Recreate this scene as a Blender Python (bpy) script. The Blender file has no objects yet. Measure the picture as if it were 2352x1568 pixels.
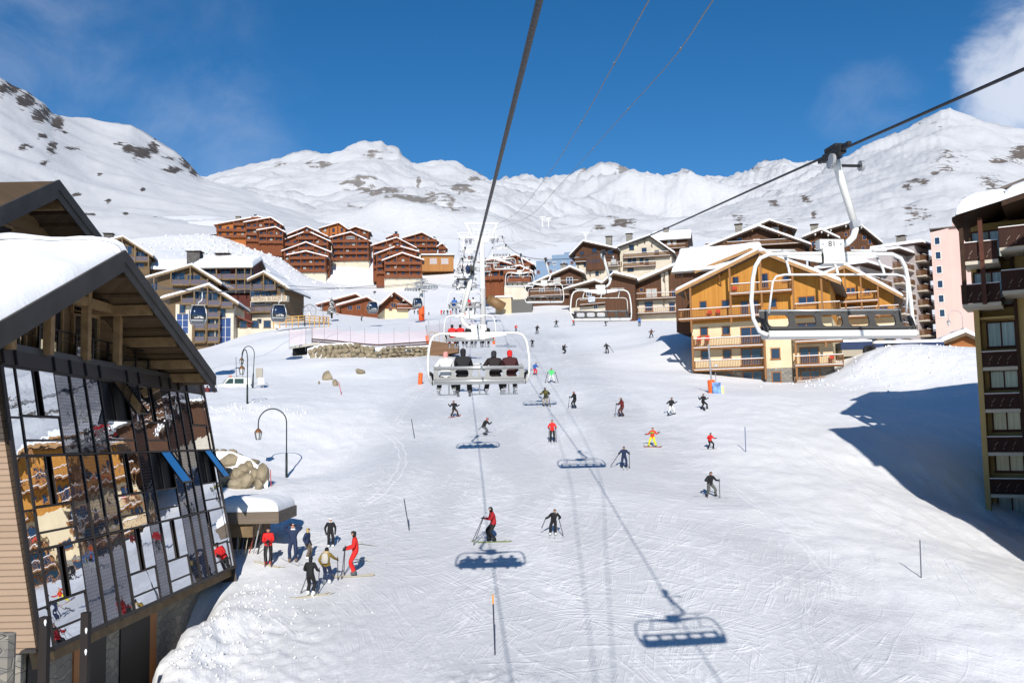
import bpy, math, random
import numpy as np
from mathutils import Vector, Matrix, Quaternion
scene = bpy.context.scene
COL = scene.collection
R = math.radians
random.seed(7)
rng = np.random.default_rng(7)
# ------------------------------------------------------------------ camera
FPX, CU, CV = 2150.0, 1176.0, 784.0          # focal length and centre on a 2352 x 1568 frame
cam_d = bpy.data.cameras.new('camera')
cam_d.sensor_width = 36.0
cam_d.lens = 36.0 * FPX / 2352.0
cam_d.clip_start, cam_d.clip_end = 0.1, 30000.0
cam = bpy.data.objects.new('camera', cam_d)
COL.objects.link(cam)
CAMR = Matrix.Rotation(R(90 + 5.0), 3, 'X') @ Matrix.Rotation(R(-1.1), 3, 'Z')
cam.matrix_world = CAMR.to_4x4()
scene.camera = cam
CR = np.array(CAMR)


def P(u, v, d):                               # point of the place seen at (u, v), d metres ahead
    return CAMR @ Vector(((u - CU) / FPX * d, -(v - CV) / FPX * d, -d))


def PX(p):                                    # back to the frame, for checks and layout
    q = CAMR.transposed() @ Vector(p)
    return CU - q.x / q.z * FPX, CV + q.y / q.z * FPX, -q.z


# ------------------------------------------------------------------ noise
_perm = rng.permutation(256)
_perm = np.concatenate([_perm, _perm])
_ang = rng.random(256) * 2 * np.pi
_gx, _gy = np.cos(_ang), np.sin(_ang)


def pnoise(x, y):
    xi = np.floor(x).astype(int); yi = np.floor(y).astype(int)
    xf = x - xi; yf = y - yi
    u = xf * xf * xf * (xf * (xf * 6 - 15) + 10); v = yf * yf * yf * (yf * (yf * 6 - 15) + 10)
    def g(ix, iy, dx, dy):
        h = _perm[(_perm[ix & 255] + iy) & 255]
        return _gx[h] * dx + _gy[h] * dy
    a = g(xi, yi, xf, yf); b = g(xi + 1, yi, xf - 1, yf)
    c = g(xi, yi + 1, xf, yf - 1); d = g(xi + 1, yi + 1, xf - 1, yf - 1)
    return (a + u * (b - a)) * (1 - v) + (c + u * (d - c)) * v


def fbm(x, y, o=5, lac=2.03, gain=0.5, ridge=False):
    s = 0; a = 1.0; t = 0
    for i in range(o):
        n = pnoise(x + 17.3 * i, y - 9.1 * i)
        if ridge: n = 0.5 - np.abs(n) * 1.6
        s = s + a * n; t += a; a *= gain; x = x * lac; y = y * lac
    return s / t


def smooth(a, b, x):
    t = np.clip((x - a) / (b - a), 0, 1)
    return t * t * (3 - 2 * t)


# ------------------------------------------------------------------ materials
MATS = {}


def mat(name, color, rough=0.7, metal=0.0, bump=0.0, scale=8.0, var=0.0, stretch=(1, 1, 1), spec=0.3, detail=4.0,
        coords='Object', alpha=1.0):
    if name in MATS: return MATS[name]
    m = bpy.data.materials.new(name); m.use_nodes = True
    nt = m.node_tree; b = nt.nodes['Principled BSDF']
    b.inputs['Base Color'].default_value = (*color, 1)
    b.inputs['Roughness'].default_value = rough
    b.inputs['Metallic'].default_value = metal
    b.inputs['Specular IOR Level'].default_value = spec
    b.inputs['Alpha'].default_value = alpha
    if bump or var:
        tc = nt.nodes.new('ShaderNodeTexCoord'); mp = nt.nodes.new('ShaderNodeMapping')
        mp.inputs['Scale'].default_value = stretch
        nt.links.new(tc.outputs[coords], mp.inputs['Vector'])
        n = nt.nodes.new('ShaderNodeTexNoise'); n.inputs['Scale'].default_value = scale
        n.inputs['Detail'].default_value = detail
        nt.links.new(mp.outputs[0], n.inputs['Vector'])
        if var:
            r = nt.nodes.new('ShaderNodeValToRGB')
            r.color_ramp.elements[0].position = 0.3; r.color_ramp.elements[1].position = 0.7
            r.color_ramp.elements[0].color = (*[max(0, c * (1 - var)) for c in color], 1)
            r.color_ramp.elements[1].color = (*[min(1, c * (1 + var)) for c in color], 1)
            nt.links.new(n.outputs['Fac'], r.inputs['Fac'])
            nt.links.new(r.outputs['Color'], b.inputs['Base Color'])
        if bump:
            bp = nt.nodes.new('ShaderNodeBump'); bp.inputs['Strength'].default_value = bump
            bp.inputs['Distance'].default_value = 0.05
            nt.links.new(n.outputs['Fac'], bp.inputs['Height'])
            nt.links.new(bp.outputs[0], b.inputs['Normal'])
    MATS[name] = m
    return m


def planks(name, c1, c2, width=0.14, axis='X', rough=0.75, gap=0.35):
    """boards side by side along an axis, each board its own tone"""
    if name in MATS: return MATS[name]
    m = mat(name, c1, rough)
    nt = m.node_tree; b = nt.nodes['Principled BSDF']
    tc = nt.nodes.new('ShaderNodeTexCoord'); sx = nt.nodes.new('ShaderNodeSeparateXYZ')
    nt.links.new(tc.outputs['Object'], sx.inputs[0])
    if axis == 'X':                           # x + y so that side walls get boards too
        ad = nt.nodes.new('ShaderNodeMath'); ad.operation = 'ADD'
        nt.links.new(sx.outputs['X'], ad.inputs[0]); nt.links.new(sx.outputs['Y'], ad.inputs[1]); src = ad.outputs[0]
    else:
        src = sx.outputs['Z']
    dv = nt.nodes.new('ShaderNodeMath'); dv.operation = 'DIVIDE'; dv.inputs[1].default_value = width
    nt.links.new(src, dv.inputs[0])
    fl = nt.nodes.new('ShaderNodeMath'); fl.operation = 'FLOOR'; nt.links.new(dv.outputs[0], fl.inputs[0])
    wn = nt.nodes.new('ShaderNodeTexWhiteNoise'); wn.noise_dimensions = '1D'
    nt.links.new(fl.outputs[0], wn.inputs['W'])
    no = nt.nodes.new('ShaderNodeTexNoise'); no.inputs['Scale'].default_value = 1.1; no.inputs['Detail'].default_value = 6
    nt.links.new(tc.outputs['Object'], no.inputs['Vector'])
    mx0 = nt.nodes.new('ShaderNodeMath'); mx0.operation = 'MULTIPLY_ADD'; mx0.inputs[1].default_value = 0.55
    mm = nt.nodes.new('ShaderNodeMath'); mm.operation = 'MULTIPLY'; mm.inputs[1].default_value = 0.5
    nt.links.new(no.outputs['Fac'], mm.inputs[0])
    nt.links.new(wn.outputs['Value'], mx0.inputs[0]); nt.links.new(mm.outputs[0], mx0.inputs[2])
    mx = nt.nodes.new('ShaderNodeMix'); mx.data_type = 'RGBA'
    mx.inputs[6].default_value = (*c1, 1); mx.inputs[7].default_value = (*c2, 1)
    nt.links.new(mx0.outputs[0], mx.inputs[0])
    nt.links.new(mx.outputs[2], b.inputs['Base Color'])
    fr = nt.nodes.new('ShaderNodeMath'); fr.operation = 'FRACT'; nt.links.new(dv.outputs[0], fr.inputs[0])
    pp = nt.nodes.new('ShaderNodeMath'); pp.operation = 'PINGPONG'; pp.inputs[1].default_value = 0.5
    nt.links.new(fr.outputs[0], pp.inputs[0])
    mr = nt.nodes.new('ShaderNodeMapRange'); mr.inputs[2].default_value = 0.12
    nt.links.new(pp.outputs[0], mr.inputs[0])
    bp = nt.nodes.new('ShaderNodeBump'); bp.inputs['Strength'].default_value = gap; bp.inputs['Distance'].default_value = 0.03
    nt.links.new(mr.outputs[0], bp.inputs['Height']); nt.links.new(bp.outputs[0], b.inputs['Normal'])
    return m


def stones(name, c1, c2, mortar, scale=2.2, rough=0.9):
    if name in MATS: return MATS[name]
    m = mat(name, c1, rough); nt = m.node_tree; b = nt.nodes['Principled BSDF']
    tc = nt.nodes.new('ShaderNodeTexCoord')
    mp = nt.nodes.new('ShaderNodeMapping'); mp.inputs['Scale'].default_value = (1, 1, 1.7)
    nt.links.new(tc.outputs['Object'], mp.inputs['Vector'])
    vo = nt.nodes.new('ShaderNodeTexVoronoi'); vo.inputs['Scale'].default_value = scale
    ve = nt.nodes.new('ShaderNodeTexVoronoi'); ve.feature = 'DISTANCE_TO_EDGE'; ve.inputs['Scale'].default_value = scale
    nt.links.new(mp.outputs[0], vo.inputs['Vector']); nt.links.new(mp.outputs[0], ve.inputs['Vector'])
    sp = nt.nodes.new('ShaderNodeSeparateColor'); nt.links.new(vo.outputs['Color'], sp.inputs[0])
    mx = nt.nodes.new('ShaderNodeMix'); mx.data_type = 'RGBA'
    mx.inputs[6].default_value = (*c1, 1); mx.inputs[7].default_value = (*c2, 1)
    nt.links.new(sp.outputs[0], mx.inputs[0])
    mr = nt.nodes.new('ShaderNodeMapRange'); mr.inputs[1].default_value = 0.02; mr.inputs[2].default_value = 0.07
    nt.links.new(ve.outputs['Distance'], mr.inputs[0])
    m2 = nt.nodes.new('ShaderNodeMix'); m2.data_type = 'RGBA'; m2.inputs[6].default_value = (*mortar, 1)
    nt.links.new(mx.outputs[2], m2.inputs[7]); nt.links.new(mr.outputs[0], m2.inputs[0])
    nt.links.new(m2.outputs[2], b.inputs['Base Color'])
    bp = nt.nodes.new('ShaderNodeBump'); bp.inputs['Strength'].default_value = 0.8; bp.inputs['Distance'].default_value = 0.06
    nt.links.new(mr.outputs[0], bp.inputs['Height']); nt.links.new(bp.outputs[0], b.inputs['Normal'])
    return m


def node(nt, kind, **kw):
    n = nt.nodes.new(kind)
    for k, v in kw.items():
        if k.startswith('i_'):
            key = k[2:]
            n.inputs[int(key) if key.isdigit() else key].default_value = v
        else: setattr(n, k, v)
    return n


# ------------------------------------------------------------------ mesh building
class MB:
    def __init__(s): s.v = []; s.f = []; s.m = []
    def add(s, vs, fs, mi=0):
        o = len(s.v); s.v += [tuple(p) for p in vs]
        for f in fs: s.f.append([i + o for i in f]); s.m.append(mi)
        return s
    def box(s, x0, x1, y0, y1, z0, z1, mi=0):
        v = [(x, y, z) for z in (z0, z1) for y in (y0, y1) for x in (x0, x1)]
        return s.add(v, [(0, 2, 3, 1), (4, 5, 7, 6), (0, 1, 5, 4), (2, 6, 7, 3), (0, 4, 6, 2), (1, 3, 7, 5)], mi)
    def bar(s, p, q, w, h=None, up=(0, 0, 1), mi=0):
        p = Vector(p); q = Vector(q); h = w if h is None else h
        t = (q - p).normalized(); up = Vector(up)
        if abs(t.dot(up)) > 0.98: up = Vector((0, 1, 0))
        a = t.cross(up).normalized() * w / 2; b = a.cross(t).normalized() * h / 2
        v = [p - a - b, p + a - b, p - a + b, p + a + b, q - a - b, q + a - b, q - a + b, q + a + b]
        return s.add(v, [(0, 1, 3, 2), (4, 6, 7, 5), (0, 4, 5, 1), (2, 3, 7, 6), (0, 2, 6, 4), (1, 5, 7, 3)], mi)
    def tube(s, pts, r, n=8, mi=0, cap=True):
        pts = [Vector(p) for p in pts]; k = len(pts)
        rs = r if isinstance(r, (list, tuple)) else [r] * k
        vs = []; prev = None
        for i, p in enumerate(pts):
            t = (pts[min(i + 1, k - 1)] - pts[max(i - 1, 0)]).normalized()
            if prev is None:
                a = t.orthogonal().normalized()
            else:
                a = (prev - t * prev.dot(t)).normalized()
            prev = a; b = t.cross(a)
            for j in range(n):
                an = 2 * math.pi * j / n
                vs.append(p + (a * math.cos(an) + b * math.sin(an)) * rs[i])
        fs = []
        for i in range(k - 1):
            for j in range(n):
                fs.append((i * n + j, i * n + (j + 1) % n, (i + 1) * n + (j + 1) % n, (i + 1) * n + j))
        if cap:
            fs.append(tuple(reversed(range(n)))); fs.append(tuple(range((k - 1) * n, k * n)))
        return s.add(vs, fs, mi)
    def prism(s, poly, y0, y1, mi=0):         # polygon in x, z pushed along y
        n = len(poly)
        v = [(x, y0, z) for x, z in poly] + [(x, y1, z) for x, z in poly]
        f = [tuple(range(n)), tuple(reversed(range(n, 2 * n)))]
        f += [(i, i + n, (i + 1) % n + n, (i + 1) % n) for i in range(n)]
        return s.add(v, f, mi)
    def lathe(s, prof, n=12, c=(0, 0, 0), mi=0):
        vs = []
        for r, z in prof:
            for j in range(n):
                a = 2 * math.pi * j / n
                vs.append((c[0] + r * math.cos(a), c[1] + r * math.sin(a), c[2] + z))
        fs = []
        for i in range(len(prof) - 1):
            for j in range(n):
                fs.append((i * n + j, i * n + (j + 1) % n, (i + 1) * n + (j + 1) % n, (i + 1) * n + j))
        fs.append(tuple(reversed(range(n)))); fs.append(tuple(range((len(prof) - 1) * n, len(prof) * n)))
        return s.add(vs, fs, mi)
    def xform(s, M):
        s.v = [tuple(M @ Vector(p)) for p in s.v]; return s
    def mesh(s, name):
        me = bpy.data.meshes.new(name)
        me.from_pydata(s.v, [], s.f)
        me.polygons.foreach_set('material_index', s.m)
        return me
    def build(s, name, mats, parent=None, smoothed=False, loc=None, rot=None):
        me = s.mesh(name)
        for m in (mats if isinstance(mats, (list, tuple)) else [mats]): me.materials.append(m)
        fix_normals(me)
        if smoothed: shade(me)
        return link(name, me, parent, loc, rot)


import bmesh


def fix_normals(me):
    b = bmesh.new(); b.from_mesh(me); bmesh.ops.recalc_face_normals(b, faces=b.faces); b.to_mesh(me); b.free()


def shade(me):
    me.polygons.foreach_set('use_smooth', [True] * len(me.polygons))


def link(name, me, parent=None, loc=None, rot=None):
    o = bpy.data.objects.new(name, me); COL.objects.link(o)
    if parent is not None: o.parent = parent
    if loc is not None: o.location = loc
    if rot is not None: o.rotation_euler = rot
    return o


def tag(o, label, cat, group=None, kind=None):
    if label: o['label'] = label
    if cat: o['category'] = cat
    if group: o['group'] = group
    if kind: o['kind'] = kind
    return o


def thing(name, label, cat, loc=(0, 0, 0), rz=0.0, group=None):
    o = bpy.data.objects.new(name, None); COL.objects.link(o)
    o.location = loc; o.rotation_euler = (0, 0, rz); o.empty_display_size = 0.3
    return tag(o, label, cat, group)


def kids(o): return [c for c in COL.objects if c.parent == o]


def copy_tree(o, parent=None, cache=None):
    c = o.copy(); COL.objects.link(c)
    if parent is not None: c.parent = parent
    for ch in o.children: copy_tree(ch, c)
    return c


def grid_mesh(name, X, Y, Z, m, smoothed=True):
    nr, nc = X.shape
    me = bpy.data.meshes.new(name)
    co = np.stack([X, Y, Z], -1).reshape(-1, 3)
    i = np.arange(nr * nc).reshape(nr, nc)
    q = np.stack([i[:-1, :-1], i[:-1, 1:], i[1:, 1:], i[1:, :-1]], -1).reshape(-1, 4)
    me.vertices.add(len(co)); me.vertices.foreach_set('co', co.ravel())
    me.loops.add(q.size); me.loops.foreach_set('vertex_index', q.ravel().astype(np.int32))
    me.polygons.add(len(q)); me.polygons.foreach_set('loop_start', np.arange(0, q.size, 4, dtype=np.int32))
    me.polygons.foreach_set('loop_total', np.full(len(q), 4, dtype=np.int32))
    me.update(calc_edges=True)
    me.materials.append(m)
    if smoothed: shade(me)
    return me
# ------------------------------------------------------------------ light and sky
SUN_EL, SUN_AZ = 29.4, -0.5                     # light travels towards +y, a little to the right
world = bpy.data.worlds.new('World'); scene.world = world; world.use_nodes = True
wt = world.node_tree; bg = wt.nodes['Background']; bg.inputs['Strength'].default_value = 0.118
sky = node(wt, 'ShaderNodeTexSky', sky_type='NISHITA', sun_disc=False)
sky.sun_elevation = R(SUN_EL); sky.sun_rotation = R(180.0 + SUN_AZ)
sky.altitude = 2300; sky.air_density = 1.0; sky.dust_density = 0.15; sky.ozone_density = 2.5
tcw = node(wt, 'ShaderNodeTexCoord')


def cloud(direction, radius, lo, hi, scale, seed):
    d = Vector(direction).normalized()
    dp = node(wt, 'ShaderNodeVectorMath', operation='DOT_PRODUCT'); dp.inputs[1].default_value = d
    nrm = node(wt, 'ShaderNodeVectorMath', operation='NORMALIZE')
    wt.links.new(tcw.outputs['Generated'], nrm.inputs[0]); wt.links.new(nrm.outputs[0], dp.inputs[0])
    mr = node(wt, 'ShaderNodeMapRange', interpolation_type='SMOOTHSTEP')
    mr.inputs[1].default_value = math.cos(R(radius)); mr.inputs[2].default_value = math.cos(R(radius * 0.25))
    wt.links.new(dp.outputs['Value'], mr.inputs[0])
    mp = node(wt, 'ShaderNodeMapping'); mp.inputs['Location'].default_value = (seed, seed * 2, 0)
    mp.inputs['Scale'].default_value = (1, 1, 1.3)
    wt.links.new(nrm.outputs[0], mp.inputs[0])
    n = node(wt, 'ShaderNodeTexNoise'); n.inputs['Scale'].default_value = scale; n.inputs['Detail'].default_value = 9
    n.inputs['Roughness'].default_value = 0.6; n.inputs['Distortion'].default_value = 0.5
    wt.links.new(mp.outputs[0], n.inputs['Vector'])
    ad = node(wt, 'ShaderNodeMath', operation='MULTIPLY_ADD'); ad.inputs[1].default_value = 0.42; 
    wt.links.new(mr.outputs[0], ad.inputs[0]); wt.links.new(n.outputs['Fac'], ad.inputs[2])
    m2 = node(wt, 'ShaderNodeMapRange', interpolation_type='SMOOTHSTEP'); m2.inputs[1].default_value = lo; m2.inputs[2].default_value = hi
    wt.links.new(ad.outputs[0], m2.inputs[0])
    fm = node(wt, 'ShaderNodeMath', operation='MULTIPLY'); wt.links.new(m2.outputs[0], fm.inputs[0]); wt.links.new(mr.outputs[0], fm.inputs[1])
    return fm.outputs[0]


hs = node(wt, 'ShaderNodeHueSaturation'); hs.inputs['Saturation'].default_value = 1.33; hs.inputs['Value'].default_value = 0.76
wt.links.new(sky.outputs[0], hs.inputs['Color'])
prev = hs.outputs[0]
for direction, rad, lo, hi, sc, seed, op in (
        (P(2390, 170, 1), 6.0, .60, .95, 11, 3.1, .62), (P(1990, 250, 1), 4.5, .74, 1.15, 14, 5.7, .07),
        (P(330, 260, 1), 14, .72, 1.6, 5, 8.2, .16), (P(100, 100, 1), 8, .76, 1.4, 9, 1.4, .2), (P(480, 360, 1), 8, .72, 1.4, 6, 2.2, .22)):
    f = cloud(direction, rad, lo, hi, sc, seed)
    mu = node(wt, 'ShaderNodeMath', operation='MULTIPLY'); mu.inputs[1].default_value = op
    wt.links.new(f, mu.inputs[0])
    mx = node(wt, 'ShaderNodeMix', data_type='RGBA'); mx.inputs[7].default_value = (7.6, 7.7, 8.0, 1)
    wt.links.new(mu.outputs[0], mx.inputs[0]); wt.links.new(prev, mx.inputs[6]); prev = mx.outputs[2]
wt.links.new(prev, bg.inputs['Color'])

sd = bpy.data.lights.new('sun', 'SUN'); sd.energy = 4.3; sd.angle = R(0.53); sd.color = (1.0, 0.955, 0.89)
so = bpy.data.objects.new('sun', sd); COL.objects.link(so)
LDIR = Vector((math.sin(R(SUN_AZ)) * math.cos(R(SUN_EL)), math.cos(R(SUN_AZ)) * math.cos(R(SUN_EL)), -math.sin(R(SUN_EL))))
so.rotation_euler = LDIR.to_track_quat('-Z', 'Y').to_euler()
vs_ = scene.view_settings
vs_.view_transform = 'Standard'; vs_.look = 'None'; vs_.exposure = 0.25; vs_.gamma = 1.0; vs_.use_curve_mapping = False
scene.cycles.max_bounces = 6; scene.cycles.glossy_bounces = 4; scene.cycles.transparent_max_bounces = 12
scene.cycles.use_denoising = True

# ------------------------------------------------------------------ ground heights
# the piste is one tilted plane: vanishing line at v = 600, 13.3 m below the eye
def plane_depth(u, v):
    vv = v - (600 - 0.0195 * (u - 1045))
    return FPX * 13.3 / max(vv, 8)


GP = []
def gp(u, v, d=None):
    GP.append(tuple(P(u, v, d if d else plane_depth(u, v))))


for v in (1560, 1400, 1250, 1130, 1040, 970, 910, 860, 820):
    for u in (950, 1150, 1350, 1550, 1750):
        if v < 900 and u > 1500: continue
        gp(u, v)
for v in (1560, 1400, 1280): gp(720, v); gp(1950, v); gp(2130, v)
for u, v in ((2352, 1560), (2352, 1420), (1800, 1000), (1800, 940), (700, 1180), (840, 1180), (840, 1080), (840, 980), (500, 1400), (520, 1490), (660, 1340)): gp(u, v)
for y in (-60, -20, 5, 15):                    # under and behind the camera
    for x in (-14, 0, 20, 45): GP.append((x, y, -13.4 + 0.172 * y))
for u, v, d in ((1480, 790, 142), (1400, 770, 158), (1250, 765, 172), (1107, 757, 180), (1530, 740, 176), (1420, 742, 183), (1300, 726, 215), (1200, 722, 228),
                (1000, 726, 262), (860, 722, 300), (968, 736, 206), (760, 740, 235), (700, 735, 235), (900, 742, 205), (850, 746, 196), (1050, 726, 270), (1150, 712, 290),
                (1520, 700, 250), (1330, 690, 250), (1250, 680, 262),
                # terraces on the left
                (657, 1105, 62), (568, 925, 80), (580, 890, 100), (700, 925, 84), (800, 905, 92), (520, 1000, 70), (560, 1060, 62), (610, 1110, 57), (700, 1010, 72), (900, 930, 88),
                (480, 985, 72), (480, 930, 84), (480, 890, 100), (535, 885, 104), (480, 845, 120), (600, 810, 140), (480, 803, 168), (640, 760, 178), (560, 770, 182), (420, 815, 160), (480, 800, 182),
                (700, 850, 118), (760, 880, 106), (850, 850, 114), (950, 830, 122), (980, 815, 130), (990, 790, 145), (740, 832, 122), (860, 822, 126), (700, 770, 150), (760, 768, 152), (860, 775, 150), (980, 776, 150),
                (606, 752, 203), (660, 746, 206), (540, 786, 192), (460, 804, 187), (400, 806, 187), (600, 740, 222), (480, 770, 215), (380, 760, 215), (640, 1290, 42), (600, 1280, 42.5), (560, 1200, 49),
                # right: mound, hollow, chalet foot
                (1590, 860, 112), (1700, 884, 108), (1760, 884, 106), (1850, 880, 107), (1910, 868, 108), (1540, 770, 140), (1575, 830, 122), (1500, 850, 118),
                (1940, 842, 106), (2000, 806, 106), (2100, 796, 106), (2180, 800, 106), (2240, 812, 104), (2060, 790, 116), (2200, 795, 118), (2350, 820, 104), (2500, 830, 100),
                (2000, 870, 99), (2100, 900, 92), (2180, 945, 83), (2235, 900, 88), (2240, 980, 76), (2250, 1090, 66), (2260, 1200, 59), (2350, 1225, 56), (2352, 1000, 74),
                (2020, 903, 91), (1925, 970, 77), (1990, 1070, 63), (2080, 1140, 56), (2140, 1180, 51.5), (2200, 1195, 51), (2250, 1240, 48.5), (2340, 1295, 45.5), (1880, 905, 93), (1960, 940, 83), (1800, 890, 102), (2160, 1060, 64), (2100, 990, 74),
                # hill of red chalets and the snow above
                (910, 650, 405), (705, 638, 405), (800, 612, 425), (1000, 612, 440), (650, 600, 400), (570, 575, 410), (500, 545, 410), (900, 690, 345), (760, 690, 345), (1040, 680, 350), (1040, 640, 400), (600, 690, 300), (680, 700, 300),
                (450, 600, 330), (400, 640, 290), (330, 640, 280), (250, 620, 270), (100, 640, 260), (330, 690, 235), (200, 700, 225), (60, 760, 200), (1100, 612, 440), (1100, 585, 520), (1000, 580, 500), (880, 560, 500), (700, 540, 480), (560, 515, 470), (420, 540, 420), (300, 560, 380), (150, 580, 340), (0, 610, 300),
                (1200, 640, 370), (1230, 600, 430), (1180, 655, 345), (1300, 610, 420), (1400, 600, 420), (1500, 590, 400), (1600, 590, 380), (1750, 600, 360), (1900, 620, 340), (2050, 650, 300), (2200, 690, 260), (2350, 680, 260), (2600, 700, 250),
                (1600, 680, 260), (1760, 690, 250), (1950, 720, 230), (2080, 780, 180), (2200, 775, 190), (2400, 790, 180), (2130, 785, 140), (1200, 570, 600), (1400, 560, 600), (1700, 555, 560), (2000, 560, 520), (2350, 560, 480)):
    gp(u, v, d)
for x, y, z in ((-60, 0, -16), (-60, 40, -10), (-60, 80, 2), (-75, 130, 14), (-120, 60, 10), (-160, 160, 40), (60, 0, -12), (75, 40, -7), (90, 80, 2), (130, 40, -2), (160, 120, 14), (190, 220, 40), (-28, 20, -13), (-28, 34, -9.5), (-24, 5, -14)):
    GP.append((x, y, z))
GP = np.array(GP)
# thin-plate spline through the control points (with a little slack)
_S = 60.0
_c = GP[:, :2] / _S
def _U(r2): return np.where(r2 > 1e-12, r2 * np.log(np.maximum(r2, 1e-12)), 0.0)
_K = _U(((_c[:, None] - _c[None]) ** 2).sum(-1)) + np.eye(len(_c)) * 0.004
_Pm = np.hstack([np.ones((len(_c), 1)), _c])
_A = np.block([[_K, _Pm], [_Pm.T, np.zeros((3, 3))]])
_w = np.linalg.solve(_A, np.concatenate([GP[:, 2], np.zeros(3)]))


def _tps(x, y):
    q = np.stack([np.ravel(x), np.ravel(y)], -1) / _S
    out = np.empty(len(q))
    for i in range(0, len(q), 20000):
        b = q[i:i + 20000]
        r2 = ((b[:, None] - _c[None]) ** 2).sum(-1)
        out[i:i + 20000] = _U(r2) @ _w[:-3] + _w[-3] + b @ _w[-2:]
    return out.reshape(np.shape(x))


def height(x, y):
    x = np.asarray(x, float); y = np.asarray(y, float)
    z = _tps(x, y)
    # trench beside the glass building: a rough bank, then the drop to its stone foot
    along = smooth(39.5, 33, y) * smooth(-5, 5, y)
    edge = -11.6 + 0.25 * np.sin(y * 0.9) + 0.16 * np.sin(y * 2.3 + 1)
    z = z + along * 0.45 * np.exp(-((x - edge - 0.6) / 0.9) ** 2)
    z = z - along * smooth(edge, edge - 1.1, x) * 3.6
    # snow thrown up in lumps off the groomed run
    d = np.hypot(x, y)
    cx = -0.061 * y + 2.5
    off = smooth(7.5, 13, np.abs(x - cx - 0.02 * y))
    rough = off * smooth(900, 200, d)
    z = z + off * smooth(150, 100, d) * smooth(-4, -9, x) * (.16 * fbm(x / 2.6, y / 4.5, 4, ridge=True) + .10 * fbm(x / .9, y / 1.4, 3) * smooth(-.1, .25, fbm(x / 14, y / 14, 2)))
    z = z + rough * (0.30 * fbm(x / 9, y / 9, 4) + 0.16 * fbm(x / 1.7, y / 2.2, 3) * smooth(160, 60, d))
    z = z + (1 - off) * smooth(200, 40, d) * (0.05 * fbm(x / 3.0, y / 5.0, 3) + 0.025 * fbm(x / .6 + y / 6, y / 2.5, 2))
    z = z + smooth(13, 20, x) * smooth(105, 70, y) * smooth(18, 26, y) * (0.20 * fbm(x / 1.5 + y / 14, y / 11, 4, ridge=True) + .06 * fbm(x / .5, y / 2.0, 2))
    # bank of lumps right of the trench and the pile below the camera
    bank = along * smooth(-3.5, -9, x)
    z = z + bank * (0.26 * fbm(x / .9, y / .9, 4, ridge=True) + .12 * fbm(x / .35, y / .4, 2))
    z = z + 0.28 * np.exp(-(((x + .9) / 2.0) ** 2 + ((y - 29.5) / 1.6) ** 2)) * (0.7 + 1.2 * fbm(x / .7, y / .5, 3, ridge=True))
    # mound of ploughed snow in front of the far chalets
    pm = np.exp(-(((x - 44) / 11) ** 2 + ((y - 103) / 9) ** 2))
    z = z + pm * (0.5 * fbm(x / 2.2, y / 2.2, 4, ridge=True))
    # avalanche rubble under the upper chalets
    av = np.exp(-(((x + 112) / 30) ** 2 + ((y - 385) / 45) ** 2))
    z = z + av * 2.4 * fbm(x / 3.4, y / 3.4, 3, ridge=True)
    return z


def H(x, y): return float(height(np.array([x]), np.array([y]))[0])


def G(u, v, lo=15.0, hi=480.0):
    """ground point seen at (u, v)"""
    dd = np.geomspace(lo, hi, 700)
    ray = np.array(P(u, v, 1.0))
    p = dd[:, None] * ray[None]
    below = p[:, 2] < height(p[:, 0], p[:, 1])
    k = int(np.argmax(below)) if below.any() else len(dd) - 1
    if k > 0:
        a, b = dd[k - 1], dd[k]
        for _ in range(14):
            m = (a + b) / 2; q = ray * m
            if q[2] < H(q[0], q[1]): b = m
            else: a = m
        d = b
    else: d = dd[k]
    q = ray * d
    return Vector((q[0], q[1], H(q[0], q[1]))), d


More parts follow.
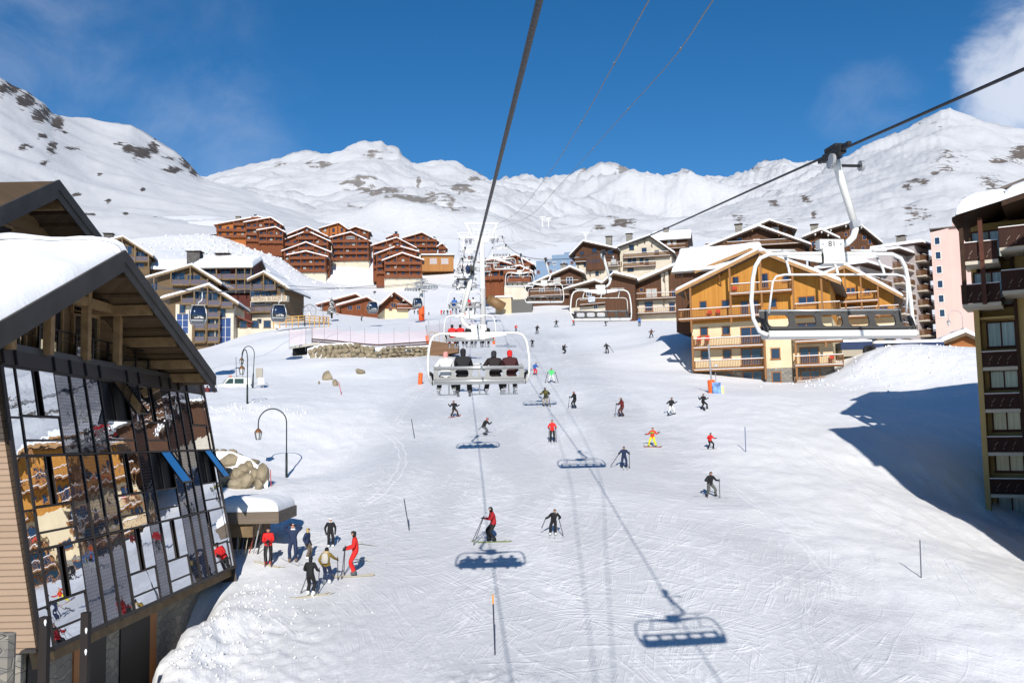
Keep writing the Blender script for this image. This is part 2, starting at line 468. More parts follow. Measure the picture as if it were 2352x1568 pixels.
# ------------------------------------------------------------------ snow material
def snow_material(name, piste):
    m = bpy.data.materials.new(name); m.use_nodes = True
    nt = m.node_tree; b = nt.nodes['Principled BSDF']
    b.inputs['Roughness'].default_value = 0.55; b.inputs['Specular IOR Level'].default_value = 0.25
    tc = node(nt, 'ShaderNodeTexCoord')
    def stretched(rz, sx, sy, scale, dist, detail=5.0, rough=0.6):
        mp = node(nt, 'ShaderNodeMapping'); mp.inputs['Rotation'].default_value = (0, 0, R(rz)); mp.inputs['Scale'].default_value = (sx, sy, 0.3)
        nt.links.new(tc.outputs['Object'], mp.inputs['Vector'])
        n = node(nt, 'ShaderNodeTexNoise'); n.inputs['Scale'].default_value = scale; n.inputs['Detail'].default_value = detail
        n.inputs['Roughness'].default_value = rough; n.inputs['Distortion'].default_value = dist
        nt.links.new(mp.outputs[0], n.inputs['Vector']); return n.outputs['Fac']
    def math_(op, a, bb, c=None):
        n = node(nt, 'ShaderNodeMath', operation=op)
        for i, x in enumerate((a, bb, c)):
            if x is None: continue
            if isinstance(x, (int, float)): n.inputs[i].default_value = x
            else: nt.links.new(x, n.inputs[i])
        return n.outputs[0]
    fine = stretched(0, 1, 1, 5.0, 0.3, 8)
    lump = stretched(15, 1, 0.8, 1.1, 0.8, 4)
    def tracks(rz, scale, dist, seed, mscale=0.06, lo=.50):
        mp = node(nt, 'ShaderNodeMapping'); mp.inputs['Rotation'].default_value = (0, 0, R(rz)); mp.inputs['Location'].default_value = (seed * 3.7, seed * 9.1, 0)
        nt.links.new(tc.outputs['Object'], mp.inputs['Vector'])
        lowv = node(nt, 'ShaderNodeTexNoise'); lowv.inputs['Scale'].default_value = 0.07; lowv.inputs['Detail'].default_value = 2
        nt.links.new(mp.outputs[0], lowv.inputs['Vector'])
        wv = node(nt, 'ShaderNodeVectorMath', operation='MULTIPLY_ADD'); wv.inputs[1].default_value = (dist, dist, 0)
        nt.links.new(lowv.outputs['Color'], wv.inputs[0]); nt.links.new(mp.outputs[0], wv.inputs[2])
        m2 = node(nt, 'ShaderNodeMapping'); m2.inputs['Scale'].default_value = (scale, scale * 0.028, 0.2)
        nt.links.new(wv.outputs[0], m2.inputs['Vector'])
        n = node(nt, 'ShaderNodeTexNoise'); n.inputs['Scale'].default_value = 1.0; n.inputs['Detail'].default_value = 3; n.inputs['Roughness'].default_value = .55
        nt.links.new(m2.outputs[0], n.inputs['Vector'])
        a = math_('ABSOLUTE', math_('SUBTRACT', n.outputs['Fac'], 0.5), 0)
        line = math_('SUBTRACT', 1.0, math_('MINIMUM', math_('MULTIPLY', a, 20), 1.0))
        mk = node(nt, 'ShaderNodeTexNoise'); mk.inputs['Scale'].default_value = mscale; mk.inputs['Detail'].default_value = 3
        nt.links.new(mp.outputs[0], mk.inputs['Vector'])
        brk = node(nt, 'ShaderNodeTexNoise'); brk.inputs['Scale'].default_value = .9; brk.inputs['Detail'].default_value = 5
        nt.links.new(mp.outputs[0], brk.inputs['Vector'])
        bk = node(nt, 'ShaderNodeMapRange'); bk.inputs[1].default_value = .42; bk.inputs[2].default_value = .62; nt.links.new(brk.outputs['Fac'], bk.inputs[0])
        line = math_('MULTIPLY', line, bk.outputs[0])
        r = node(nt, 'ShaderNodeMapRange'); r.inputs[1].default_value = lo - .05; r.inputs[2].default_value = lo + .09
        nt.links.new(mk.outputs['Fac'], r.inputs[0])
        return math_('MULTIPLY', line, r.outputs[0])
    if piste:
        tr = tracks(6, 1.3, 5, 1)
        for q in ((-30, 1.6, 8, 2), (36, 1.6, 8, 3), (-60, 1.2, 9, 4), (66, 1.3, 9, 5), (14, 2.2, 5, 6), (-12, 1.9, 6, 7, .09, .52)): tr = math_('ADD', tr, tracks(*q))
        at = node(nt, 'ShaderNodeAttribute', attribute_name='groomed')
        tr = math_('MULTIPLY', tr, math_('MULTIPLY_ADD', at.outputs['Fac'], .8, .2))
        chop = stretched(20, 1, .7, 2.0, 0.4, 8, .72)
        wind = math_('ADD', stretched(-8, 1.5, .11, 1.0, .5, 5, .65), math_('MULTIPLY', stretched(24, 1.6, .14, 1.1, .5, 5, .65), .8))
        tr = math_('ADD', tr, math_('MULTIPLY', math_('MULTIPLY', wind, math_('SUBTRACT', 1.0, at.outputs['Fac'])), 1.7))
        hgt = math_('ADD', math_('MULTIPLY', tr, 1.1), math_('ADD', math_('MULTIPLY', fine, 0.7), math_('ADD', math_('MULTIPLY', lump, 1.6), math_('MULTIPLY', chop, 1.6))))
        big = stretched(20, 1, 0.45, 0.10, 1.5, 4)
        w = math_('MULTIPLY_ADD', math_('SUBTRACT', tr, 0.6), 0.16, math_('MULTIPLY', big, 0.9))
        mr = node(nt, 'ShaderNodeMapRange'); mr.inputs[1].default_value = 0.32; mr.inputs[2].default_value = 0.66
        nt.links.new(w, mr.inputs[0])
        mx = node(nt, 'ShaderNodeMix', data_type='RGBA')     # scraped, packed snow is greyer than loose snow
        mx.inputs[6].default_value = (0.63, 0.635, 0.648, 1); mx.inputs[7].default_value = (0.83, 0.832, 0.838, 1)
        nt.links.new(mr.outputs[0], mx.inputs[0])
        m3 = node(nt, 'ShaderNodeMix', data_type='RGBA'); m3.inputs[6].default_value = (0.81, 0.812, 0.82, 1)
        nt.links.new(mx.outputs[2], m3.inputs[7]); nt.links.new(at.outputs['Fac'], m3.inputs[0])
        nt.links.new(m3.outputs[2], b.inputs['Base Color'])
    else:
        b.inputs['Base Color'].default_value = (0.88, 0.885, 0.90, 1)
        hgt = math_('ADD', math_('MULTIPLY', fine, 0.6), math_('MULTIPLY', lump, 1.2))
    bp = node(nt, 'ShaderNodeBump'); bp.inputs['Strength'].default_value = 0.42 if piste else 0.4; bp.inputs['Distance'].default_value = 0.07
    nt.links.new(hgt, bp.inputs['Height']); nt.links.new(bp.outputs[0], b.inputs['Normal'])
    MATS[name] = m
    return m


SNOW = snow_material('piste_snow', True)
ROOFSNOW = snow_material('roof_snow', False)

rr = np.geomspace(7, 640, 720)
aa = np.radians(np.concatenate([np.arange(-88, -36, 0.8), np.arange(-36, 36, 0.16), np.arange(36, 88, 0.8)]))
RRg, AAg = np.meshgrid(rr, aa, indexing='ij')
Xg, Yg = RRg * np.sin(AAg), RRg * np.cos(AAg)
Zg = height(Xg, Yg)
me = grid_mesh('snow_slope', Xg, Yg, Zg, SNOW)
cxg = -0.061 * Yg + 3.0
gm = smooth(16, 9, np.abs(Xg - cxg - 0.03 * Yg)) * smooth(230, 150, Yg)
at = me.attributes.new('groomed', 'FLOAT', 'POINT'); at.data.foreach_set('value', gm.ravel().astype(np.float32))
tag(link('snow_slope', me), None, None, kind='structure')
# the ground behind and below the camera, seen only in reflections or from the side
xb, yb = np.meshgrid(np.linspace(-400, 400, 60), np.linspace(-300, 8, 40))
ob = tag(link('ground', grid_mesh('ground', xb, yb, -14.6 + 0.12 * yb - 0.0008 * xb * 0, ROOFSNOW)), None, None, kind='structure')

# ------------------------------------------------------------------ mountains
def rock_material(name, rock, scale, warm, bs=.7):
    m = bpy.data.materials.new(name); m.use_nodes = True
    nt = m.node_tree; b = nt.nodes['Principled BSDF']
    b.inputs['Roughness'].default_value = 0.8; b.inputs['Specular IOR Level'].default_value = 0.15
    tc = node(nt, 'ShaderNodeTexCoord')
    n = node(nt, 'ShaderNodeTexNoise'); n.inputs['Scale'].default_value = scale; n.inputs['Detail'].default_value = 10
    n.inputs['Roughness'].default_value = 0.68; n.inputs['Distortion'].default_value = 0.6
    nt.links.new(tc.outputs['Object'], n.inputs['Vector'])
    at = node(nt, 'ShaderNodeAttribute', attribute_name='rock')
    ad = node(nt, 'ShaderNodeMath', operation='ADD')
    mp = node(nt, 'ShaderNodeMapping'); mp.inputs['Scale'].default_value = (1, 1, 2.6); mp.inputs['Rotation'].default_value = (R(14), R(-10), 0)
    nt.links.new(tc.outputs['Object'], mp.inputs[0])
    nr = node(nt, 'ShaderNodeTexNoise'); nr.inputs['Scale'].default_value = scale * 1.5; nr.inputs['Detail'].default_value = 12; nr.inputs['Roughness'].default_value = .74
    nt.links.new(mp.outputs[0], nr.inputs['Vector'])
    nm = node(nt, 'ShaderNodeMath', operation='MULTIPLY_ADD'); nm.inputs[1].default_value = 1.75; nm.inputs[2].default_value = -.375
    nt.links.new(nr.outputs['Fac'], nm.inputs[0])
    nt.links.new(at.outputs['Fac'], ad.inputs[0]); nt.links.new(nm.outputs[0], ad.inputs[1])
    mr = node(nt, 'ShaderNodeMapRange'); mr.inputs[1].default_value = 0.90; mr.inputs[2].default_value = 0.96
    nt.links.new(ad.outputs[0], mr.inputs[0])
    n2 = node(nt, 'ShaderNodeTexNoise'); n2.inputs['Scale'].default_value = scale * 2.3; n2.inputs['Detail'].default_value = 6
    nt.links.new(tc.outputs['Object'], n2.inputs['Vector'])
    c = node(nt, 'ShaderNodeMix', data_type='RGBA'); c.inputs[6].default_value = (*rock, 1); c.inputs[7].default_value = (*warm, 1)
    nt.links.new(n2.outputs['Fac'], c.inputs[0])
    mx = node(nt, 'ShaderNodeMix', data_type='RGBA'); mx.inputs[6].default_value = (0.56, 0.568, 0.585, 1)
    nt.links.new(mr.outputs[0], mx.inputs[0]); nt.links.new(c.outputs[2], mx.inputs[7])
    nt.links.new(mx.outputs[2], b.inputs['Base Color'])
    bp = node(nt, 'ShaderNodeBump'); bp.inputs['Strength'].default_value = bs; bp.inputs['Distance'].default_value = 0.13 / scale
    nt.links.new(n.outputs['Fac'], bp.inputs['Height']); nt.links.new(bp.outputs[0], b.inputs['Normal'])
    return m


def mountain(name, crest, dist, foot, nfoot, amp, nscale, rock, warm, blobs, mscale, prof=0.9, back=0.55, speck=0.0, cols=420, rows=110, u0=-500, u1=2900, ridged=0.5):
    """a mountainside: crest line (u, v), its distance d(u), the foot line and the slope between, plus the far flank"""
    us = np.linspace(u0, u1, cols)
    cu, cv = zip(*crest); vc = np.interp(us, cu, cv)
    du, dd_ = zip(*dist); dc = np.interp(us, du, dd_)
    fu, fv, fd = zip(*foot); vf = np.interp(us, fu, fv); df = np.interp(us, fu, fd)
    k = np.ones(9) / 9
    pad = lambda a: np.convolve(np.pad(a, 4, mode='edge'), k, 'valid')
    dc = pad(dc); df = pad(df); vf = pad(vf)
    nf = int(rows * 0.78); t = np.linspace(0, 1, nf)
    X = np.zeros((rows, cols)); Y = X.copy(); Z = X.copy(); VV = X.copy(); UU = X.copy()
    def pts(u, v, d):
        q = np.stack([(u - CU) / FPX * d, -(v - CV) / FPX * d, -d], -1)
        return q @ CR.T
    kk = np.hanning(101); kk /= kk.sum(); vsm = np.convolve(np.pad(vc, 50, mode='edge'), kk, 'valid')
    for i in range(nf):
        s = t[i]
        v = vf + (vsm + (vc - vsm) * s ** 5 - vf) * s ** prof; d = df * (dc / df) ** s
        p = pts(us, v, d); X[i], Y[i], Z[i] = p.T; VV[i] = v; UU[i] = us
    pc = pts(us, vc, dc)
    hdir = pc[:, :2] / np.linalg.norm(pc[:, :2], axis=1, keepdims=True)
    for i in range(nf, rows):
        s = (i - nf + 1) / (rows - nf)
        X[i] = pc[:, 0] + hdir[:, 0] * dc * 0.35 * s; Y[i] = pc[:, 1] + hdir[:, 1] * dc * 0.35 * s
        Z[i] = pc[:, 2] - dc * 0.35 * back * (s + 0.6 * s * s) ; VV[i] = vc + 1; UU[i] = us
    sc = dc[None] / 1500.0
    e = np.ones((rows, 1)); e[:8, 0] = np.linspace(0, 1, 8)
    n1 = fbm(X / nscale, Y / nscale + Z / nscale * 0.5, 6, ridge=True); n2 = fbm(X / nscale * 1.7 + 40, Y / nscale * 1.7 + Z / nscale, 6)
    Z = Z + e * amp * (ridged * n1 + (1 - ridged) * n2)
    bias = np.zeros((rows, cols))
    for (bu, bv, ru, rv, w) in blobs:
        bias = np.maximum(bias, (w * (1.22 if name == 'left_mountain' else 1.12) + .04) * np.exp(-(((UU - bu) / ru) ** 2 + ((VV - bv) / rv) ** 2)))
    # steep faces shed snow
    gx = np.gradient(Z, axis=0) / np.maximum(np.hypot(np.gradient(X, axis=0), np.gradient(Y, axis=0)), 1e-3)
    st = smooth(0.75, 1.5, np.abs(gx))
    lump = fbm(UU / 13.0, VV / 7.0, 4) * 0.5
    rockv = bias * (0.85 + lump * 1.1) + 0.06 * st * speck + speck * 0.22 * fbm(UU / 30.0, VV / 22.0, 3)
    me = grid_mesh(name, X, Y, Z, rock_material(name + '_face', rock, mscale, warm, .3 if name == 'left_mountain' else .75))
    a = me.attributes.new('rock', 'FLOAT', 'POINT'); a.data.foreach_set('value', np.clip(rockv + 0.30 * 0, 0, 1).ravel().astype(np.float32))
    o = tag(link(name, me), None, None, kind='structure')
    return o


DARK, WARM, GREY, TAN = (0.045, 0.043, 0.045), (0.12, 0.10, 0.085), (0.16, 0.155, 0.16), (0.26, 0.23, 0.20)
# left flank with the rock rib
mountain('left_mountain', [(-500, 60), (-200, 120), (0, 178), (30, 200), (60, 214), (100, 243), (122, 268), (200, 279), (300, 295), (350, 325), (400, 350), (440, 385), (462, 412), (560, 437), (640, 462), (720, 487), (800, 522), (880, 552), (980, 585), (1100, 640), (2900, 760)],
         [(-500, 800), (0, 800), (110, 850), (200, 950), (440, 960), (600, 860), (1000, 680), (2900, 620)],
         [(-500, 640, 300), (0, 612, 300), (300, 562, 385), (560, 530, 440), (700, 545, 470), (880, 570, 480), (1000, 600, 500), (1100, 660, 500), (2900, 800, 480)],
         420, 14, 120, DARK, WARM,
         [(20, 205, 34, 22, .62), (60, 232, 30, 22, .66), (95, 268, 28, 26, .66), (130, 288, 20, 22, .68), (150, 310, 10, 12, .6), (97, 322, 16, 10, .66), (120, 345, 18, 16, .62), (60, 340, 28, 8, .52), (100, 372, 18, 8, .58), (165, 348, 30, 10, .5), (295, 350, 22, 14, .62), (325, 358, 30, 22, .66), (350, 345, 20, 24, .62), (385, 365, 20, 10, .58), (430, 375, 24, 14, .6), (400, 395, 40, 8, .56), (445, 398, 16, 14, .62), (275, 338, 24, 6, .52), (230, 403, 10, 6, .6), (328, 436, 8, 5, .6), (248, 468, 10, 5, .6), (207, 506, 24, 8, .62), (290, 510, 8, 5, .62), (356, 508, 10, 5, .6), (170, 452, 22, 5, .48)],
         0.05, speck=0.25, rows=130, cols=520)
mountain('back_mountain', [(-500, 470), (300, 440), (470, 413), (520, 401), (600, 381), (700, 366), (780, 358), (820, 349), (845, 344), (876, 345), (890, 354), (916, 362), (925, 374), (950, 391), (1000, 390), (1030, 389), (1062, 396), (1112, 422), (1150, 447), (1192, 458), (1260, 500), (1500, 560), (2900, 700)],
         [(-500, 2300), (2900, 1900)], [(-500, 640, 700), (460, 560, 620), (800, 570, 640), (1000, 560, 640), (1150, 560, 640), (2900, 760, 640)],
         0, 95, 300, GREY, TAN,
         [(860, 372, 40, 10, .5), (740, 395, 60, 10, .52), (640, 395, 40, 8, .46), (905, 370, 20, 6, .5), (960, 435, 12, 18, .6), (960, 463, 24, 12, .6), (830, 452, 60, 8, .54), (870, 470, 70, 14, .54), (930, 490, 60, 12, .58), (900, 518, 60, 14, .6), (980, 500, 60, 30, .54), (800, 500, 40, 8, .54), (1060, 470, 60, 26, .5), (1090, 430, 40, 12, .48), (1040, 520, 50, 20, .54), (1120, 465, 30, 16, .48), (840, 520, 40, 10, .54), (700, 385, 30, 6, .42), (560, 402, 30, 5, .4)],
         0.022, speck=0.6, rows=150, cols=520, u0=300, u1=1700)
mountain('far_mountain', [(-500, 480), (1100, 470), (1190, 441), (1215, 434), (1232, 444), (1260, 448), (1290, 446), (1330, 431), (1365, 423), (1398, 410), (1420, 414), (1432, 428), (1452, 438), (1482, 441), (1500, 449), (1530, 449), (1560, 456), (1585, 452), (1606, 461), (1625, 447), (1642, 438), (1655, 440), (1672, 451), (1700, 440), (1720, 433), (1740, 420), (1765, 413), (1800, 400), (1816, 402), (1832, 408), (1872, 413), (2000, 430), (2900, 520)],
         [(-500, 3600), (2900, 3300)], [(-500, 600, 900), (1150, 560, 900), (1500, 530, 1000), (1800, 520, 1100), (2900, 560, 1100)],
         0, 230, 480, (0.20, 0.195, 0.20), (0.30, 0.28, 0.26),
         [(1400, 440, 40, 20, .50), (1345, 440, 30, 14, .44), (1430, 470, 30, 20, .48), (1215, 450, 20, 12, .4), (1800, 412, 40, 10, .48), (1640, 448, 20, 10, .44), (1740, 430, 40, 10, .44), (1500, 465, 60, 12, .42), (1580, 470, 60, 12, .4)],
         0.012, speck=1.0, rows=140, cols=560, u0=1000, u1=2400, ridged=0.75)
mountain('right_mountain', [(-500, 620), (1100, 600), (1180, 560), (1260, 528), (1330, 508), (1420, 498), (1500, 508), (1560, 518), (1640, 498), (1700, 476), (1760, 455), (1820, 432), (1872, 413), (1900, 395), (1950, 367), (2000, 340), (2050, 314), (2100, 289), (2140, 268), (2162, 254), (2182, 248), (2205, 258), (2240, 268), (2300, 292), (2360, 305), (2500, 330), (2900, 380)],
         [(-500, 900), (1200, 1000), (1400, 1150), (1560, 1100), (1900, 1500), (2200, 1700), (2900, 1500)],
         [(-500, 660, 560), (1100, 620, 520), (1200, 585, 540), (1400, 580, 560), (1700, 580, 520), (2000, 585, 480), (2350, 590, 440), (2900, 640, 400)],
         0, 42, 190, (0.09, 0.085, 0.085), (0.19, 0.15, 0.12),
         [(1850, 467, 26, 6, .6), (1780, 480, 24, 8, .5), (1870, 500, 10, 6, .6), (2110, 430, 34, 8, .6), (2150, 412, 20, 7, .6), (2085, 438, 16, 6, .6), (1930, 350, 20, 5, .46), (2130, 290, 50, 6, .42), (2300, 375, 50, 12, .62), (2340, 360, 30, 14, .66), (2280, 440, 50, 40, .5), (2240, 480, 60, 30, .47), (2180, 380, 60, 30, .42), (1700, 520, 30, 8, .5), (1430, 536, 50, 14, .54), (1380, 545, 30, 10, .5), (1960, 500, 60, 14, .44), (2100, 510, 60, 20, .42), (1800, 530, 40, 10, .5)],
         0.055, speck=0.45, rows=140, cols=560, u0=1000, ridged=0.35)
# ------------------------------------------------------------------ building kit
def crop(ox, oy, s): return lambda a, b: ((ox + a / s) / 1.08844, (oy + b / s) / 1.08844)
c1, c4, c5, c6, c7 = crop(0, 400, 3.672), crop(480, 500, 3.672), crop(1060, 540, 3.672), crop(1600, 540, 3.672), crop(2100, 400, 3.137)
k3, k5, k6, k2 = crop(360, 600, 5.6), crop(1380, 560, 6.03), crop(900, 700, 6.918), crop(1100, 560, 6.03)

GOLD = planks('golden_boards', (0.56, 0.27, 0.05), (0.40, 0.165, 0.026), 0.16)
REDW = planks('red_boards', (0.19, 0.055, 0.017), (0.12, 0.034, 0.011), 0.22)
REDO = planks('orange_boards', (0.42, 0.14, 0.028), (0.31, 0.09, 0.02), 0.25)
BROWN = planks('brown_boards', (0.105, 0.045, 0.02), (0.06, 0.026, 0.013), 0.2)
OLIVE = planks('weathered_boards', (0.15, 0.098, 0.05), (0.095, 0.063, 0.034), 0.2, axis='Z')
RAILW = mat('rail_wood', (0.27, 0.125, 0.045), 0.7, var=0.25, scale=3, stretch=(1, 1, 8))
REDR = mat('red_rail_wood', (0.17, 0.05, 0.017), 0.7, var=0.3, scale=2)
BRNR = mat('brown_rail_wood', (0.13, 0.062, 0.026), 0.75, var=0.3, scale=2)
OLVR = mat('weathered_rail_wood', (0.17, 0.115, 0.06), 0.75, var=0.25, scale=2)
DKW = mat('dark_wood', (0.045, 0.022, 0.012), 0.75, var=0.3, scale=3)
FRAME = mat('window_wood', (0.30, 0.115, 0.03), 0.6)
WFRAME = mat('white_window_frame', (0.62, 0.6, 0.56), 0.6)
GLASS = mat('window_glass', (0.018, 0.032, 0.065), 0.06, spec=0.9)
GLASSC = mat('curtained_glass', (0.42, 0.42, 0.40), 0.12, spec=0.7, var=0.25, scale=2.5, stretch=(6, 6, 0.4))
CREAM = mat('cream_render', (0.68, 0.56, 0.36), 0.9, var=0.08, scale=0.7, bump=0.1)
WHITEP = mat('pale_render', (0.56, 0.50, 0.40), 0.9, var=0.1, scale=0.6, bump=0.1)
STONE = stones('rubble_stone', (0.30, 0.27, 0.22), (0.18, 0.17, 0.155), (0.26, 0.245, 0.22))
ROOFM = mat('roof_edge', (0.13, 0.11, 0.095), 0.8, var=0.2, scale=2)
FASC = mat('fascia_boards', (0.36, 0.20, 0.085), 0.7, var=0.2, scale=2)
FASCD = mat('dark_fascia', (0.11, 0.072, 0.042), 0.75, var=0.2, scale=2)
PGLASS = mat('balcony_glass', (0.11, 0.085, 0.10), 0.12, spec=0.8)
REDC = mat('red_plastic', (0.55, 0.03, 0.02), 0.5)


class Fac:
    def __init__(s, th, O, yaw):
        s.th = th; s.O = Vector(O); s.yaw = yaw
        s.M = Matrix.Rotation(yaw, 3, 'Z')
        s.X = s.M @ Vector((1, 0, 0)); s.N = s.M @ Vector((0, 1, 0))
    def L(s, uv, y=0.0):
        r = P(uv[0], uv[1], 1.0); o = s.O + s.N * y
        t = o.dot(s.N) / r.dot(s.N); q = r * t - o
        return q.dot(s.X), q.z


def house(name, label, cat, u, v, d, yaw, group=None):
    O = P(u, v, d)
    th = thing(name, label, cat, O, R(yaw), group)
    return th, Fac(th, O, R(yaw))


def snow_slab(parent, A, B, Cc, D, t, name='snow_cover', edge=0.45, amp=0.25, seed=0, n=None):
    """a blanket of snow on the roof quad A B (eave) D C (ridge)"""
    A, B, Cc, D = map(Vector, (A, B, Cc, D))
    lu = (B - A).length; lv = (D - A).length
    nu = n or max(5, min(28, int(lu / 0.7))); nv = n or max(5, min(24, int(lv / 0.7)))
    nu = max(nu, 7); nv = max(nv, 7)
    us = np.unique(np.concatenate([np.linspace(0, 1, nu), [0.012, 0.03, 0.97, 0.988]]))
    vs = np.unique(np.concatenate([np.linspace(0, 1, nv), [0.012, 0.035]]))
    U, V = np.meshgrid(us, vs)
    pos = [((A * (1 - u) + B * u) * (1 - v) + (D * (1 - u) + Cc * u) * v) for u, v in zip(U.ravel(), V.ravel())]
    X = np.array([p.x for p in pos]); Y = np.array([p.y for p in pos]); Z = np.array([p.z for p in pos])
    dist = np.minimum(np.minimum(U * lu, (1 - U) * lu), V * lv).ravel()
    prof = np.sqrt(np.clip(1 - (1 - np.clip(dist / edge, 0, 1)) ** 2, 0, 1))
    th = t * prof * (1 + amp * 2 * fbm(X / 3.1 + seed * 7.7, Y / 3.1 + seed, 3))
    Z2 = Z + th + 0.015
    me = grid_mesh(name, X.reshape(U.shape), Y.reshape(U.shape), Z2.reshape(U.shape), ROOFSNOW)
    fix_normals(me)
    return link(name, me, parent)


def gable_block(F, pk, el, er, zb, y0, D, zones, fascia=None, ins=(0.9, 0.9), ovf=1.2, ovb=0.5, snow=0.45, rt=0.28, roofm=None, swap=False, seed=0, snowname='snow_cover'):
    """walls + roof + snow of a gable-fronted block; pk, el, er are (x, z) of the roof tips"""
    th = F.th; fascia = fascia or FASC; roofm = roofm or ROOFM
    mp = (lambda b: b.xform(Matrix(((0, 1, 0), (1, 0, 0), (0, 0, 1))))) if swap else (lambda b: b)
    sl = (pk[1] - el[1]) / (pk[0] - el[0]); sr = (pk[1] - er[1]) / (er[0] - pk[0])
    xl = el[0] + ins[0]; xr = er[0] - ins[1]
    top = lambda x: pk[1] - rt * 1.05 - ((pk[0] - x) * sl if x < pk[0] else (x - pk[0]) * sr)
    z0 = zb
    for zt, m in zones:
        b = MB()
        if zt is None or zt >= min(top(xl), top(xr)):
            pl = [(xl, z0), (xr, z0), (xr, max(top(xr), z0 + .05)), (pk[0], top(pk[0])), (xl, max(top(xl), z0 + .05))]
            b.prism(pl, y0, y0 + D)
        else:
            b.box(xl, xr, y0, y0 + D, z0, zt)
        mp(b).build('wall', m, th); z0 = zt
    b = MB(); ya, yb = y0 - ovf, y0 + D + ovb
    b.prism([(el[0], el[1]), (pk[0], pk[1]), (pk[0], pk[1] - rt), (el[0], el[1] - rt)], ya, yb, 0)
    b.prism([(er[0], er[1]), (er[0], er[1] - rt), (pk[0], pk[1] - rt), (pk[0], pk[1])], ya + .001, yb + .001, 0)
    f = 0.04
    b.prism([(el[0] - .02, el[1] + .03), (pk[0], pk[1] + .03), (pk[0], pk[1] - rt - .10), (el[0] - .02, el[1] - rt - .10)], ya - f, ya - .004, 1)
    b.prism([(er[0] + .02, er[1] + .03), (er[0] + .02, er[1] - rt - .10), (pk[0] + .001, pk[1] - rt - .10), (pk[0] + .001, pk[1] + .03)], ya - f - .002, ya - .005, 1)
    roof = mp(b).build('roof', [roofm, fascia], th)
    if snow:
        g = (lambda p: (p[1], p[0], p[2])) if swap else (lambda p: p)
        e = 0.05
        snow_slab(roof, g((el[0] - .12, ya + e, el[1] - .04)), g((el[0] - .12, yb, el[1] - .04)), g((pk[0] + .12, yb, pk[1] + .04)), g((pk[0] + .12, ya + e, pk[1] + .04)), snow, snowname, seed=seed)
        snow_slab(roof, g((er[0] + .12, ya + e, er[1] - .04)), g((er[0] + .12, yb, er[1] - .04)), g((pk[0] - .12, yb, pk[1] + .04)), g((pk[0] - .12, ya + e, pk[1] + .04)), snow, snowname, seed=seed + 3)
    return roof, xl, xr, top


def eave_block(F, x0, x1, y0, D, zb, ze, zr, zones, fascia=None, ovf=1.0, ovs=0.8, snow=0.5, rt=0.28, roofm=None, seed=0):
    """ridge parallel to the front: same thing turned by a quarter"""
    pk = (y0 + D / 2, zr); sl = (zr - ze) / (D / 2)
    return gable_block(F, pk, (y0 - ovf, ze - sl * ovf), (y0 + D + ovf, ze - sl * ovf), zb, x0, x1 - x0, zones, fascia,
                       (ovf, ovf), ovs, ovs, snow, rt, roofm, True, seed)


_wc = {}


def window(th, x, z, w, h, y=0.0, fr=None, gl=None, mull=1, rz=0.0, far=False, name='window', bars=0):
    """a window whose middle is (x, z) on the wall at local y; the pane is a sub-part"""
    fr = fr or FRAME; gl = gl or GLASS
    key = (round(w, 2), round(h, 2), mull, far, fr.name, gl.name, bars)
    if key not in _wc:
        t = min(0.11, w * .12); b = MB()
        b.box(-w / 2, w / 2, -.07, .0, h / 2 - t, h / 2); b.box(-w / 2 - .05, w / 2 + .05, -.12, .0, -h / 2 - .05, -h / 2 + t)
        b.box(-w / 2, -w / 2 + t, -.068, .0, -h / 2 + t, h / 2 - t); b.box(w / 2 - t, w / 2, -.068, .0, -h / 2 + t, h / 2 - t)
        for i in range(1, mull + 1):
            xm = -w / 2 + w * i / (mull + 1); b.box(xm - t * .45, xm + t * .45, -.06, .0, -h / 2 + t, h / 2 - t)
        for i in range(1, bars + 1):
            zm = -h / 2 + h * i / (bars + 1); b.box(-w / 2 + t, w / 2 - t, -.055, .0, zm - .03, zm + .03)
        p = MB(); p.box(-w / 2 + t * .5, w / 2 - t * .5, -.03, -.005, -h / 2 + t * .5, h / 2 - t * .5)
        if far:
            b.add(p.v, p.f, 1); m = b.mesh('window'); m.materials.append(fr); m.materials.append(gl); fix_normals(m); _wc[key] = (m, None)
        else:
            m = b.mesh('window'); m.materials.append(fr); fix_normals(m)
            q = p.mesh('pane'); q.materials.append(gl); fix_normals(q); _wc[key] = (m, q)
    m, q = _wc[key]
    o = link(name, m, th, (x, y, z), (0, 0, rz))
    if q: link('pane', q, o)
    return o


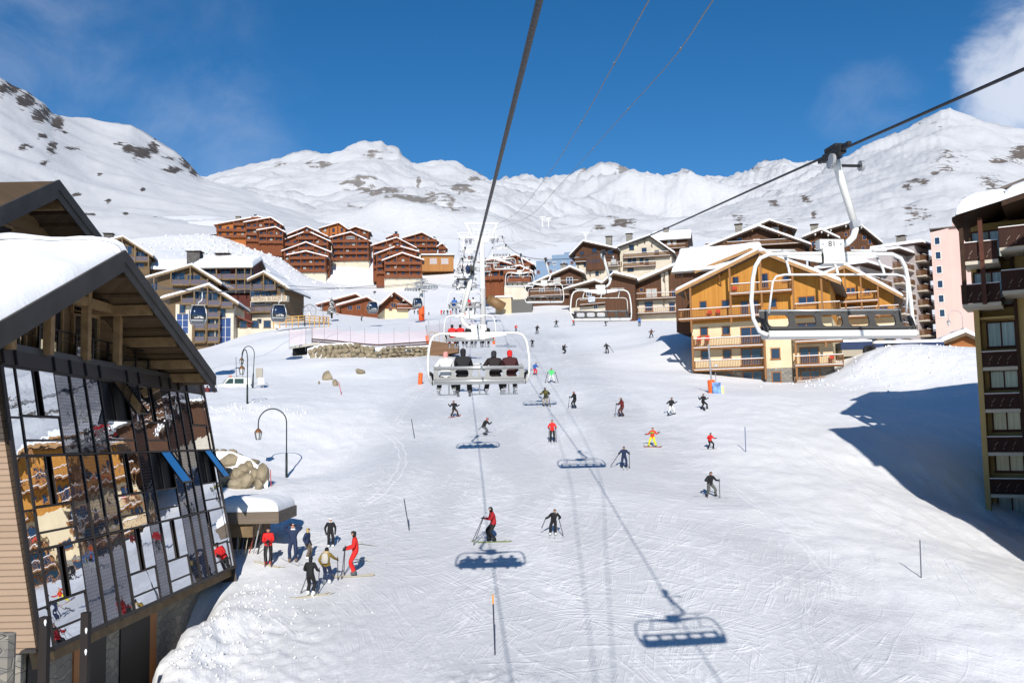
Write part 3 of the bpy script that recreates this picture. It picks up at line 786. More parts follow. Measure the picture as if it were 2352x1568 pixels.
def balcony(th, x0, x1, y, z, depth=1.3, h=1.05, slab=None, rail=None, style='slat', snow=True, sides=True, sp=0.2, sth=0.2):
    slab = slab or RAILW; rail = rail or RAILW
    b = MB(); b.box(x0, x1, y - depth, y - .003, z - sth, z)
    o = b.build('balcony', slab, th)
    r = MB(); yf = y - depth + .06
    def run(p, q):
        p = Vector(p); q = Vector(q); d = (q - p); L = d.length; d /= L; up = Vector((0, 0, 1))
        if style == 'slat':
            r.bar(p + up * h, q + up * h, .09, .07); r.bar(p + up * .14, q + up * .14, .06, .06)
            n = max(2, int(L / sp))
            for i in range(n + 1):
                a = p + d * (L * i / n); r.bar(a + up * .05, a + up * (h - .03), .045 if 0 < i < n else .1)
        elif style == 'board':
            for zz, hh in ((.18, .24), (.50, .24), (.82, .24)): r.bar(p + up * zz, q + up * zz, .05, hh)
            r.bar(p + up * h, q + up * h, .12, .07)
        elif style == 'panel':
            r.bar(p + up * (h * .5), q + up * (h * .5), .05, h - .08); r.bar(p + up * h, q + up * h, .13, .07)
        elif style == 'glass':
            r.bar(p + up * h, q + up * h, .1, .1); r.bar(p + up * .1, q + up * .1, .08, .14)
            n = max(1, round(L / 2.2))
            for i in range(n + 1): a = p + d * (L * i / n); r.bar(a, a + up * h, .1)
    A, B = (x0 + .05, yf, z), (x1 - .05, yf, z)
    run(A, B)
    if sides: run((x0 + .05, y - .02, z), A); run(B, (x1 - .05, y - .02, z))
    rl = r.build('railing', rail, o)
    if style == 'glass':
        g = MB(); g.box(x0 + .1, x1 - .1, yf - .012, yf + .012, z + .17, z + h - .05); g.build('glass_panel', PGLASS, o)
    if snow:
        s = MB(); s.bar((x0, yf, z + h + .075), (x1, yf, z + h + .075), .12, .07); s.bar((x0, y - depth - .02, z + .01), (x1, y - depth - .02, z + .01), .1, .07)
        s.build('snow_cap', ROOFSNOW, o)
    return o


def post(th, x, y, z0, z1, w=.2, m=None): return MB().box(x - w / 2, x + w / 2, y - w / 2, y + w / 2, z0, z1).build('post', m or RAILW, th)


def chimney(th, x, y, z0, z1, w=1.1, m=None):
    o = MB().box(x - w / 2, x + w / 2, y - w / 2, y + w / 2, z0, z1).build('chimney', m or STONE, th)
    MB().box(x - w * .62, x + w * .62, y - w * .62, y + w * .62, z1 + .22, z1 + .32).box(x - .06, x + .06, y - .06, y + .06, z1, z1 + .22).build('chimney_cap', DKW, o)
    return o


def bracket(th, x, y, z, reach=1.1, drop=1.1, m=None):
    b = MB(); b.bar((x, y, z), (x, y - reach, z), .16, .18); b.bar((x, y - .02, z - drop), (x, y - reach * .92, z - .05), .13, .13)
    return b.build('bracket', m or RAILW, th)


# ------------------------------------------------------------------ the golden chalet on the right
th, F = house('chalet', 'large chalet of golden boards over cream walls behind the empty numbered lift chair', 'chalet', *c6(1090, 1540), 112, -22)
L6 = lambda a, b, y=0: F.L(c6(a, b), y)
pk, el, er = L6(1090, 308, -1.8), L6(325, 690, -1.8), L6(1842, 600, -1.8)
zS, zP = 1.75, L6(800, 975)[1]
roof, xl, xr, top = gable_block(F, pk, el, er, -3.0, 0, 14, [(zS, STONE), (zP, CREAM), (None, GOLD)], FASC, (1.5, 1.3), 1.8, .6, .42)
for a, b, w, h, z, d in ((480, 1138, 0, 0, 1405, 1.5), (480, 1132, 0, 0, 1197, 1.5)):
    x0 = L6(a, z, -1.5)[0]; x1, zz = L6(b, z - 10, -1.5); balcony(th, x0, x1, 0, zz + .1, 1.5, 1.05, sp=.19)
x0, zz = L6(355, 955, -1.6); x1 = L6(1105, 930, -1.6)[0]; balcony(th, x0, x1, 0, zz + .1, 1.6, 1.1, sp=.19)
x0, zz = L6(828, 722, -1.6); x1 = L6(1392, 700, -1.6)[0]; balcony(th, x0, x1, 0, zz + .12, 1.6, 1.1, sp=.19)
x0, zz = L6(1415, 905, -1.6); x1 = L6(1840, 890, -1.6)[0]; balcony(th, x0, x1, 0, zz + .1, 1.6, 1.1, sp=.19)
x0, zz = L6(1425, 1380, -1.7); x1 = L6(1868, 1375, -1.7)[0]; balcony(th, x0, x1, 0, zz + .1, 1.7, 1.05, sp=.19)
x0, zz = L6(1425, 1160, -1.7); x1 = L6(1860, 1150, -1.7)[0]; balcony(th, x0, x1, 0, zz + .1, 1.7, 1.05, sp=.19)
x0, zz = L6(1425, 1570, -2.2); x1 = L6(1880, 1560, -2.2)[0]; balcony(th, x0, x1, 0, zz + .1, 2.2, 1.0, sp=.19, snow=False)
xa = L6(1140, 1300, -1.3)[0]; xb = L6(1392, 1300, -1.3)[0]
MB().box(xa, xb, -1.3, -.003, zS, zP - .1).build('wall', CREAM, th)
MB().box(xa + .05, xb - .05, -1.25, -.004, -3, zS - .004).build('wall', STONE, th)
for cx, cy, w, h, yy, mu in ((878, 590, .85, .95, 0, 0), (1145, 595, .95, 1.9, 0, 0), (1340, 578, .85, .8, 0, 0), (580, 815, .95, 1.0, 0, 0), (785, 805, 1.0, 1.0, 0, 0), (960, 850, 1.0, 1.9, 0, 0), (1050, 845, 1.0, 1.9, 0, 0),
                         (1225, 800, .8, 1.1, 0, 0), (1530, 775, 2.0, 1.05, 0, 1), (588, 1060, 1.0, 1.1, 0, 0), (790, 1052, 1.0, 1.1, 0, 0), (1020, 1095, 2.5, 2.1, 0, 1), (1530, 1060, 2.2, 2.0, 0, 1),
                         (598, 1277, 1.05, 1.2, 0, 0), (800, 1268, 1.05, 1.15, 0, 0), (1025, 1292, 2.5, 2.1, 0, 1), (1245, 1262, 1.1, 1.35, -1.3, 0), (1255, 1478, 1.1, 1.3, -1.25, 0), (1555, 1280, 2.2, 2.0, 0, 1),
                         (605, 1480, 1.0, 1.0, 0, 0), (810, 1472, 1.0, 1.0, 0, 0), (1035, 1480, 2.4, 1.6, 0, 1), (1565, 1470, 2.2, 1.5, 0, 1)):
    x, z = L6(cx, cy, yy); window(th, x, z, w, h, yy, mull=mu)
for cx, ct, cb in ((460, 640, 1070), (820, 462, 990), (1100, 330, 840), (1395, 440, 850), (1662, 570, 880), (480, 1100, 1420), (1140, 1090, 1500), (1425, 1100, 1500), (1705, 1100, 1200)):
    x, z1 = L6(cx, ct, -1.55); z0 = L6(cx, cb, -1.55)[1]
    post(th, x, -1.55, z0, min(z1, top(min(max(x, xl), xr)) + .1), .22)
for fx in (-8.2, -4, 4, 8.2): bracket(th, fx, 0, top(fx) - .12, 1.5, 1.3)
for cx, cy in ((865, 680), (715, 890), (635, 900), (540, 1140), (615, 1135), (1760, 1310), (1490, 1120)):   # red chairs on the balconies
    x, z = L6(cx, cy, -.8)
    b = MB(); b.box(x - .26, x + .26, -1.0, -.5, z - .05, z); b.box(x - .26, x + .26, -.52, -.46, z, z + .5)
    for sx in (-.22, .18): b.box(x + sx, x + sx + .04, -1.0, -.96, z - .45, z - .05); b.box(x + sx, x + sx + .04, -.52, -.48, z - .45, z - .05)
    o = b.build('balcony_chair', REDC); o.matrix_world = th.matrix_basis.copy() if False else Matrix.Translation(th.location) @ Matrix.Rotation(th.rotation_euler.z, 4, 'Z')
    tag(o, {865: 'red chair on the top middle balcony of the golden chalet', 715: 'right of two red chairs on the long timber balcony of the golden chalet', 635: 'left of two red chairs on the long timber balcony of the golden chalet', 540: 'left red chair on the cream storey balcony above the orange padded pole', 615: 'red chair behind the top of the orange padded pole on a balcony', 1760: 'red chair at the right end of the lower balcony of the golden chalet', 1490: 'red chair on the balcony just below the empty chairlift seat'}[cx], 'chair', 'red chairs on the balconies of the golden chalet')

# its right-hand neighbour, half hidden by the chair
th, F = house('chalet', 'smaller golden gable with stepped balconies to the right of the big golden chalet', 'chalet', *c6(1880, 1230), 121, -22)
L = lambda a, b, y=0: F.L(c6(a, b), y)
pk, el, er = L(1882, 450, -1.4), L(1560, 585, -1.4), L(2410, 735, -1.4)
roof, xl, xr, top = gable_block(F, pk, el, er, -4, 0, 12, [(L(1900, 905)[1], CREAM), (None, GOLD)], FASC, (.8, 1.0), 1.4, .5, .4, seed=5)
for a, b, z in ((1830, 2185, 790), (1830, 2380, 925), (1880, 2390, 1100)):
    x0, zz = L(a, z, -1.3); x1 = L(b, z, -1.3)[0]; balcony(th, x0, x1, 0, zz, 1.3, 1.05, sp=.22)
for a, b, w, h in ((1935, 690, 1.2, 1.0), (2085, 695, .8, .8), (2230, 850, 1.3, .9), (1930, 860, 1.2, 1.2), (2095, 860, 1.2, 1.1), (1950, 1050, 1.4, 1.2), (2200, 1050, 1.4, 1.2), (1900, 1150, 1.2, 1.0), (2110, 1150, 1.6, 1.0), (2290, 1140, 1.2, 1.0)):
    x, z = L(a, b); window(th, x, z, w, h)
for a in (1885, 2030, 2185):
    x = L(a, 700, -1.25)[0]; post(th, x, -1.25, L(a, 930, -1.25)[1], top(x), .2)
# the low block behind its left shoulder, all roof snow
th, F = house('chalet', 'low chalet under a broad snow roof behind the golden chalet', 'chalet', *c6(560, 640), 124, -22)
L = lambda a, b, y=0: F.L(c6(a, b), y)
x0 = L(318, 500)[0]; x1 = L(1060, 400)[0]
eave_block(F, x0, x1, 0, 9, -6, L(400, 480)[1], L(400, 345, 4.5)[1], [(None, BROWN)], FASC, .8, .3, .6, seed=8)
for a in (350, 380): x, z = L(a, 520); window(th, x, z, .5, 1.1)
pk2 = L(1010, 292, -1)
gable_block(F, pk2, L(500, 500, -1), (pk2[0] + 3, pk2[1] - 1.4), -5, .2, 8, [(None, GOLD)], FASC, (1, 1), 1.0, .5, .35, seed=9)

# ------------------------------------------------------------------ brown and cream chalets behind the run
def rows(F, th, y, xs, zs, w, h, fr=None, gl=None, mull=0, far=True):
    for z in zs:
        for x in xs: window(th, x, z, w, h, y, fr, gl, mull, far=far)


th, F = house('chalet', 'cream and brown chalet with twin gables behind the run, below the thick cable', 'chalet', *k5(760, 830), 256, -14)
L = lambda a, b, y=0: F.L(k5(a, b), y)
pk, el, er = L(1465, 170, -1.5), L(965, 350, -1.5), L(1850, 440, -1.5)
roof, xl, xr, top = gable_block(F, pk, el, er, -5, 0, 12, [(None, WHITEP)], DKW, (.8, 1.0), 1.5, .5, .5, seed=1)
for a, b, z in ((1075, 1785, 510), (1075, 1560, 650)):
    x0, zz = L(a, z, -1.3); x1 = L(b, z, -1.3)[0]; balcony(th, x0, x1, 0, zz, 1.3, 1.1, BRNR, BRNR, 'board')
for a, b, w, h in ((1200, 355, 1.3, 1.4), (1390, 400, 1.3, 1.5), (1580, 430, 1.2, 1.3), (1170, 540, 1.1, 1.5), (1240, 545, 1.0, 1.5), (1350, 560, 1.0, 1.5), (1430, 570, 1.0, 1.5), (1185, 690, 1.6, 1.0)):
    x, z = L(a, b); window(th, x, z, w, h, 0, DKW, GLASS, 0)
for a, b in ((1290, 270), (1400, 235), (1510, 290)): x, z = L(a, b); bracket(th, x, 0, z, 1.3, 1.2, DKW)
pk, el, er = L(468, 258, -4.5), L(255, 480, -4.5), L(1000, 375, -4.5)
roof, xl, xr, top = gable_block(F, pk, el, er, -5, -3, 12, [(L(500, 600, -3)[1], WHITEP), (None, BROWN)], DKW, (1.5, .5), 1.5, .5, .5, seed=2)
x0, zz = L(345, 570, -4); x1 = L(520, 560, -4)[0]; balcony(th, x0, x1, -3, zz, 1.2, 1.1, BRNR, BRNR, 'slat', sp=.35)
x0, zz = L(515, 700, -4.4); x1 = L(790, 640, -4.4)[0]
MB().box(x0, x1, -4.4, -3.003, zz, L(520, 470, -4.4)[1]).build('wall', BROWN, th)
rows(F, th, -4.4, [x0 + .5 + i * .62 for i in range(6)], [L(600, 560, -4.4)[1]], .32, 1.1, BRNR, GLASS)
x0, zz = L(830, 640, -4.2); x1 = L(1045, 660, -4.2)[0]; balcony(th, x0, x1, -3, zz, 1.2, 1.1, BRNR, BRNR, 'slat', sp=.35)
for a, b, w, h in ((450, 440, 1.2, .9), (640, 395, 1.3, 1.3), (500, 610, .8, 1.2), (490, 790, .9, 1.0), (680, 745, .9, 1.2), (930, 575, 1.6, 1.8), (880, 420, 1.4, 1.5), (880, 730, 1.6, 1.0)):
    x, z = L(a, b, -3); window(th, x, z, w, h, -3, DKW, GLASSC if a == 930 else GLASS, 0)
for a, b in ((400, 610), (580, 720), (730, 690)): x, z = L(a, b, -3); bracket(th, x, -3, z, 1.2, 1.3, DKW)
for a, b, y in ((860, 265, 4), (1165, 225, 4)): x, z = L(a, b, y); chimney(th, x, y, z - 2, z + 1.1, 1.6)

th, F = house('chalet', 'cream chalet with a long snow rake and arched window beside the golden chalet', 'chalet', *k5(1400, 1430), 194, -12)
L = lambda a, b, y=0: F.L(k5(a, b), y)
pk, el, er = L(2080, 520, -1.8), L(985, 990, -1.8), L(2700, 790, -1.8)
roof, xl, xr, top = gable_block(F, pk, el, er, -4, 0, 13, [(L(1500, 1135)[1], WHITEP), (None, BROWN)], FASCD, (1.2, 1.0), 1.8, .5, .65, seed=3)
for b in (1130, 1345):
    x0, zz = L(1270 if b < 1200 else 1290, b, -1.6); x1 = L(1900, b, -1.6)[0]; balcony(th, x0, x1, 0, zz, 1.6, 1.1, BRNR, RAILW, 'slat', sp=.4)
for a, b, w, h, g in ((1500, 1040, 2.4, 2.0, GLASSC), (1350, 990, .8, .9, GLASS), (1460, 1240, 1.7, 2.1, GLASS), (1810, 1250, 1.3, 2.0, GLASS), (1840, 1050, 1.2, 1.8, GLASS)):
    x, z = L(a, b); window(th, x, z, w, h, 0, FRAME, g, 1 if w > 2 else 0)
for a in (1680, 1740): x, z = L(a, 1100); MB().box(x - .35, x + .35, -.25, -.002, z, top(x)).build('pillar', WHITEP, th)
for a, b in ((1300, 1140), (1690, 1150), (1690, 800)): x, z = L(a, b); bracket(th, x, 0, z, 1.4, 1.4, BRNR)
pk2, el2, er2 = L(925, 735, -7), L(850, 870, -7), L(1010, 800, -7)
gable_block(F, pk2, (pk2[0] - 2.4, pk2[1] - 2.0), (pk2[0] + 4.5, pk2[1] - 1.3), -3, -5.5, 9, [(None, BROWN)], FASCD, (.4, .4), 1.4, .5, .5, seed=4)
th, F = house('chalet', 'dark timber house with slanted balconies below the cream chalet, behind the second empty chair', 'chalet', *k5(640, 1270), 226, -30)
L = lambda a, b, y=0: F.L(k5(a, b), y)
pk, el, er = L(640, 850, -1.5), L(165, 985, -1.5), L(1050, 1000, -1.5)
roof, xl, xr, top = gable_block(F, pk, el, er, -4, 0, 8, [(L(700, 1230)[1], WHITEP), (None, BROWN)], FASCD, (.9, .9), 1.5, .5, .5, seed=6)
for b, q in ((1215, 0), (1270, 2)):
    x0, zz = L(420 if q == 0 else 885, b, -1.4); x1 = L(890 if q == 0 else 1010, b - 80, -1.4)[0]; balcony(th, x0, x1, 0, zz, 1.4, 1.1, BRNR, BRNR, 'board')
for a, b, w, h in ((660, 1240, 1.1, 1.4), (840, 1200, 1.1, 1.4), (560, 1050, 1.4, 1.2), (780, 1020, 1.4, 1.2)): x, z = L(a, b); window(th, x, z, w, h, 0, WFRAME)
x, z = L(600, 1135, -1.5)
for k in range(3): pass
tag(MB().box(-.9, .9, -.03, .03, -.65, .65).build('banner', mat('banner_cloth', (0.45, 0.5, 0.75), 0.8, var=0.7, scale=1.6), None, loc=th.location + F.X * x + F.N * (-1.62) + Vector((0, 0, z)), rot=(0, 0, R(-30))), 'pale blue and pink printed banner hung on a brown balcony rail', 'banner')
th, F = house('chalet', 'brown chalet with snow roof in front of the blue block', 'chalet', *k5(200, 1010), 242, -8)
L = lambda a, b, y=0: F.L(k5(a, b), y)
pk, el, er = L(270, 645, -1.5), L(-420, 950, -1.5), L(480, 735, -1.5)
roof, xl, xr, top = gable_block(F, pk, el, er, -6, 0, 11, [(None, BROWN)], FASCD, (.9, .9), 1.5, .5, .5, seed=7)
x0, zz = L(-40, 925, -1.3); x1 = L(400, 915, -1.3)[0]; balcony(th, x0, x1, 0, zz, 1.3, 1.1, BRNR, BRNR, 'slat', sp=.4)
x0, zz = L(-330, 1080, -1.3); x1 = L(400, 1075, -1.3)[0]; balcony(th, x0, x1, 0, zz, 1.3, 1.1, BRNR, BRNR, 'board')
for a, b, w, h, g in ((75, 855, 1.8, 1.7, GLASSC), (265, 850, 1.7, 1.7, GLASS), (80, 1010, 1.4, 1.5, GLASS), (-150, 1010, 1.4, 1.3, GLASS), (300, 1010, 1.4, 1.5, GLASS)): x, z = L(a, b); window(th, x, z, w, h, 0, WFRAME, g, 1)
chimney(th, *[L(180, 640, 3)[0], 3], L(180, 660, 3)[1] - 1, L(180, 640, 3)[1] + .3, 1.6)

BLUE = mat('blue_cladding', (0.17, 0.25, 0.36), 0.6, var=0.06, scale=.5)
th, F = house('apartment_block', 'plain blue flat roofed block behind the chairlift', 'building', *c5(1200, 610), 300, -10)
L = lambda a, b, y=0: F.L(c5(a, b), y)
x0, x1 = L(1030, 500)[0], L(1420, 500)[0]; xm = L(1175, 400)[0]
MB().box(x0, x1, 0, 14, -8, L(1030, 412)[1]).build('wall', BLUE, th)
MB().box(xm, x1, -.3, 13, -8, L(1180, 360)[1]).build('wall', BLUE, th)
MB().box(L(870, 600, 1)[0], x0, 1, 10, -8, L(900, 545, 1)[1]).build('wall', BLUE, th)
MB().box(L(1290, 345, 3)[0], x1, 2, 10, -2, L(1300, 338, 3)[1]).build('wall', BLUE, th)
for a, b in ((1200, 437), (1285, 432), (1140, 437), (1050, 515), (1160, 510), (1200, 508), (1330, 500), (1360, 430)):
    x, z = L(a, b); window(th, x, z, .95, 1.05, -.3 if a > 1175 else 0, WFRAME if a in (1200, 1285) else FRAME, far=True)

th, F = house('chalet', 'dark chalet under a thick hipped snow roof with chimney, behind the twin gables', 'chalet', *c5(2250, 335), 275, -14)
L = lambda a, b, y=0: F.L(c5(a, b), y)
x0, x1 = L(2110, 250)[0], L(2420, 250)[0]
eave_block(F, x0, x1, 0, 10, -6, L(2250, 205)[1], L(2250, 160, 5)[1], [(None, BROWN)], DKW, 1.0, 1.0, .8, seed=11)
for a in (2250, 2300): x, z = L(a, 250); window(th, x, z, 1.2, 1.7, 0, FRAME, GLASSC, 0)
x0, zz = L(2190, 300, -1.2); x1 = L(2400, 300, -1.2)[0]; balcony(th, x0, x1, 0, zz, 1.2, 1.1, BRNR, BRNR, 'board')
x, z = L(2225, 140, 4); chimney(th, x, 4, z - 1.6, z + .6, 1.4)

for (lab, ap, d, yaw, pk_, el_, er_, seed, feats, chim) in (
        ('dark brown chalet with wide snow wings above the golden chalet ridge', (1040, 330), 205, -12, (1088, 92), (500, 330), (1570, 262), 12, ((915, 230, 1.3, 1.6), (1070, 240, 1.6, 1.7), (1260, 235, 1.2, 1.4)), (905, 110)),
        ('dark brown gable at the very back behind the wide winged chalet', (1200, 200), 232, -12, (1190, 40), (830, 190), (1440, 120), 13, ((1240, 120, 2.0, 1.2), (1330, 125, .9, .9)), None),
        ('brown chalet with a trussed gable left of the chair hanger plate', (1660, 330), 205, -16, (1665, 126), (1490, 195), (1835, 205), 14, ((1600, 260, 1.2, 1.4), (1730, 260, 1.2, 1.4)), (1600, 112)),
        ('tall brown chalet with white beam ends behind the curved hanger of the empty chair', (1980, 400), 228, -16, (1985, 48), (1560, 165), (2225, 245), 15, ((1950, 150, 1.4, 1.4), (2060, 200, 1.0, 1.2), (2110, 240, .9, 1.2), (1890, 170, .9, 1.0), (2050, 300, .9, 1.2), (1950, 300, .9, 1.2)), None)):
    th, F = house('chalet', lab, 'chalet', *c6(*ap), d, yaw)
    L = lambda a, b, y=0: F.L(c6(a, b), y)
    roof, xl, xr, top = gable_block(F, L(*pk_, -1.6), L(*el_, -1.6), L(*er_, -1.6), -9, 0, 11, [(None, BROWN)], DKW, (1.4, 1.0), 1.6, .5, .55, seed=seed)
    for a, b, w, h in feats: x, z = L(a, b); window(th, x, z, w, h, 0, FRAME, GLASSC if w > 1.5 else GLASS, 1 if w > 1.5 else 0)
    zz = L(ap[0], feats[0][1] + 38, -1.3)[1]
    if seed in (12, 14): balcony(th, xl + 1, xr - 1, 0, zz, 1.3, 1.0, BRNR, BRNR, 'board')
    if seed in (12, 14): balcony(th, xl + 2, xr - 2, 0, zz - 2.9, 1.3, 1.0, BRNR, BRNR, 'board')
    for q in (.25, .5, .75):
        x = xl + (xr - xl) * q
        MB().box(x - .15, x + .15, -1.75, -.003, top(x) - .36, top(x) - .02).build('beam', WFRAME if seed >= 14 else BRNR, th)
    if chim: x, z = L(*chim, 4); chimney(th, x, 4, z - 2, z + .5, 1.5)

# ------------------------------------------------------------------ apartment slab and pink stair tower
PINK = mat('pink_render', (0.66, 0.45, 0.40), 0.9, var=0.05, scale=.3)
GREYP = mat('grey_render', (0.42, 0.37, 0.36), 0.9, var=0.05, scale=.3)  # shadow grey of the face left of the pink tower, put into the colour
th, F = house('apartment_tower', 'tall pale pink stair tower with one column of small windows', 'building', *c7(880, 1400), 168, -28)
L = lambda a, b, y=0: F.L(c7(a, b), y)
xa, z1 = L(708, 560); xb = L(850, 537)[0]; xc = L(1045, 540)[0]
MB().prism([(xa, -8), (xb, -8), (xb, z1 + .25), (xa, z1 - .2)], 0, 9).build('wall', PINK, th)
MB().box(xb, xc + 5, .35, 9, -8, z1 + .3).build('wall', PINK, th)
MB().box(L(880, 500, 3)[0], xc + 2, 3, 8, 0, L(880, 485, 3)[1]).build('wall', PINK, th)
for b in (635, 748, 860, 973, 1087, 1200):
    x, z = L(762 + (b - 635) * .07, b); window(th, x, z, 1.0, 1.45, 0, mat('white_reveal', (.7, .66, .62), .8), GLASS, 0)
MB().box(xa - .15, xc + 5, -.12, 9.1, z1 + .31, z1 + .5).build('roof', ROOFM, th)
th, F = house('apartment_block', 'long grey apartment block with rows of brown balconies beside the pink tower', 'building', *c7(640, 1400), 172, 48)
L = lambda a, b, y=0: F.L(c7(a, b), y)
xr_ = L(712, 1000)[0]
steps = ((578, 640, 0), (400, 690, 1.5), (150, 800, 3.0))
xs = [xr_] + [L(a, b, y)[0] for a, b, y in steps]
for i, (a, b, y) in enumerate(steps):
    ztop = L(a, b, y)[1]; xa, xb = xs[i + 1], xs[i]
    MB().box(xa, xb, y, y + 9, -8, ztop - .6).build('wall', GREYP, th)
    rf = MB().box(xa - .3, xb - .01, y - 1.6, y + 9, ztop - .6, ztop - .3).build('roof', DKW, th)
    snow_slab(rf, (xa - .3, y - 1.6, ztop - .3), (xb, y - 1.6, ztop - .3), (xb, y + 8, ztop - .3), (xa - .3, y + 8, ztop - .3), .6)
    z = ztop - 3.6; n = max(1, int((xb - xa) / 5.2))
    while z > -5:
        for k in range(n):
            p0 = xa + (xb - xa) * k / n + .3; p1 = xa + (xb - xa) * (k + 1) / n - .3
            balcony(th, p0, p1, y, z, 1.5, 1.1, WHITEP, BRNR, 'board')
            window(th, (p0 + p1) / 2, z + 1.25, min(2.2, p1 - p0 - .5), 1.7, y, DKW, GLASS, 1, far=True)
        z -= 2.75
x, z = L(480, 620, 4); chimney(th, x, 4, z - 2, z + .3, 1.4)

# wooden shed, blue parked trailers on the ploughed mound
th, F = house('wooden_shed', 'small orange timber shed under a thick snow cap beside the right building', 'shed', *c7(960, 1510), 116, -12)
L = lambda a, b, y=0: F.L(c7(a, b), y)
gable_block(F, L(985, 1352, -.8), L(790, 1430, -.8), L(1180, 1440, -.8), -3, 0, 7, [(None, planks('shed_boards', (.34, .13, .035), (.24, .085, .025), .2, 'Z'))], FASCD, (.8, .5), .9, .3, .6, seed=21)
MB().box(L(870, 1500, -.2)[0] - .15, L(870, 1500, -.2)[0] + .15, -.06, -.003, -1, L(870, 1430)[1]).build('post', RAILW, th)
NAVY = mat('navy_paint', (0.012, 0.028, 0.085), 0.45, var=0.25, scale=.8)
CHAL = mat('pale_panel', (.35, .31, .24), .7)
for lab, a0, a1, b0, b1, dd in (('navy sided trailer with a bare rear wheel parked on the snow mound', 10, 255, 1422, 1520, 112), ('long navy trailer half buried in the ploughed snow mound', 270, 815, 1425, 1500, 114)):
    uv = c7((a0 + a1) / 2, b1 + 6); th = thing('parked_trailer', lab, 'trailer', P(*uv, dd), R(-4), 'navy trailers behind the snow mound')
    F = Fac(th, th.location, R(-4)); L = lambda a, b, y=0: F.L(c7(a, b), y)
    x0, z0 = L(a0, b1); x1, z1 = L(a1, b0)
    MB().box(x0, x1, 0, 2.4, max(z0, z1 - 1.6) + .5, z1).build('body', NAVY, th)
    MB().box(x0 + .1, x1 - .3, .05, 2.3, z0 - .3, max(z0, z1 - 1.6) + .49).build('skirt', CHAL, th)
    snow_slab(th, (x0, 0, z1), (x1, 0, z1), (x1, 2.4, z1), (x0, 2.4, z1), .35)
    for q in (.84, .93) if a0 == 10 else (.2, .28):
        w = MB(); x = x0 + (x1 - x0) * q; w.lathe([(.2, -.15), (.55, -.15), (.6, -.1), (.6, .1), (.55, .15), (.2, .15)], 16)
        w.xform(Matrix.Rotation(R(90), 3, 'X')); w.build('wheel', mat('rubber', (.015, .015, .016), .8), th, loc=(x, -.15, z0 + .35))
# ------------------------------------------------------------------ red timber residences on the hill
def red_block(F, conv, pk_, el_, er_, base, y, D, floors, nwin, seed, wall=None, base_z=None, balc=True, plain_top=0, snow=.5, nrow=None):
    th = F.th; wall = wall or REDW
    L = lambda p, yy=0: F.L(conv(*p), yy)
    pk, el, er = L(pk_, y - 1.2), L(el_, y - 1.2), L(er_, y - 1.2)
    zb = L((pk_[0], base), y)[1]
    roof, xl, xr, top = gable_block(F, pk, el, er, zb - 5, y, D, ([(zb + .4, WHITEP)] if y == 0 else []) + [(None, wall)], REDR, (1.0, 1.0), 1.2, .4, snow, .3, None, False, seed)
    hz = (min(top(xl), top(xr)) - zb)
    for k in range(floors):
        z = zb + .6 + k * 2.75
        lo, hi = xl, xr
        if z + 1.0 > top(xl):                  # upper floors narrow under the rake
            q = (z + 1.5 - top(xl)) / max(.05, (top(pk[0]) - top(xl))); lo = xl + (pk[0] - xl) * min(.85, q); hi = xr - (xr - pk[0]) * min(.85, q)
        if hi - lo < 2.5: continue
        n = max(1, int(round(nwin * (hi - lo) / (xr - xl))))
        if balc and k >= 0: balcony(th, lo, hi, y, z, 1.2, 1.0, REDR, REDR, 'panel', snow=False)
        for i in range(n):
            x = lo + (hi - lo) * (i + .5) / n
            window(th, x, z + 1.45, 1.25, 1.75, y, DKW, GLASSC if (i * 7 + k * 3 + seed) % 5 == 0 else GLASS, 1, far=True)
    for q in (0.02, .33, .67, .98):
        x = xl + (xr - xl) * q; post(th, x, y - 1.15, zb, top(x) - .1, .3, REDR)
    return pk, xl, xr, top, zb


th, F = house('red_chalet', 'stack of red timber gables stepping uphill, left of the two front stacks', 'chalet', *c4(1040, 690), 405, 4)
red_block(F, c4, (1045, 470), (868, 505), (1248, 522), 672, 0, 8, 3, 6, 1)
red_block(F, c4, (1045, 388), (818, 470), (1278, 480), 640, 5, 8, 4, 7, 2)
red_block(F, c4, (1055, 284), (822, 372), (1272, 382), 600, 10, 9, 6, 6, 3)
red_block(F, c4, (1052, 243), (816, 340), (1245, 335), 560, 18, 9, 5, 6, 4, balc=False)
th, F = house('red_chalet', 'stack of red timber gables stepping uphill, right of the two front stacks', 'chalet', *c4(1930, 745), 390, 6)
red_block(F, c4, (1930, 486), (1742, 556), (2132, 552), 725, 0, 8, 4, 5, 5)
red_block(F, c4, (1888, 420), (1668, 500), (2085, 475), 690, 5, 9, 5, 6, 6)
red_block(F, c4, (1878, 345), (1638, 420), (2062, 440), 640, 11, 10, 6, 6, 7)
th, F = house('red_chalet', 'broad red chalet with big gable windows between the two front stacks', 'chalet', *c4(1450, 580), 425, 2)
pk, xl, xr, top, zb = red_block(F, c4, (1456, 295), (1262, 345), (1642, 382), 565, 0, 11, 4, 6, 8)
x, z = F.L(c4(1465, 385)); window(F.th, x, z, 7, 1.4, 0, WFRAME, GLASS, 6)
x, z = F.L(c4(1456, 345)); window(F.th, x, z, 3.5, 1.1, 0, WFRAME, GLASS, 4)
th, F = house('red_chalet', 'orange gable peeping out behind the broad red chalet', 'chalet', *c4(1330, 420), 445, 4)
red_block(F, c4, (1345, 208), (1160, 262), (1432, 268), 420, 0, 10, 3, 3, 9, REDO, balc=False)
th, F = house('red_chalet', 'red gable behind the right shoulder of the broad red chalet', 'chalet', *c4(1510, 440), 450, 4)
red_block(F, c4, (1500, 245), (1360, 300), (1640, 292), 440, 0, 10, 3, 3, 10, balc=False)
th, F = house('red_chalet', 'red chalet topmost on the right of the hill, behind the right stack', 'chalet', *c4(2110, 500), 440, 6)
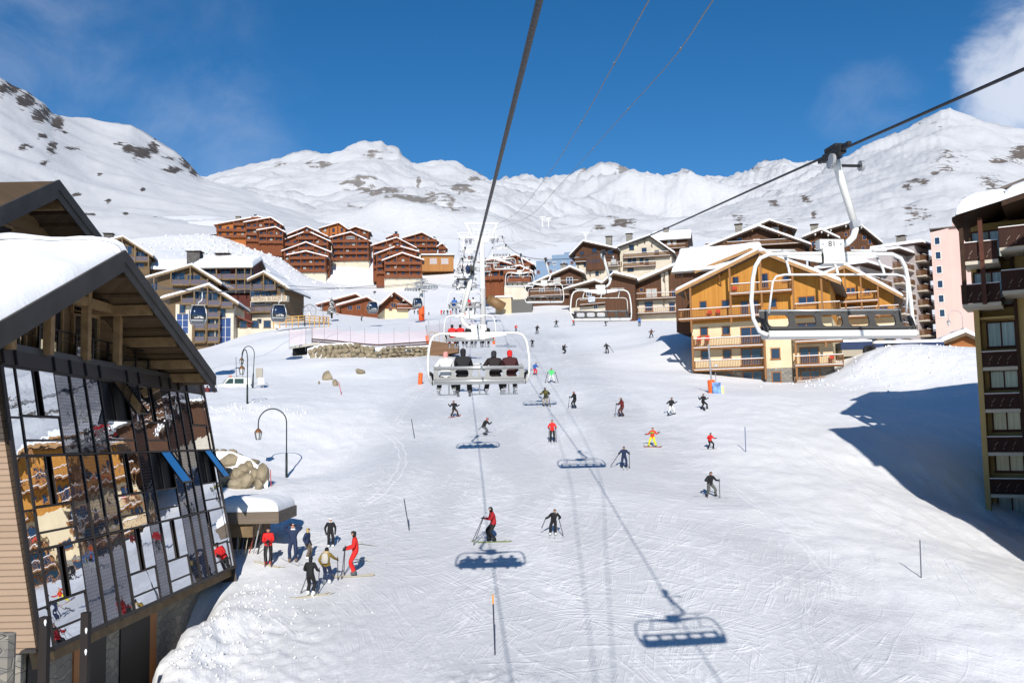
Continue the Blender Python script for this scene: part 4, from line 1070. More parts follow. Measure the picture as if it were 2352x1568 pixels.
red_block(F, c4, (2110, 297), (1930, 350), (2268, 380), 500, 0, 11, 4, 6, 11)
red_block(F, c4, (1845, 318), (1780, 345), (1900, 345), 460, 3, 8, 1, 1, 12, balc=False, snow=.3)
th, F = house('red_chalet', 'tiny red gabled annex at the right end of the hill', 'chalet', *c4(2295, 520), 436, 6)
red_block(F, c4, (2298, 398), (2245, 430), (2348, 450), 515, 0, 7, 2, 2, 13)
th, F = house('low_building', 'low flat roofed orange building with garage doors below the topmost red chalet', 'building', *c4(2240, 590), 415, 6)
L = lambda p, y=0: F.L(c4(*p), y)
x0 = L((2110, 500))[0]; x1 = L((2400, 520))[0]; z1 = L((2240, 512))[1]
MB().box(x0, x1, 0, 9, -3, z1).build('wall', planks('ochre_boards', (.40, .19, .06), (.30, .13, .04), .5), th)
rf = MB().box(x0 - .5, x1 + .5, -.8, 9, z1, z1 + .35).build('roof', ROOFM, th)
snow_slab(rf, (x0 - .5, -.8, z1 + .35), (x1 + .5, -.8, z1 + .35), (x1 + .5, 9, z1 + .35), (x0 - .5, 9, z1 + .35), .5)
for a in (2215, 2320):
    x, z = L((a, 562)); MB().box(x - 1.6, x + 1.6, -.08, -.003, z - 1.3, z + 1.3).build('garage_door', GREYP, th)
th, F = house('red_chalet', 'long red chalet of three gables highest on the left of the hill', 'chalet', *c4(520, 400), 412, 8)
red_block(F, c4, (600, 152), (200, 225), (720, 185), 360, 5, 9, 4, 7, 14, REDO)
red_block(F, c4, (722, 160), (470, 205), (838, 236), 395, 1.5, 8, 5, 6, 15)
red_block(F, c4, (765, 248), (590, 278), (858, 298), 410, -2, 6, 3, 5, 16)
chimney(F.th, *[F.L(c4(425, 165), 9)[0], 9], F.L(c4(425, 175), 9)[1] - 2, F.L(c4(425, 160), 9)[1], 2.0)
th, F = house('red_chalet', 'red terraced chalets behind the lift tower, below the blue block', 'chalet', *c5(850, 600), 300, -8)
red_block(F, c5, (845, 358), (600, 400), (1005, 445), 560, 6, 10, 4, 8, 17)
red_block(F, c5, (640, 395), (500, 420), (800, 440), 600, 2, 10, 4, 5, 18)
red_block(F, c5, (880, 455), (700, 490), (1000, 515), 620, 0, 8, 3, 5, 19)

# ------------------------------------------------------------------ lift-side huts on the plateau
th, F = house('ski_hut', 'long red hut with two low snowy gables behind the netting', 'hut', *c4(1330, 1035), 285, -6)
L = lambda a, b, y=0: F.L(c4(a, b), y)
gable_block(F, L(1470, 845, -1.2), L(1098, 945, -1.2), L(1560, 900, -1.2), -4, 4, 12, [(None, REDW)], REDR, (1.5, 1.0), 1.2, .4, .6, seed=31)
gable_block(F, L(1605, 890, -1.4), L(1320, 970, -1.4), L(1735, 968, -1.4), -4, 0, 9, [(None, REDW)], REDR, (1.2, 1.0), 1.4, .4, .6, seed=32)
for a, b, w in ((1170, 960, 1.2), (1300, 925, 3.0), (1450, 990, 1.6), (1530, 985, 1.4), (1620, 990, 1.6)):
    x, z = L(a, b, 0 if a > 1330 else 4); window(F.th, x, z, w, 1.4, 0 if a > 1330 else 4, FRAME, GLASS, 1)
MB().box(L(1135, 1000, 3.7)[0], L(1320, 1000, 3.7)[0], 3.7, 3.995, -3, 1.2).build('wall', STONE, F.th)
th, F = house('ski_hut', 'cream and red hut with a long snow roof beside the gondola tower', 'hut', *c4(2000, 1055), 262, 16)
L = lambda a, b, y=0: F.L(c4(a, b), y)
pk = L(1855, 842, -2.0); el = L(1735, 955, -2.0)
roof, xl, xr, top = gable_block(F, pk, el, (2 * pk[0] - el[0] + 2, el[1] - .4), -4, 0, 15, [(1.6, CREAM), (None, REDW)], REDR, (1.4, 1.4), 2.0, .8, .6, seed=33)
x0, zz = L(1880, 990, -1.4); balcony(F.th, x0, x0 + 5.5, 0, zz, 1.4, 1.0, REDR, REDR, 'board')
for a, b, w, h in ((1850, 965, 1.6, 1.6), (1870, 970, 1.4, 1.6), (1822, 995, .9, 1.2), (1900, 960, 1.6, 1.4), (1905, 900, 2.0, 1.2)): x, z = L(a, b); window(F.th, x, z, w, h, 0, FRAME, GLASS, 1)
for k in range(3): window(F.th, xr + .02, 2.4, 1.0, 1.0, 3 + k * 4.5, FRAME, GLASS, 0, rz=R(90))
for q in (.25, .75):
    x = xl + (xr - xl) * q; MB().box(x - .18, x + .18, -2.15, -.003, top(x) - .4, top(x) - .02).build('beam', WFRAME, F.th)
# gallery hood and pale service box right of the big lift tower
th, F = house('service_building', 'pale concrete box with a half open brown pipe hood beside the big lift tower', 'building', *c5(770, 830), 232, -4)
L = lambda a, b, y=0: F.L(c5(a, b), y)
x0, z1 = L(655, 748); x1 = L(800, 748)[0]; x2 = L(990, 760)[0]
rf = MB().box(x0, x1, 0, 7, -4, z1).build('wall', mat('sand_render', (.58, .47, .30), .9), th)
snow_slab(rf, (x0 - .3, -.3, z1), (x1 + .2, -.3, z1), (x1 + .2, 7, z1), (x0 - .3, 7, z1), .45)
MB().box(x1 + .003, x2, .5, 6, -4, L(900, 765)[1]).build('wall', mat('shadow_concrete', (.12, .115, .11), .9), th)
a = L(590, 760, -2.5); b = L(730, 840, -2.5)
MB().tube([(a[0], -2.5, a[1]), ((a[0] + b[0]) / 2, -2.6, (a[1] + b[1]) / 2), (b[0], -2.7, b[1])], 1.25, 16).build('pipe_hood', mat('brown_pipe', (.20, .115, .05), .5, var=.2, scale=1), th, True)

# ------------------------------------------------------------------ weathered timber hotel on the left
def hotel_gable(F, pk_, el_, er_, y, D, zb, seed, zones, ins=(1.6, 1.2), snow=.5, conv=k3):
    L = lambda p: F.L(conv(*p), y - 1.6)
    return gable_block(F, L(pk_), L(el_), L(er_), zb, y, D, zones, OLVR, ins, 1.6, .4, snow, .35, None, False, seed)


th, F = house('hotel_wing', 'front hotel wing with olive timber gable, blue stair glazing and small balconies', 'hotel', *k3(900, 1510), 188, 6)
L = lambda a, b, y=0: F.L(k3(a, b), y)
roof, xl, xr, top = hotel_gable(F, (905, 628), (225, 820), (1320, 890), 0, 12, -5, 41, [(L(900, 895)[1], WHITEP), (None, OLIVE)])
for a, b in ((525, 700), (710, 890), (890, 1070), (1075, 1245)):
    x0, zz = L(a, 890 if a < 700 else 900 + (a - 700) * .1, -1.5); x1 = L(b, 890, -1.5)[0]; balcony(th, x0, x1, 0, zz, 1.5, 1.05, OLVR, OLVR, 'glass', snow=False)
MB().box(L(672, 1200, -.02)[0], L(1068, 1200, -.02)[0], -.12, -.003, -5, L(900, 890)[1]).build('wall', OLIVE, th)  # dark panel added to stand for the shade inside the recessed balconies
MB().box(xl - .05, L(440, 1000)[0], -.1, -.004, -5, L(500, 895)[1] + .05).build('wall', OLIVE, th)
for b in (1085, 1245, 1425):
    for a0, a1 in ((700, 855), (885, 1050)):
        x0, zz = L(a0, b, -1.3); x1 = L(a1, b, -1.3)[0]; balcony(th, x0, x1, 0, zz, 1.3, 1.0, OLVR, OLVR, 'glass', snow=False)
        x, z = L((a0 + a1) / 2, b - 70); window(th, x, z, 2.0, 2.0, -.12, OLVR, GLASS, 1)
for a, ct in ((525, 770), (705, 720), (892, 650), (1072, 780), (1245, 860), (690, 1160), (872, 960), (1055, 960)):
    x, z1 = L(a, ct, -1.45); post(th, x, -1.45, (zz if ct > 900 else L(900, 920)[1]) if a != 690 else 0, min(z1, top(min(max(x, xl), xr))) if ct < 900 else L(900, 1000)[1], .24, OLVR)
for a, b, w, h in ((780, 770, 2.6, 2.2), (960, 800, 2.2, 1.8), (540, 960, 1.2, 2.2), (1105, 1025, 1.1, 2.1), (1150, 860, 1.4, 1.2), (640, 830, 1.4, 1.3)): x, z = L(a, b); window(th, x, z, w, h, 0, OLVR, GLASS, 1 if w > 2 else 0)
BLUEG = mat('blue_glazing', (.035, .06, .17), .08, spec=.9)
for a, b, w, h in ((540, 1170, 2.4, 4.2), (1140, 1290, 2.3, 6.0)): x, z = L(a, b); window(th, x, z, w, h, 0, WFRAME, BLUEG, 1, bars=2, name='stair_glazing')
x0 = L(470, 1300)[0]; MB().box(xr - 3.6, xr - 3.45, -.5, -.004, -3, L(1000, 1120)[1]).build('pillar', WHITEP, th)
MB().box(xr + .01, xr + 8, 3, 10, -4, L(1300, 1230, 3)[1]).build('wall', WHITEP, th)
rf = MB().prism([(xr - .5, L(1250, 1040, 2)[1]), (L(1520, 1145, 2)[0], L(1520, 1145, 2)[1]), (L(1520, 1145, 2)[0], L(1520, 1145, 2)[1] - .3), (xr - .5, L(1250, 1040, 2)[1] - .3)], 1.5, 9).build('roof', mat('maroon_roof', (.16, .045, .03), .7), th)
for k in range(3): window(th, xr + 1.4 + k * 2.4, L(1300, 1180, 3)[1], 1.5, 1.6, 3, OLVR, GLASS, 0)
th, F = house('hotel_wing', 'hotel wing with a wide olive gable directly behind and above the front wing', 'hotel', *k3(650, 1150), 206, 6)
L = lambda a, b, y=0: F.L(k3(a, b), y)
roof, xl, xr, top = hotel_gable(F, (665, 348), (0, 535), (1082, 615), 0, 12, -6, 42, [(None, OLIVE)], (2.5, 1.0))
for a, b in ((385, 640), (650, 890)): x0, zz = L(a, 625, -1.5); x1 = L(b, 640, -1.5)[0]; balcony(th, x0, x1, 0, zz, 1.5, 1.05, OLVR, OLVR, 'glass', snow=False)
for a, b, w, h in ((480, 520, 3.0, 2.2), (700, 540, 3, 1.8), (150, 650, 1.4, 2)): x, z = L(a, b); window(th, x, z, w, h, 0, OLVR, GLASS, 1)
for a, t in ((380, 440), (650, 370), (892, 540), (140, 510)): x, z = L(a, t, -1.45); post(th, x, -1.45, L(600, 640)[1], min(z, top(min(max(x, xl), xr))), .24, OLVR)
DRED = planks('oxblood_boards', (.11, .025, .018), (.07, .018, .014), .3)
th, F = house('hotel_wing', 'central hotel wing with pink tinted balcony glass and a thick overhanging snow roof', 'hotel', *k3(1180, 1000), 214, 2)
L = lambda a, b, y=0: F.L(k3(a, b), y)
x0, x1 = L(760, 400)[0], L(1500, 400)[0]
eave_block(F, x0, x1, 0, 14, -7, L(1150, 375, -2)[1] + .6, L(1100, 285, 7)[1], [(None, DRED)], OLVR, 2.0, .8, 1.2, seed=43)
for b in (545, 690):
    for a0, a1 in ((880, 1085), (1095, 1290), (1300, 1410), (1415, 1510)):
        p0, zz = L(a0, b, -1.7); p1 = L(a1, b, -1.7)[0]; balcony(th, p0, p1, 0, zz, 1.7, 1.1, OLVR, OLVR, 'glass', snow=False, sides=False)
    for a in (930, 1140, 1350, 1460): x, z = L(a, b - 90); window(th, x, z, 2.4, 1.9, 0, OLVR, GLASS, 1)
for a in (1015, 1290, 1412, 1500): x = L(a, 500, -1.65)[0]; post(th, x, -1.65, L(a, 760)[1], L(a, 385, -1.65)[1], .24, OLVR)
for a, b in ((715, 210), (1115, 240)):
    x, z = L(a, b, 8); chimney(th, x, 8, z - 2.6, z + .4, 3.0, mat('dark_stone', (.09, .085, .08), .9, var=.3, scale=1.5))
th, F = house('hotel_wing', 'right hotel wing with white base and the row of big sign letters', 'hotel', *k3(1680, 1150), 205, -6)
L = lambda a, b, y=0: F.L(k3(a, b), y)
roof, xl, xr, top = hotel_gable(F, (1672, 448), (1440, 560), (2025, 680), 0, 13, -6, 44, [(L(1700, 1040)[1], WHITEP), (None, OLIVE)], (.6, 1.5))
for a, b, z in ((1520, 1660, 690), (1680, 1835, 700)): x0, zz = L(a, z, -1.5); x1 = L(b, z, -1.5)[0]; balcony(th, x0, x1, 0, zz, 1.5, 1.05, OLVR, OLVR, 'glass', snow=False)
x0, zz = L(1500, 855, -1.6); x1 = L(2000, 875, -1.6)[0]; balcony(th, x0, x1, 0, zz, 1.6, .9, WHITEP, WHITEP, 'panel', snow=False)
x0, zz = L(1440, 1010, -1.6); x1 = L(1800, 1030, -1.6)[0]; balcony(th, x0, x1, 0, zz, 1.6, 1.05, OLVR, OLVR, 'glass', snow=False)
for a, b, w, h in ((1570, 590, 2.2, 2.4), (1740, 610, 2.2, 1.9), (1560, 760, 2.4, 2.0), (1710, 770, 2.4, 2), (1815, 785, 1.4, 2), (1540, 930, 1.6, 2.4), (1650, 945, 1.8, 2.4), (1740, 945, 1.4, 2.2), (1615, 1135, 1.2, 1.2)): x, z = L(a, b); window(th, x, z, w, h, 0, OLVR if b < 900 else WHITEP, GLASS, 1 if w > 2 else 0)
for a in (1675, 1835): x, z = L(a, 470, -1.45); post(th, x, -1.45, L(a, 720)[1], top(x), .24, OLVR)
fc = bpy.data.curves.new('letters', 'FONT'); fc.body = 'HAMEAU du KASHMIR'; fc.size = 1.0; fc.extrude = .04; fc.space_character = 1.12
fo = bpy.data.objects.new('letters', fc); COL.objects.link(fo); bpy.context.view_layer.update()
lm = bpy.data.meshes.new_from_object(fo.evaluated_get(bpy.context.evaluated_depsgraph_get())); bpy.data.objects.remove(fo)
cw = max(v.co.x for v in lm.vertices); xa, za = L(1520, 830, -1.7); xb = L(1985, 870, -1.7)[0]
for v in lm.vertices:
    x, y, z = v.co; v.co = (xa + x / cw * (xb - xa), -1.72 - z, zz + 5.55 - zz + L(1700, 845, -1.7)[1] - 5.55 + y * 1.7)
lm.materials.append(mat('sign_letters', (.42, .30, .2), .6)); fix_normals(lm)
link('sign_lettering', lm, th)
th, F = house('hotel_wing', 'rear hotel gable rising behind the right wing', 'hotel', *k3(1480, 600), 228, -4)
hotel_gable(F, (1478, 246), (1330, 300), (1760, 470), 0, 12, -6, 45, [(None, OLIVE)], (.5, 1.5))
th, F = house('hotel_wing', 'rear hotel roof with long snowy rake behind the pink balcony wing', 'hotel', *k3(900, 520), 232, 8)
hotel_gable(F, (975, 232), (420, 390), (1060, 275), 0, 12, -6, 46, [(None, OLIVE)], (1, .4))
th, F = house('hotel_wing', 'small olive gabled house with chimney peeking over the near barge board', 'hotel', *c1(1200, 1000), 222, 12)
L = lambda a, b, y=0: F.L(c1(a, b), y)
roof, xl, xr, top = hotel_gable(F, (1128, 702), (960, 745), (1405, 882), 0, 12, -6, 47, [(None, OLIVE)], (.6, 1.0), conv=c1)
x0, zz = L(1190, 925, -1.4); x1 = L(1370, 935, -1.4)[0]; balcony(th, x0, x1, 0, zz, 1.4, 1.05, OLVR, OLVR, 'glass', snow=False)
for a, b, w, h in ((1060, 790, 1.4, 1.8), (1170, 830, 2.2, 2.2), (1290, 870, 2.2, 1.6), (1280, 965, 2.2, 1.2)): x, z = L(a, b); window(th, x, z, w, h, 0, OLVR, GLASS, 1)
for a in (1120, 1240, 1365): x = L(a, 800, -1.4)[0]; post(th, x, -1.4, L(a, 1000)[1], top(min(max(x, xl), xr)), .26, OLVR)
x, z = L(1000, 690, 3); chimney(th, x, 3, z - 2.4, z, 2.0, MATS['dark_stone'])
rf = eave_block(F, xr, xr + 9, 2, 8, -6, L(1450, 990, 2)[1], L(1450, 940, 6)[1], [(None, OLIVE)], OLVR, .8, .5, .7, seed=48)

# ------------------------------------------------------------------ near glass-fronted building
BRNB = mat('bronze_frame', (0.020, 0.015, 0.013), 0.4, metal=.3)
BAND = mat('bronze_cladding', (0.045, 0.034, 0.030), 0.5, var=.15, scale=.6)


def mirror(name, tint, strength, rough, wav=0.02, grid=False):
    m = bpy.data.materials.new(name); m.use_nodes = True; nt = m.node_tree
    out = nt.nodes['Material Output']; nt.nodes.remove(nt.nodes['Principled BSDF'])
    g = node(nt, 'ShaderNodeBsdfGlossy'); g.inputs['Color'].default_value = (*tint, 1); g.inputs['Roughness'].default_value = rough
    d = node(nt, 'ShaderNodeBsdfDiffuse'); d.inputs['Color'].default_value = (.012, .013, .016, 1)
    tc = node(nt, 'ShaderNodeTexCoord')
    n = node(nt, 'ShaderNodeTexNoise'); n.inputs['Scale'].default_value = 1.3; n.inputs['Detail'].default_value = 2
    nt.links.new(tc.outputs['Object'], n.inputs['Vector'])
    bp = node(nt, 'ShaderNodeBump'); bp.inputs['Strength'].default_value = 1.0; bp.inputs['Distance'].default_value = wav
    nt.links.new(n.outputs['Fac'], bp.inputs['Height']); nt.links.new(bp.outputs[0], g.inputs['Normal'])
    mx = node(nt, 'ShaderNodeMixShader'); mx.inputs[0].default_value = strength
    nt.links.new(d.outputs[0], mx.inputs[1]); nt.links.new(g.outputs[0], mx.inputs[2])
    if grid:                                   # fine wire grid inside the panels
        sp = node(nt, 'ShaderNodeSeparateXYZ'); nt.links.new(tc.outputs['Object'], sp.inputs[0])
        fs = []
        for ax, per in (('Y', .105), ('Z', .105)):
            dv = node(nt, 'ShaderNodeMath', operation='DIVIDE'); dv.inputs[1].default_value = per; nt.links.new(sp.outputs[ax], dv.inputs[0])
            fr = node(nt, 'ShaderNodeMath', operation='FRACT'); nt.links.new(dv.outputs[0], fr.inputs[0])
            lt = node(nt, 'ShaderNodeMath', operation='LESS_THAN'); lt.inputs[1].default_value = .2; nt.links.new(fr.outputs[0], lt.inputs[0]); fs.append(lt.outputs[0])
        mxx = node(nt, 'ShaderNodeMath', operation='MAXIMUM'); nt.links.new(fs[0], mxx.inputs[0]); nt.links.new(fs[1], mxx.inputs[1])
        d2 = node(nt, 'ShaderNodeBsdfDiffuse'); d2.inputs['Color'].default_value = (.11, .11, .12, 1)
        m2 = node(nt, 'ShaderNodeMixShader'); ml = node(nt, 'ShaderNodeMath', operation='MULTIPLY'); ml.inputs[1].default_value = .45
        nt.links.new(mxx.outputs[0], ml.inputs[0]); nt.links.new(ml.outputs[0], m2.inputs[0])
        nt.links.new(mx.outputs[0], m2.inputs[1]); nt.links.new(d2.outputs[0], m2.inputs[2]); mx = m2
    nt.links.new(mx.outputs[0], out.inputs[0]); MATS[name] = m
    return m


MIR = mirror('mirror_glass', (.80, .83, .88), .93, .006, .0022)
DMIR = mirror('screened_glass', (.62, .63, .70), .40, .02, .004, True)
BACKM = mat('unlit_black', (.006, .006, .007), .6)  # near-black stands for the unlit depth of gaps, doorways and tunnel
NB, FB, FT, NT = P(95, 1500, 24.4), P(540, 1300, 39.8), P(465, 884, 42.2), P(-3, 800, 26.2)
org = Vector((NB.x, NB.y, NB.z - 3))
gb = thing('glass_building', 'near mountain building with leaning mirror glass front under a dark timber gable', 'building', org)
loc = lambda p: Vector(p) - org
def fac(s, t, out=0.0):
    a = NB + (FB - NB) * s; b = NT + (FT - NT) * s
    nrm = (FB - NB).cross(NT - NB).normalized()
    if nrm.x < 0: nrm = -nrm
    return a + (b - a) * t + nrm * out - org
cols = [('n', .62), ('C', 2.0), ('D', .95), ('D', .95), ('D', .95), ('C', 2.0), ('D', .95), ('C', 1.9), ('D', .88), ('D', .85), ('D', .85), ('C', 1.7), ('n', .42)]
tot = sum(w for _, w in cols); edges = [0]
for _, w in cols: edges.append(edges[-1] + w / tot)
TT = .945                                      # the metal band caps the front
MB().add([fac(0, -.005, -.22), fac(1, -.005, -.22), fac(1, TT, -.22), fac(0, TT, -.22)], [(0, 1, 2, 3)]).build('back_panel', BACKM, gb)
fr = MB()
nrmv = (fac(.5, .5, 1) - fac(.5, .5, 0)).normalized()
fbar = lambda s0, t0, s1, t1, w, d=.05, o=.0: fr.bar(fac(s0, t0, o), fac(s1, t1, o), d, w, up=(fac(s0 + .01, t0) - fac(s0, t0)) if abs(s1 - s0) < .002 else (fac(s0, t0 + .01) - fac(s0, t0)))
for i, e in enumerate(edges): fbar(e, -.01, e, TT, .075 if 0 < i < len(edges) - 1 else .16, .06)
fbar(0, 0, 1, 0, .12); fbar(0, TT, 1, TT, .14)
def pane(s0, s1, t0, t1, m, name='pane', out=0.0, tilt=0.0, side=0):
    q = [fac(s0, t0, out + tilt), fac(s1, t0, out + tilt + side), fac(s1, t1, out + side), fac(s0, t1, out)]
    r = [p - nrmv * .03 for p in q]
    b = MB(); b.add(q + r, [(0, 1, 2, 3), (4, 7, 6, 5), (0, 4, 5, 1), (1, 5, 6, 2), (2, 6, 7, 3), (3, 7, 4, 0)])
    return b.build(name, m, gb)
ST = 1 / 3.0 * TT
ci = 0
for i, (k, w) in enumerate(cols):
    a, b = edges[i] + .0028, edges[i + 1] - .0028
    if k == 'C': ci += 1
    for st in range(3):
        t0, t1 = st * ST, (st + 1) * ST
        if k == 'D':
            pane(a, b, t0 + .006, t1 - .006, DMIR, 'screen_panel', -.01); fbar(a, t0, b, t0, .05)
        else:
            h1, h2 = t0 + ST * .17, t0 + ST * .44     # thin pane, square pane, tall casement
            if k == 'n' or st == 2 and ci == 4:
                cuts = (t0, t0 + ST * .42, t1)
            else: cuts = (t0, h1, h2, t1)
            for q in range(len(cuts) - 1):
                if k == 'C' and q == len(cuts) - 2:
                    wd = b - a
                    opened = (ci == 2 and st == 2) or (ci == 3 and st == 1) or (ci == 4 and st == 1)
                    if opened:
                        pane(a, a + wd * .38, cuts[q] + .006, cuts[q + 1] - .006, BACKM, 'pane', -.06)  # black sheet for the dark open gap, no glass here
                        pane(a + wd * .46, b - .001, cuts[q] + .012, cuts[q + 1] - .006, MIR, 'opening_pane', .05, .62)
                        for ss in (a + wd * .46, b - .001):
                            fr.bar(fac(ss, cuts[q] + .012, .67), fac(ss, cuts[q + 1] - .006, .05), .05, .05)
                        fr.bar(fac(a + wd * .46, cuts[q] + .012, .67), fac(b - .001, cuts[q] + .012, .67), .05, .05)
                        pane(a + wd * .40, b, cuts[q] + .006, cuts[q + 1] - .006, BACKM, 'reveal', -.10)
                        fbar(a + wd * .42, cuts[q], a + wd * .42, cuts[q + 1], .1)
                    else:
                        g0, g1 = (.44, .60) if ci != 4 else (.0, .12)
                        if g0 > .05: pane(a, a + wd * g0, cuts[q] + .006, cuts[q + 1] - .006, MIR, 'pane', .0)
                        pane(a + wd * g1, b, cuts[q] + .006, cuts[q + 1] - .006, MIR, 'pane', .03)
                        for g in (g0, g1): fbar(a + wd * g, cuts[q], a + wd * g, cuts[q + 1], .06)
                        if ci == 4: fbar(a + wd * .55, cuts[q], a + wd * .55, cuts[q + 1], .04)
                else:
                    pane(a, b, cuts[q] + .004, cuts[q + 1] - .004, MIR, 'pane', 0.0)
                fbar(a, cuts[q], b, cuts[q], .05 if q else .07)
fr.build('mullions', BRNB, gb)
bd = MB()
for i in range(len(edges) - 1):
    q = [fac(edges[i], TT, .06), fac(edges[i + 1], TT, .06), fac(edges[i + 1], 1.0, .06), fac(edges[i], 1.0, .06)]; r = [p - nrmv * .3 for p in q]
    bd.add(q + r, [(0, 1, 2, 3), (4, 7, 6, 5), (0, 4, 5, 1), (1, 5, 6, 2), (2, 6, 7, 3), (3, 7, 4, 0)], 0)
    bd.bar(fac(edges[i], TT, .08), fac(edges[i], 1.0, .08), .06, .06, mi=1)
bd.bar(fac(-.01, 1.005, .02), fac(1.005, 1.005, .02), .36, .05, up=nrmv, mi=2)
bd.build('cladding_band', [BAND, BRNB, mat('zinc_flashing', (.10, .095, .09), .45, metal=.5)], gb)
# wooden end wall facing the viewer
SL = planks('slatted_end_boards', (.36, .255, .18), (.29, .20, .135), .165, 'Z', gap=.9)
e = [NB, NT + Vector((-.05, 0, 0)), NT + Vector((-9, 0, 0)), NB + Vector((-9, 0, 0))]
b = MB(); q = [loc(p) + Vector((-.12, -.02, 0)) for p in e]; q[0].z += .02; q[1].z -= .25
b.add(q + [p + Vector((0, .3, 0)) for p in q], [(0, 1, 2, 3), (4, 7, 6, 5), (0, 4, 5, 1), (1, 5, 6, 2), (2, 6, 7, 3), (3, 7, 4, 0)])
b.build('end_wall', SL, gb)
# far end wall and stone foot
b = MB(); b.add([fac(1, -.3, -.02), fac(1, 1, -.02), fac(1, 1, -.02) + Vector((-9, 0, 0)), fac(1, -.3, -.02) + Vector((-9, 0, 0))], [(0, 1, 2, 3)]); b.build('end_wall', BAND, gb)
b = MB(); f0, f1 = fac(0, 0), fac(1, 0)
b.box(-9, f0.x - .55, f0.y + .1, f1.y - .2, f0.z - 6, f0.z - .02)
b.build('stone_base', STONE, gb)
for s0, s1, m in ((.19, .235, FRAME), (.235, .33, BACKM), (.40, .56, BACKM), (.56, .60, FRAME), (.02, .07, BACKM)):
    p, q = fac(s0, 0), fac(s1, 0)
    MB().box(f0.x - .56, f0.x - .50, p.y, q.y, f0.z - 3.4, min(p.z, q.z) - .16).build('door', m, gb)
b = MB(); b.bar(fac(0, -.012, -.25), fac(1, -.012, -.25), .5, .12, up=nrmv); b.build('soffit', OLVR, gb)
# loggia: deck, glass balustrade, recessed timber wall
tb, te = fac(0, 1, 0), fac(1, 1, 0)
b = MB(); b.add([fac(0, 1.0, -.02), fac(1, 1.0, -.02), fac(1, 1.0, -.02) + Vector((-5.5, 0, 0)), fac(0, 1.0, -.02) + Vector((-5.5, 0, 0))], [(0, 1, 2, 3)]); b.build('deck', DKW, gb)
b = MB(); gp_ = MB(); up = Vector((0, 0, 1)); H1 = 1.05
for i in range(13):
    s = .02 + i * .0725
    if i > 12: break
    p = fac(s, 1.0, -.3); b.bar(p, p + up * H1, .06, .10)
p0, p1 = fac(.02, 1.0, -.3), fac(.89, 1.0, -.3)
b.bar(p0 + up * H1, p1 + up * H1, .05, .05); b.bar(p0 + up * .85, p1 + up * .85, .02, .02); b.bar(p0 + up * .70, p1 + up * .70, .02, .02)
q0 = fac(.02, 1.0, -.3); q1 = fac(.155, 1.0, -.3)
for hh in (.4, .62, .84): b.bar(q0 + up * (H1 + .9 * hh - .3), q1 + up * (H1 + .9 * hh - .3), .04, .04)
rl = b.build('balustrade', BRNB, gb)
gl = mirror('balustrade_glass', (.75, .8, .84), .55, .01, .004)
for i in range(12):
    s = .02 + i * .0725; a, c = fac(s + .006, 1.0, -.3), fac(s + .0665, 1.0, -.3)
    if i % 2 == 0 or i > 6: MB().bar(a + up * .36, c + up * .36, .02, .58).build('glass_panel', gl, rl)
# gable roof: plane parallel to the front, ridge running back from the slope
PKW, ERW, ELW = P(282, 578, 30.6), P(486, 866, 39.7), P(-60, 775, 22.0)
gx = PKW.x
def gable_near(par, PK, ER, EL, X0, back, rt, matroof, fas, snow=True, name='roof'):
    b = MB(); yz = lambda p: (p.y, p.z)
    def slab(p, q, x0, x1, mi, dz0=0.0, dz1=-rt):
        v = []
        for x in (x0, x1):
            for (yy, zz) in (yz(p), yz(q)): v.append(Vector((x, yy, zz + dz0)) - par_o); v.append(Vector((x, yy, zz + dz1)) - par_o)
        b.add(v, [(0, 2, 3, 1), (4, 5, 7, 6), (0, 4, 6, 2), (1, 3, 7, 5), (0, 1, 5, 4), (2, 6, 7, 3)], mi)
    par_o = org
    slab(EL, PK, X0, X0 - back, 0); slab(PK, ER, X0 + .001, X0 - back, 0)
    for p, q in ((EL, PK), (PK, ER)):
        slab(p, q, X0 + .10, X0 + .012, 1, .05, -.34); slab(p, q, X0 + .05, X0 + .011, 1, -.345, -.66)
    r = b.build(name, [matroof, fas], par)
    if snow:
        e = Vector((0, 0, .02))
        A = Vector((X0 + .05, EL.y, EL.z)) - org; B = Vector((X0 - back, EL.y, EL.z)) - org
        Cc = Vector((X0 - back, PK.y + .3, PK.z)) - org; D = Vector((X0 + .05, PK.y + .3, PK.z)) - org
        snow_slab(r, B, A, D, Cc, .62, edge=1.3, amp=.35, seed=51, n=34)
        A = Vector((X0 + .05, ER.y, ER.z)) - org; B = Vector((X0 - back, ER.y, ER.z)) - org; Cc = Vector((X0 - back, PK.y - .3, PK.z)) - org; D = Vector((X0 + .05, PK.y - .3, PK.z)) - org
        snow_slab(r, A, B, Cc, D, .5, edge=1.2, amp=.3, seed=52, n=30)
    return r
SLATE = mat('dark_slate_boards', (.055, .05, .045), .6, var=.2, scale=1.2)
NEARW = planks('near_grey_boards', (.20, .125, .06), (.13, .08, .038), .16, 'Z')
NBEAM = mat('near_beams', (.24, .15, .07), .7, var=.25, scale=3)
SOFF = planks('soffit_boards', (.11, .07, .035), (.075, .048, .025), .3)
roof = gable_near(gb, PKW, ERW, ELW, gx, 13, .32, SOFF, SLATE)
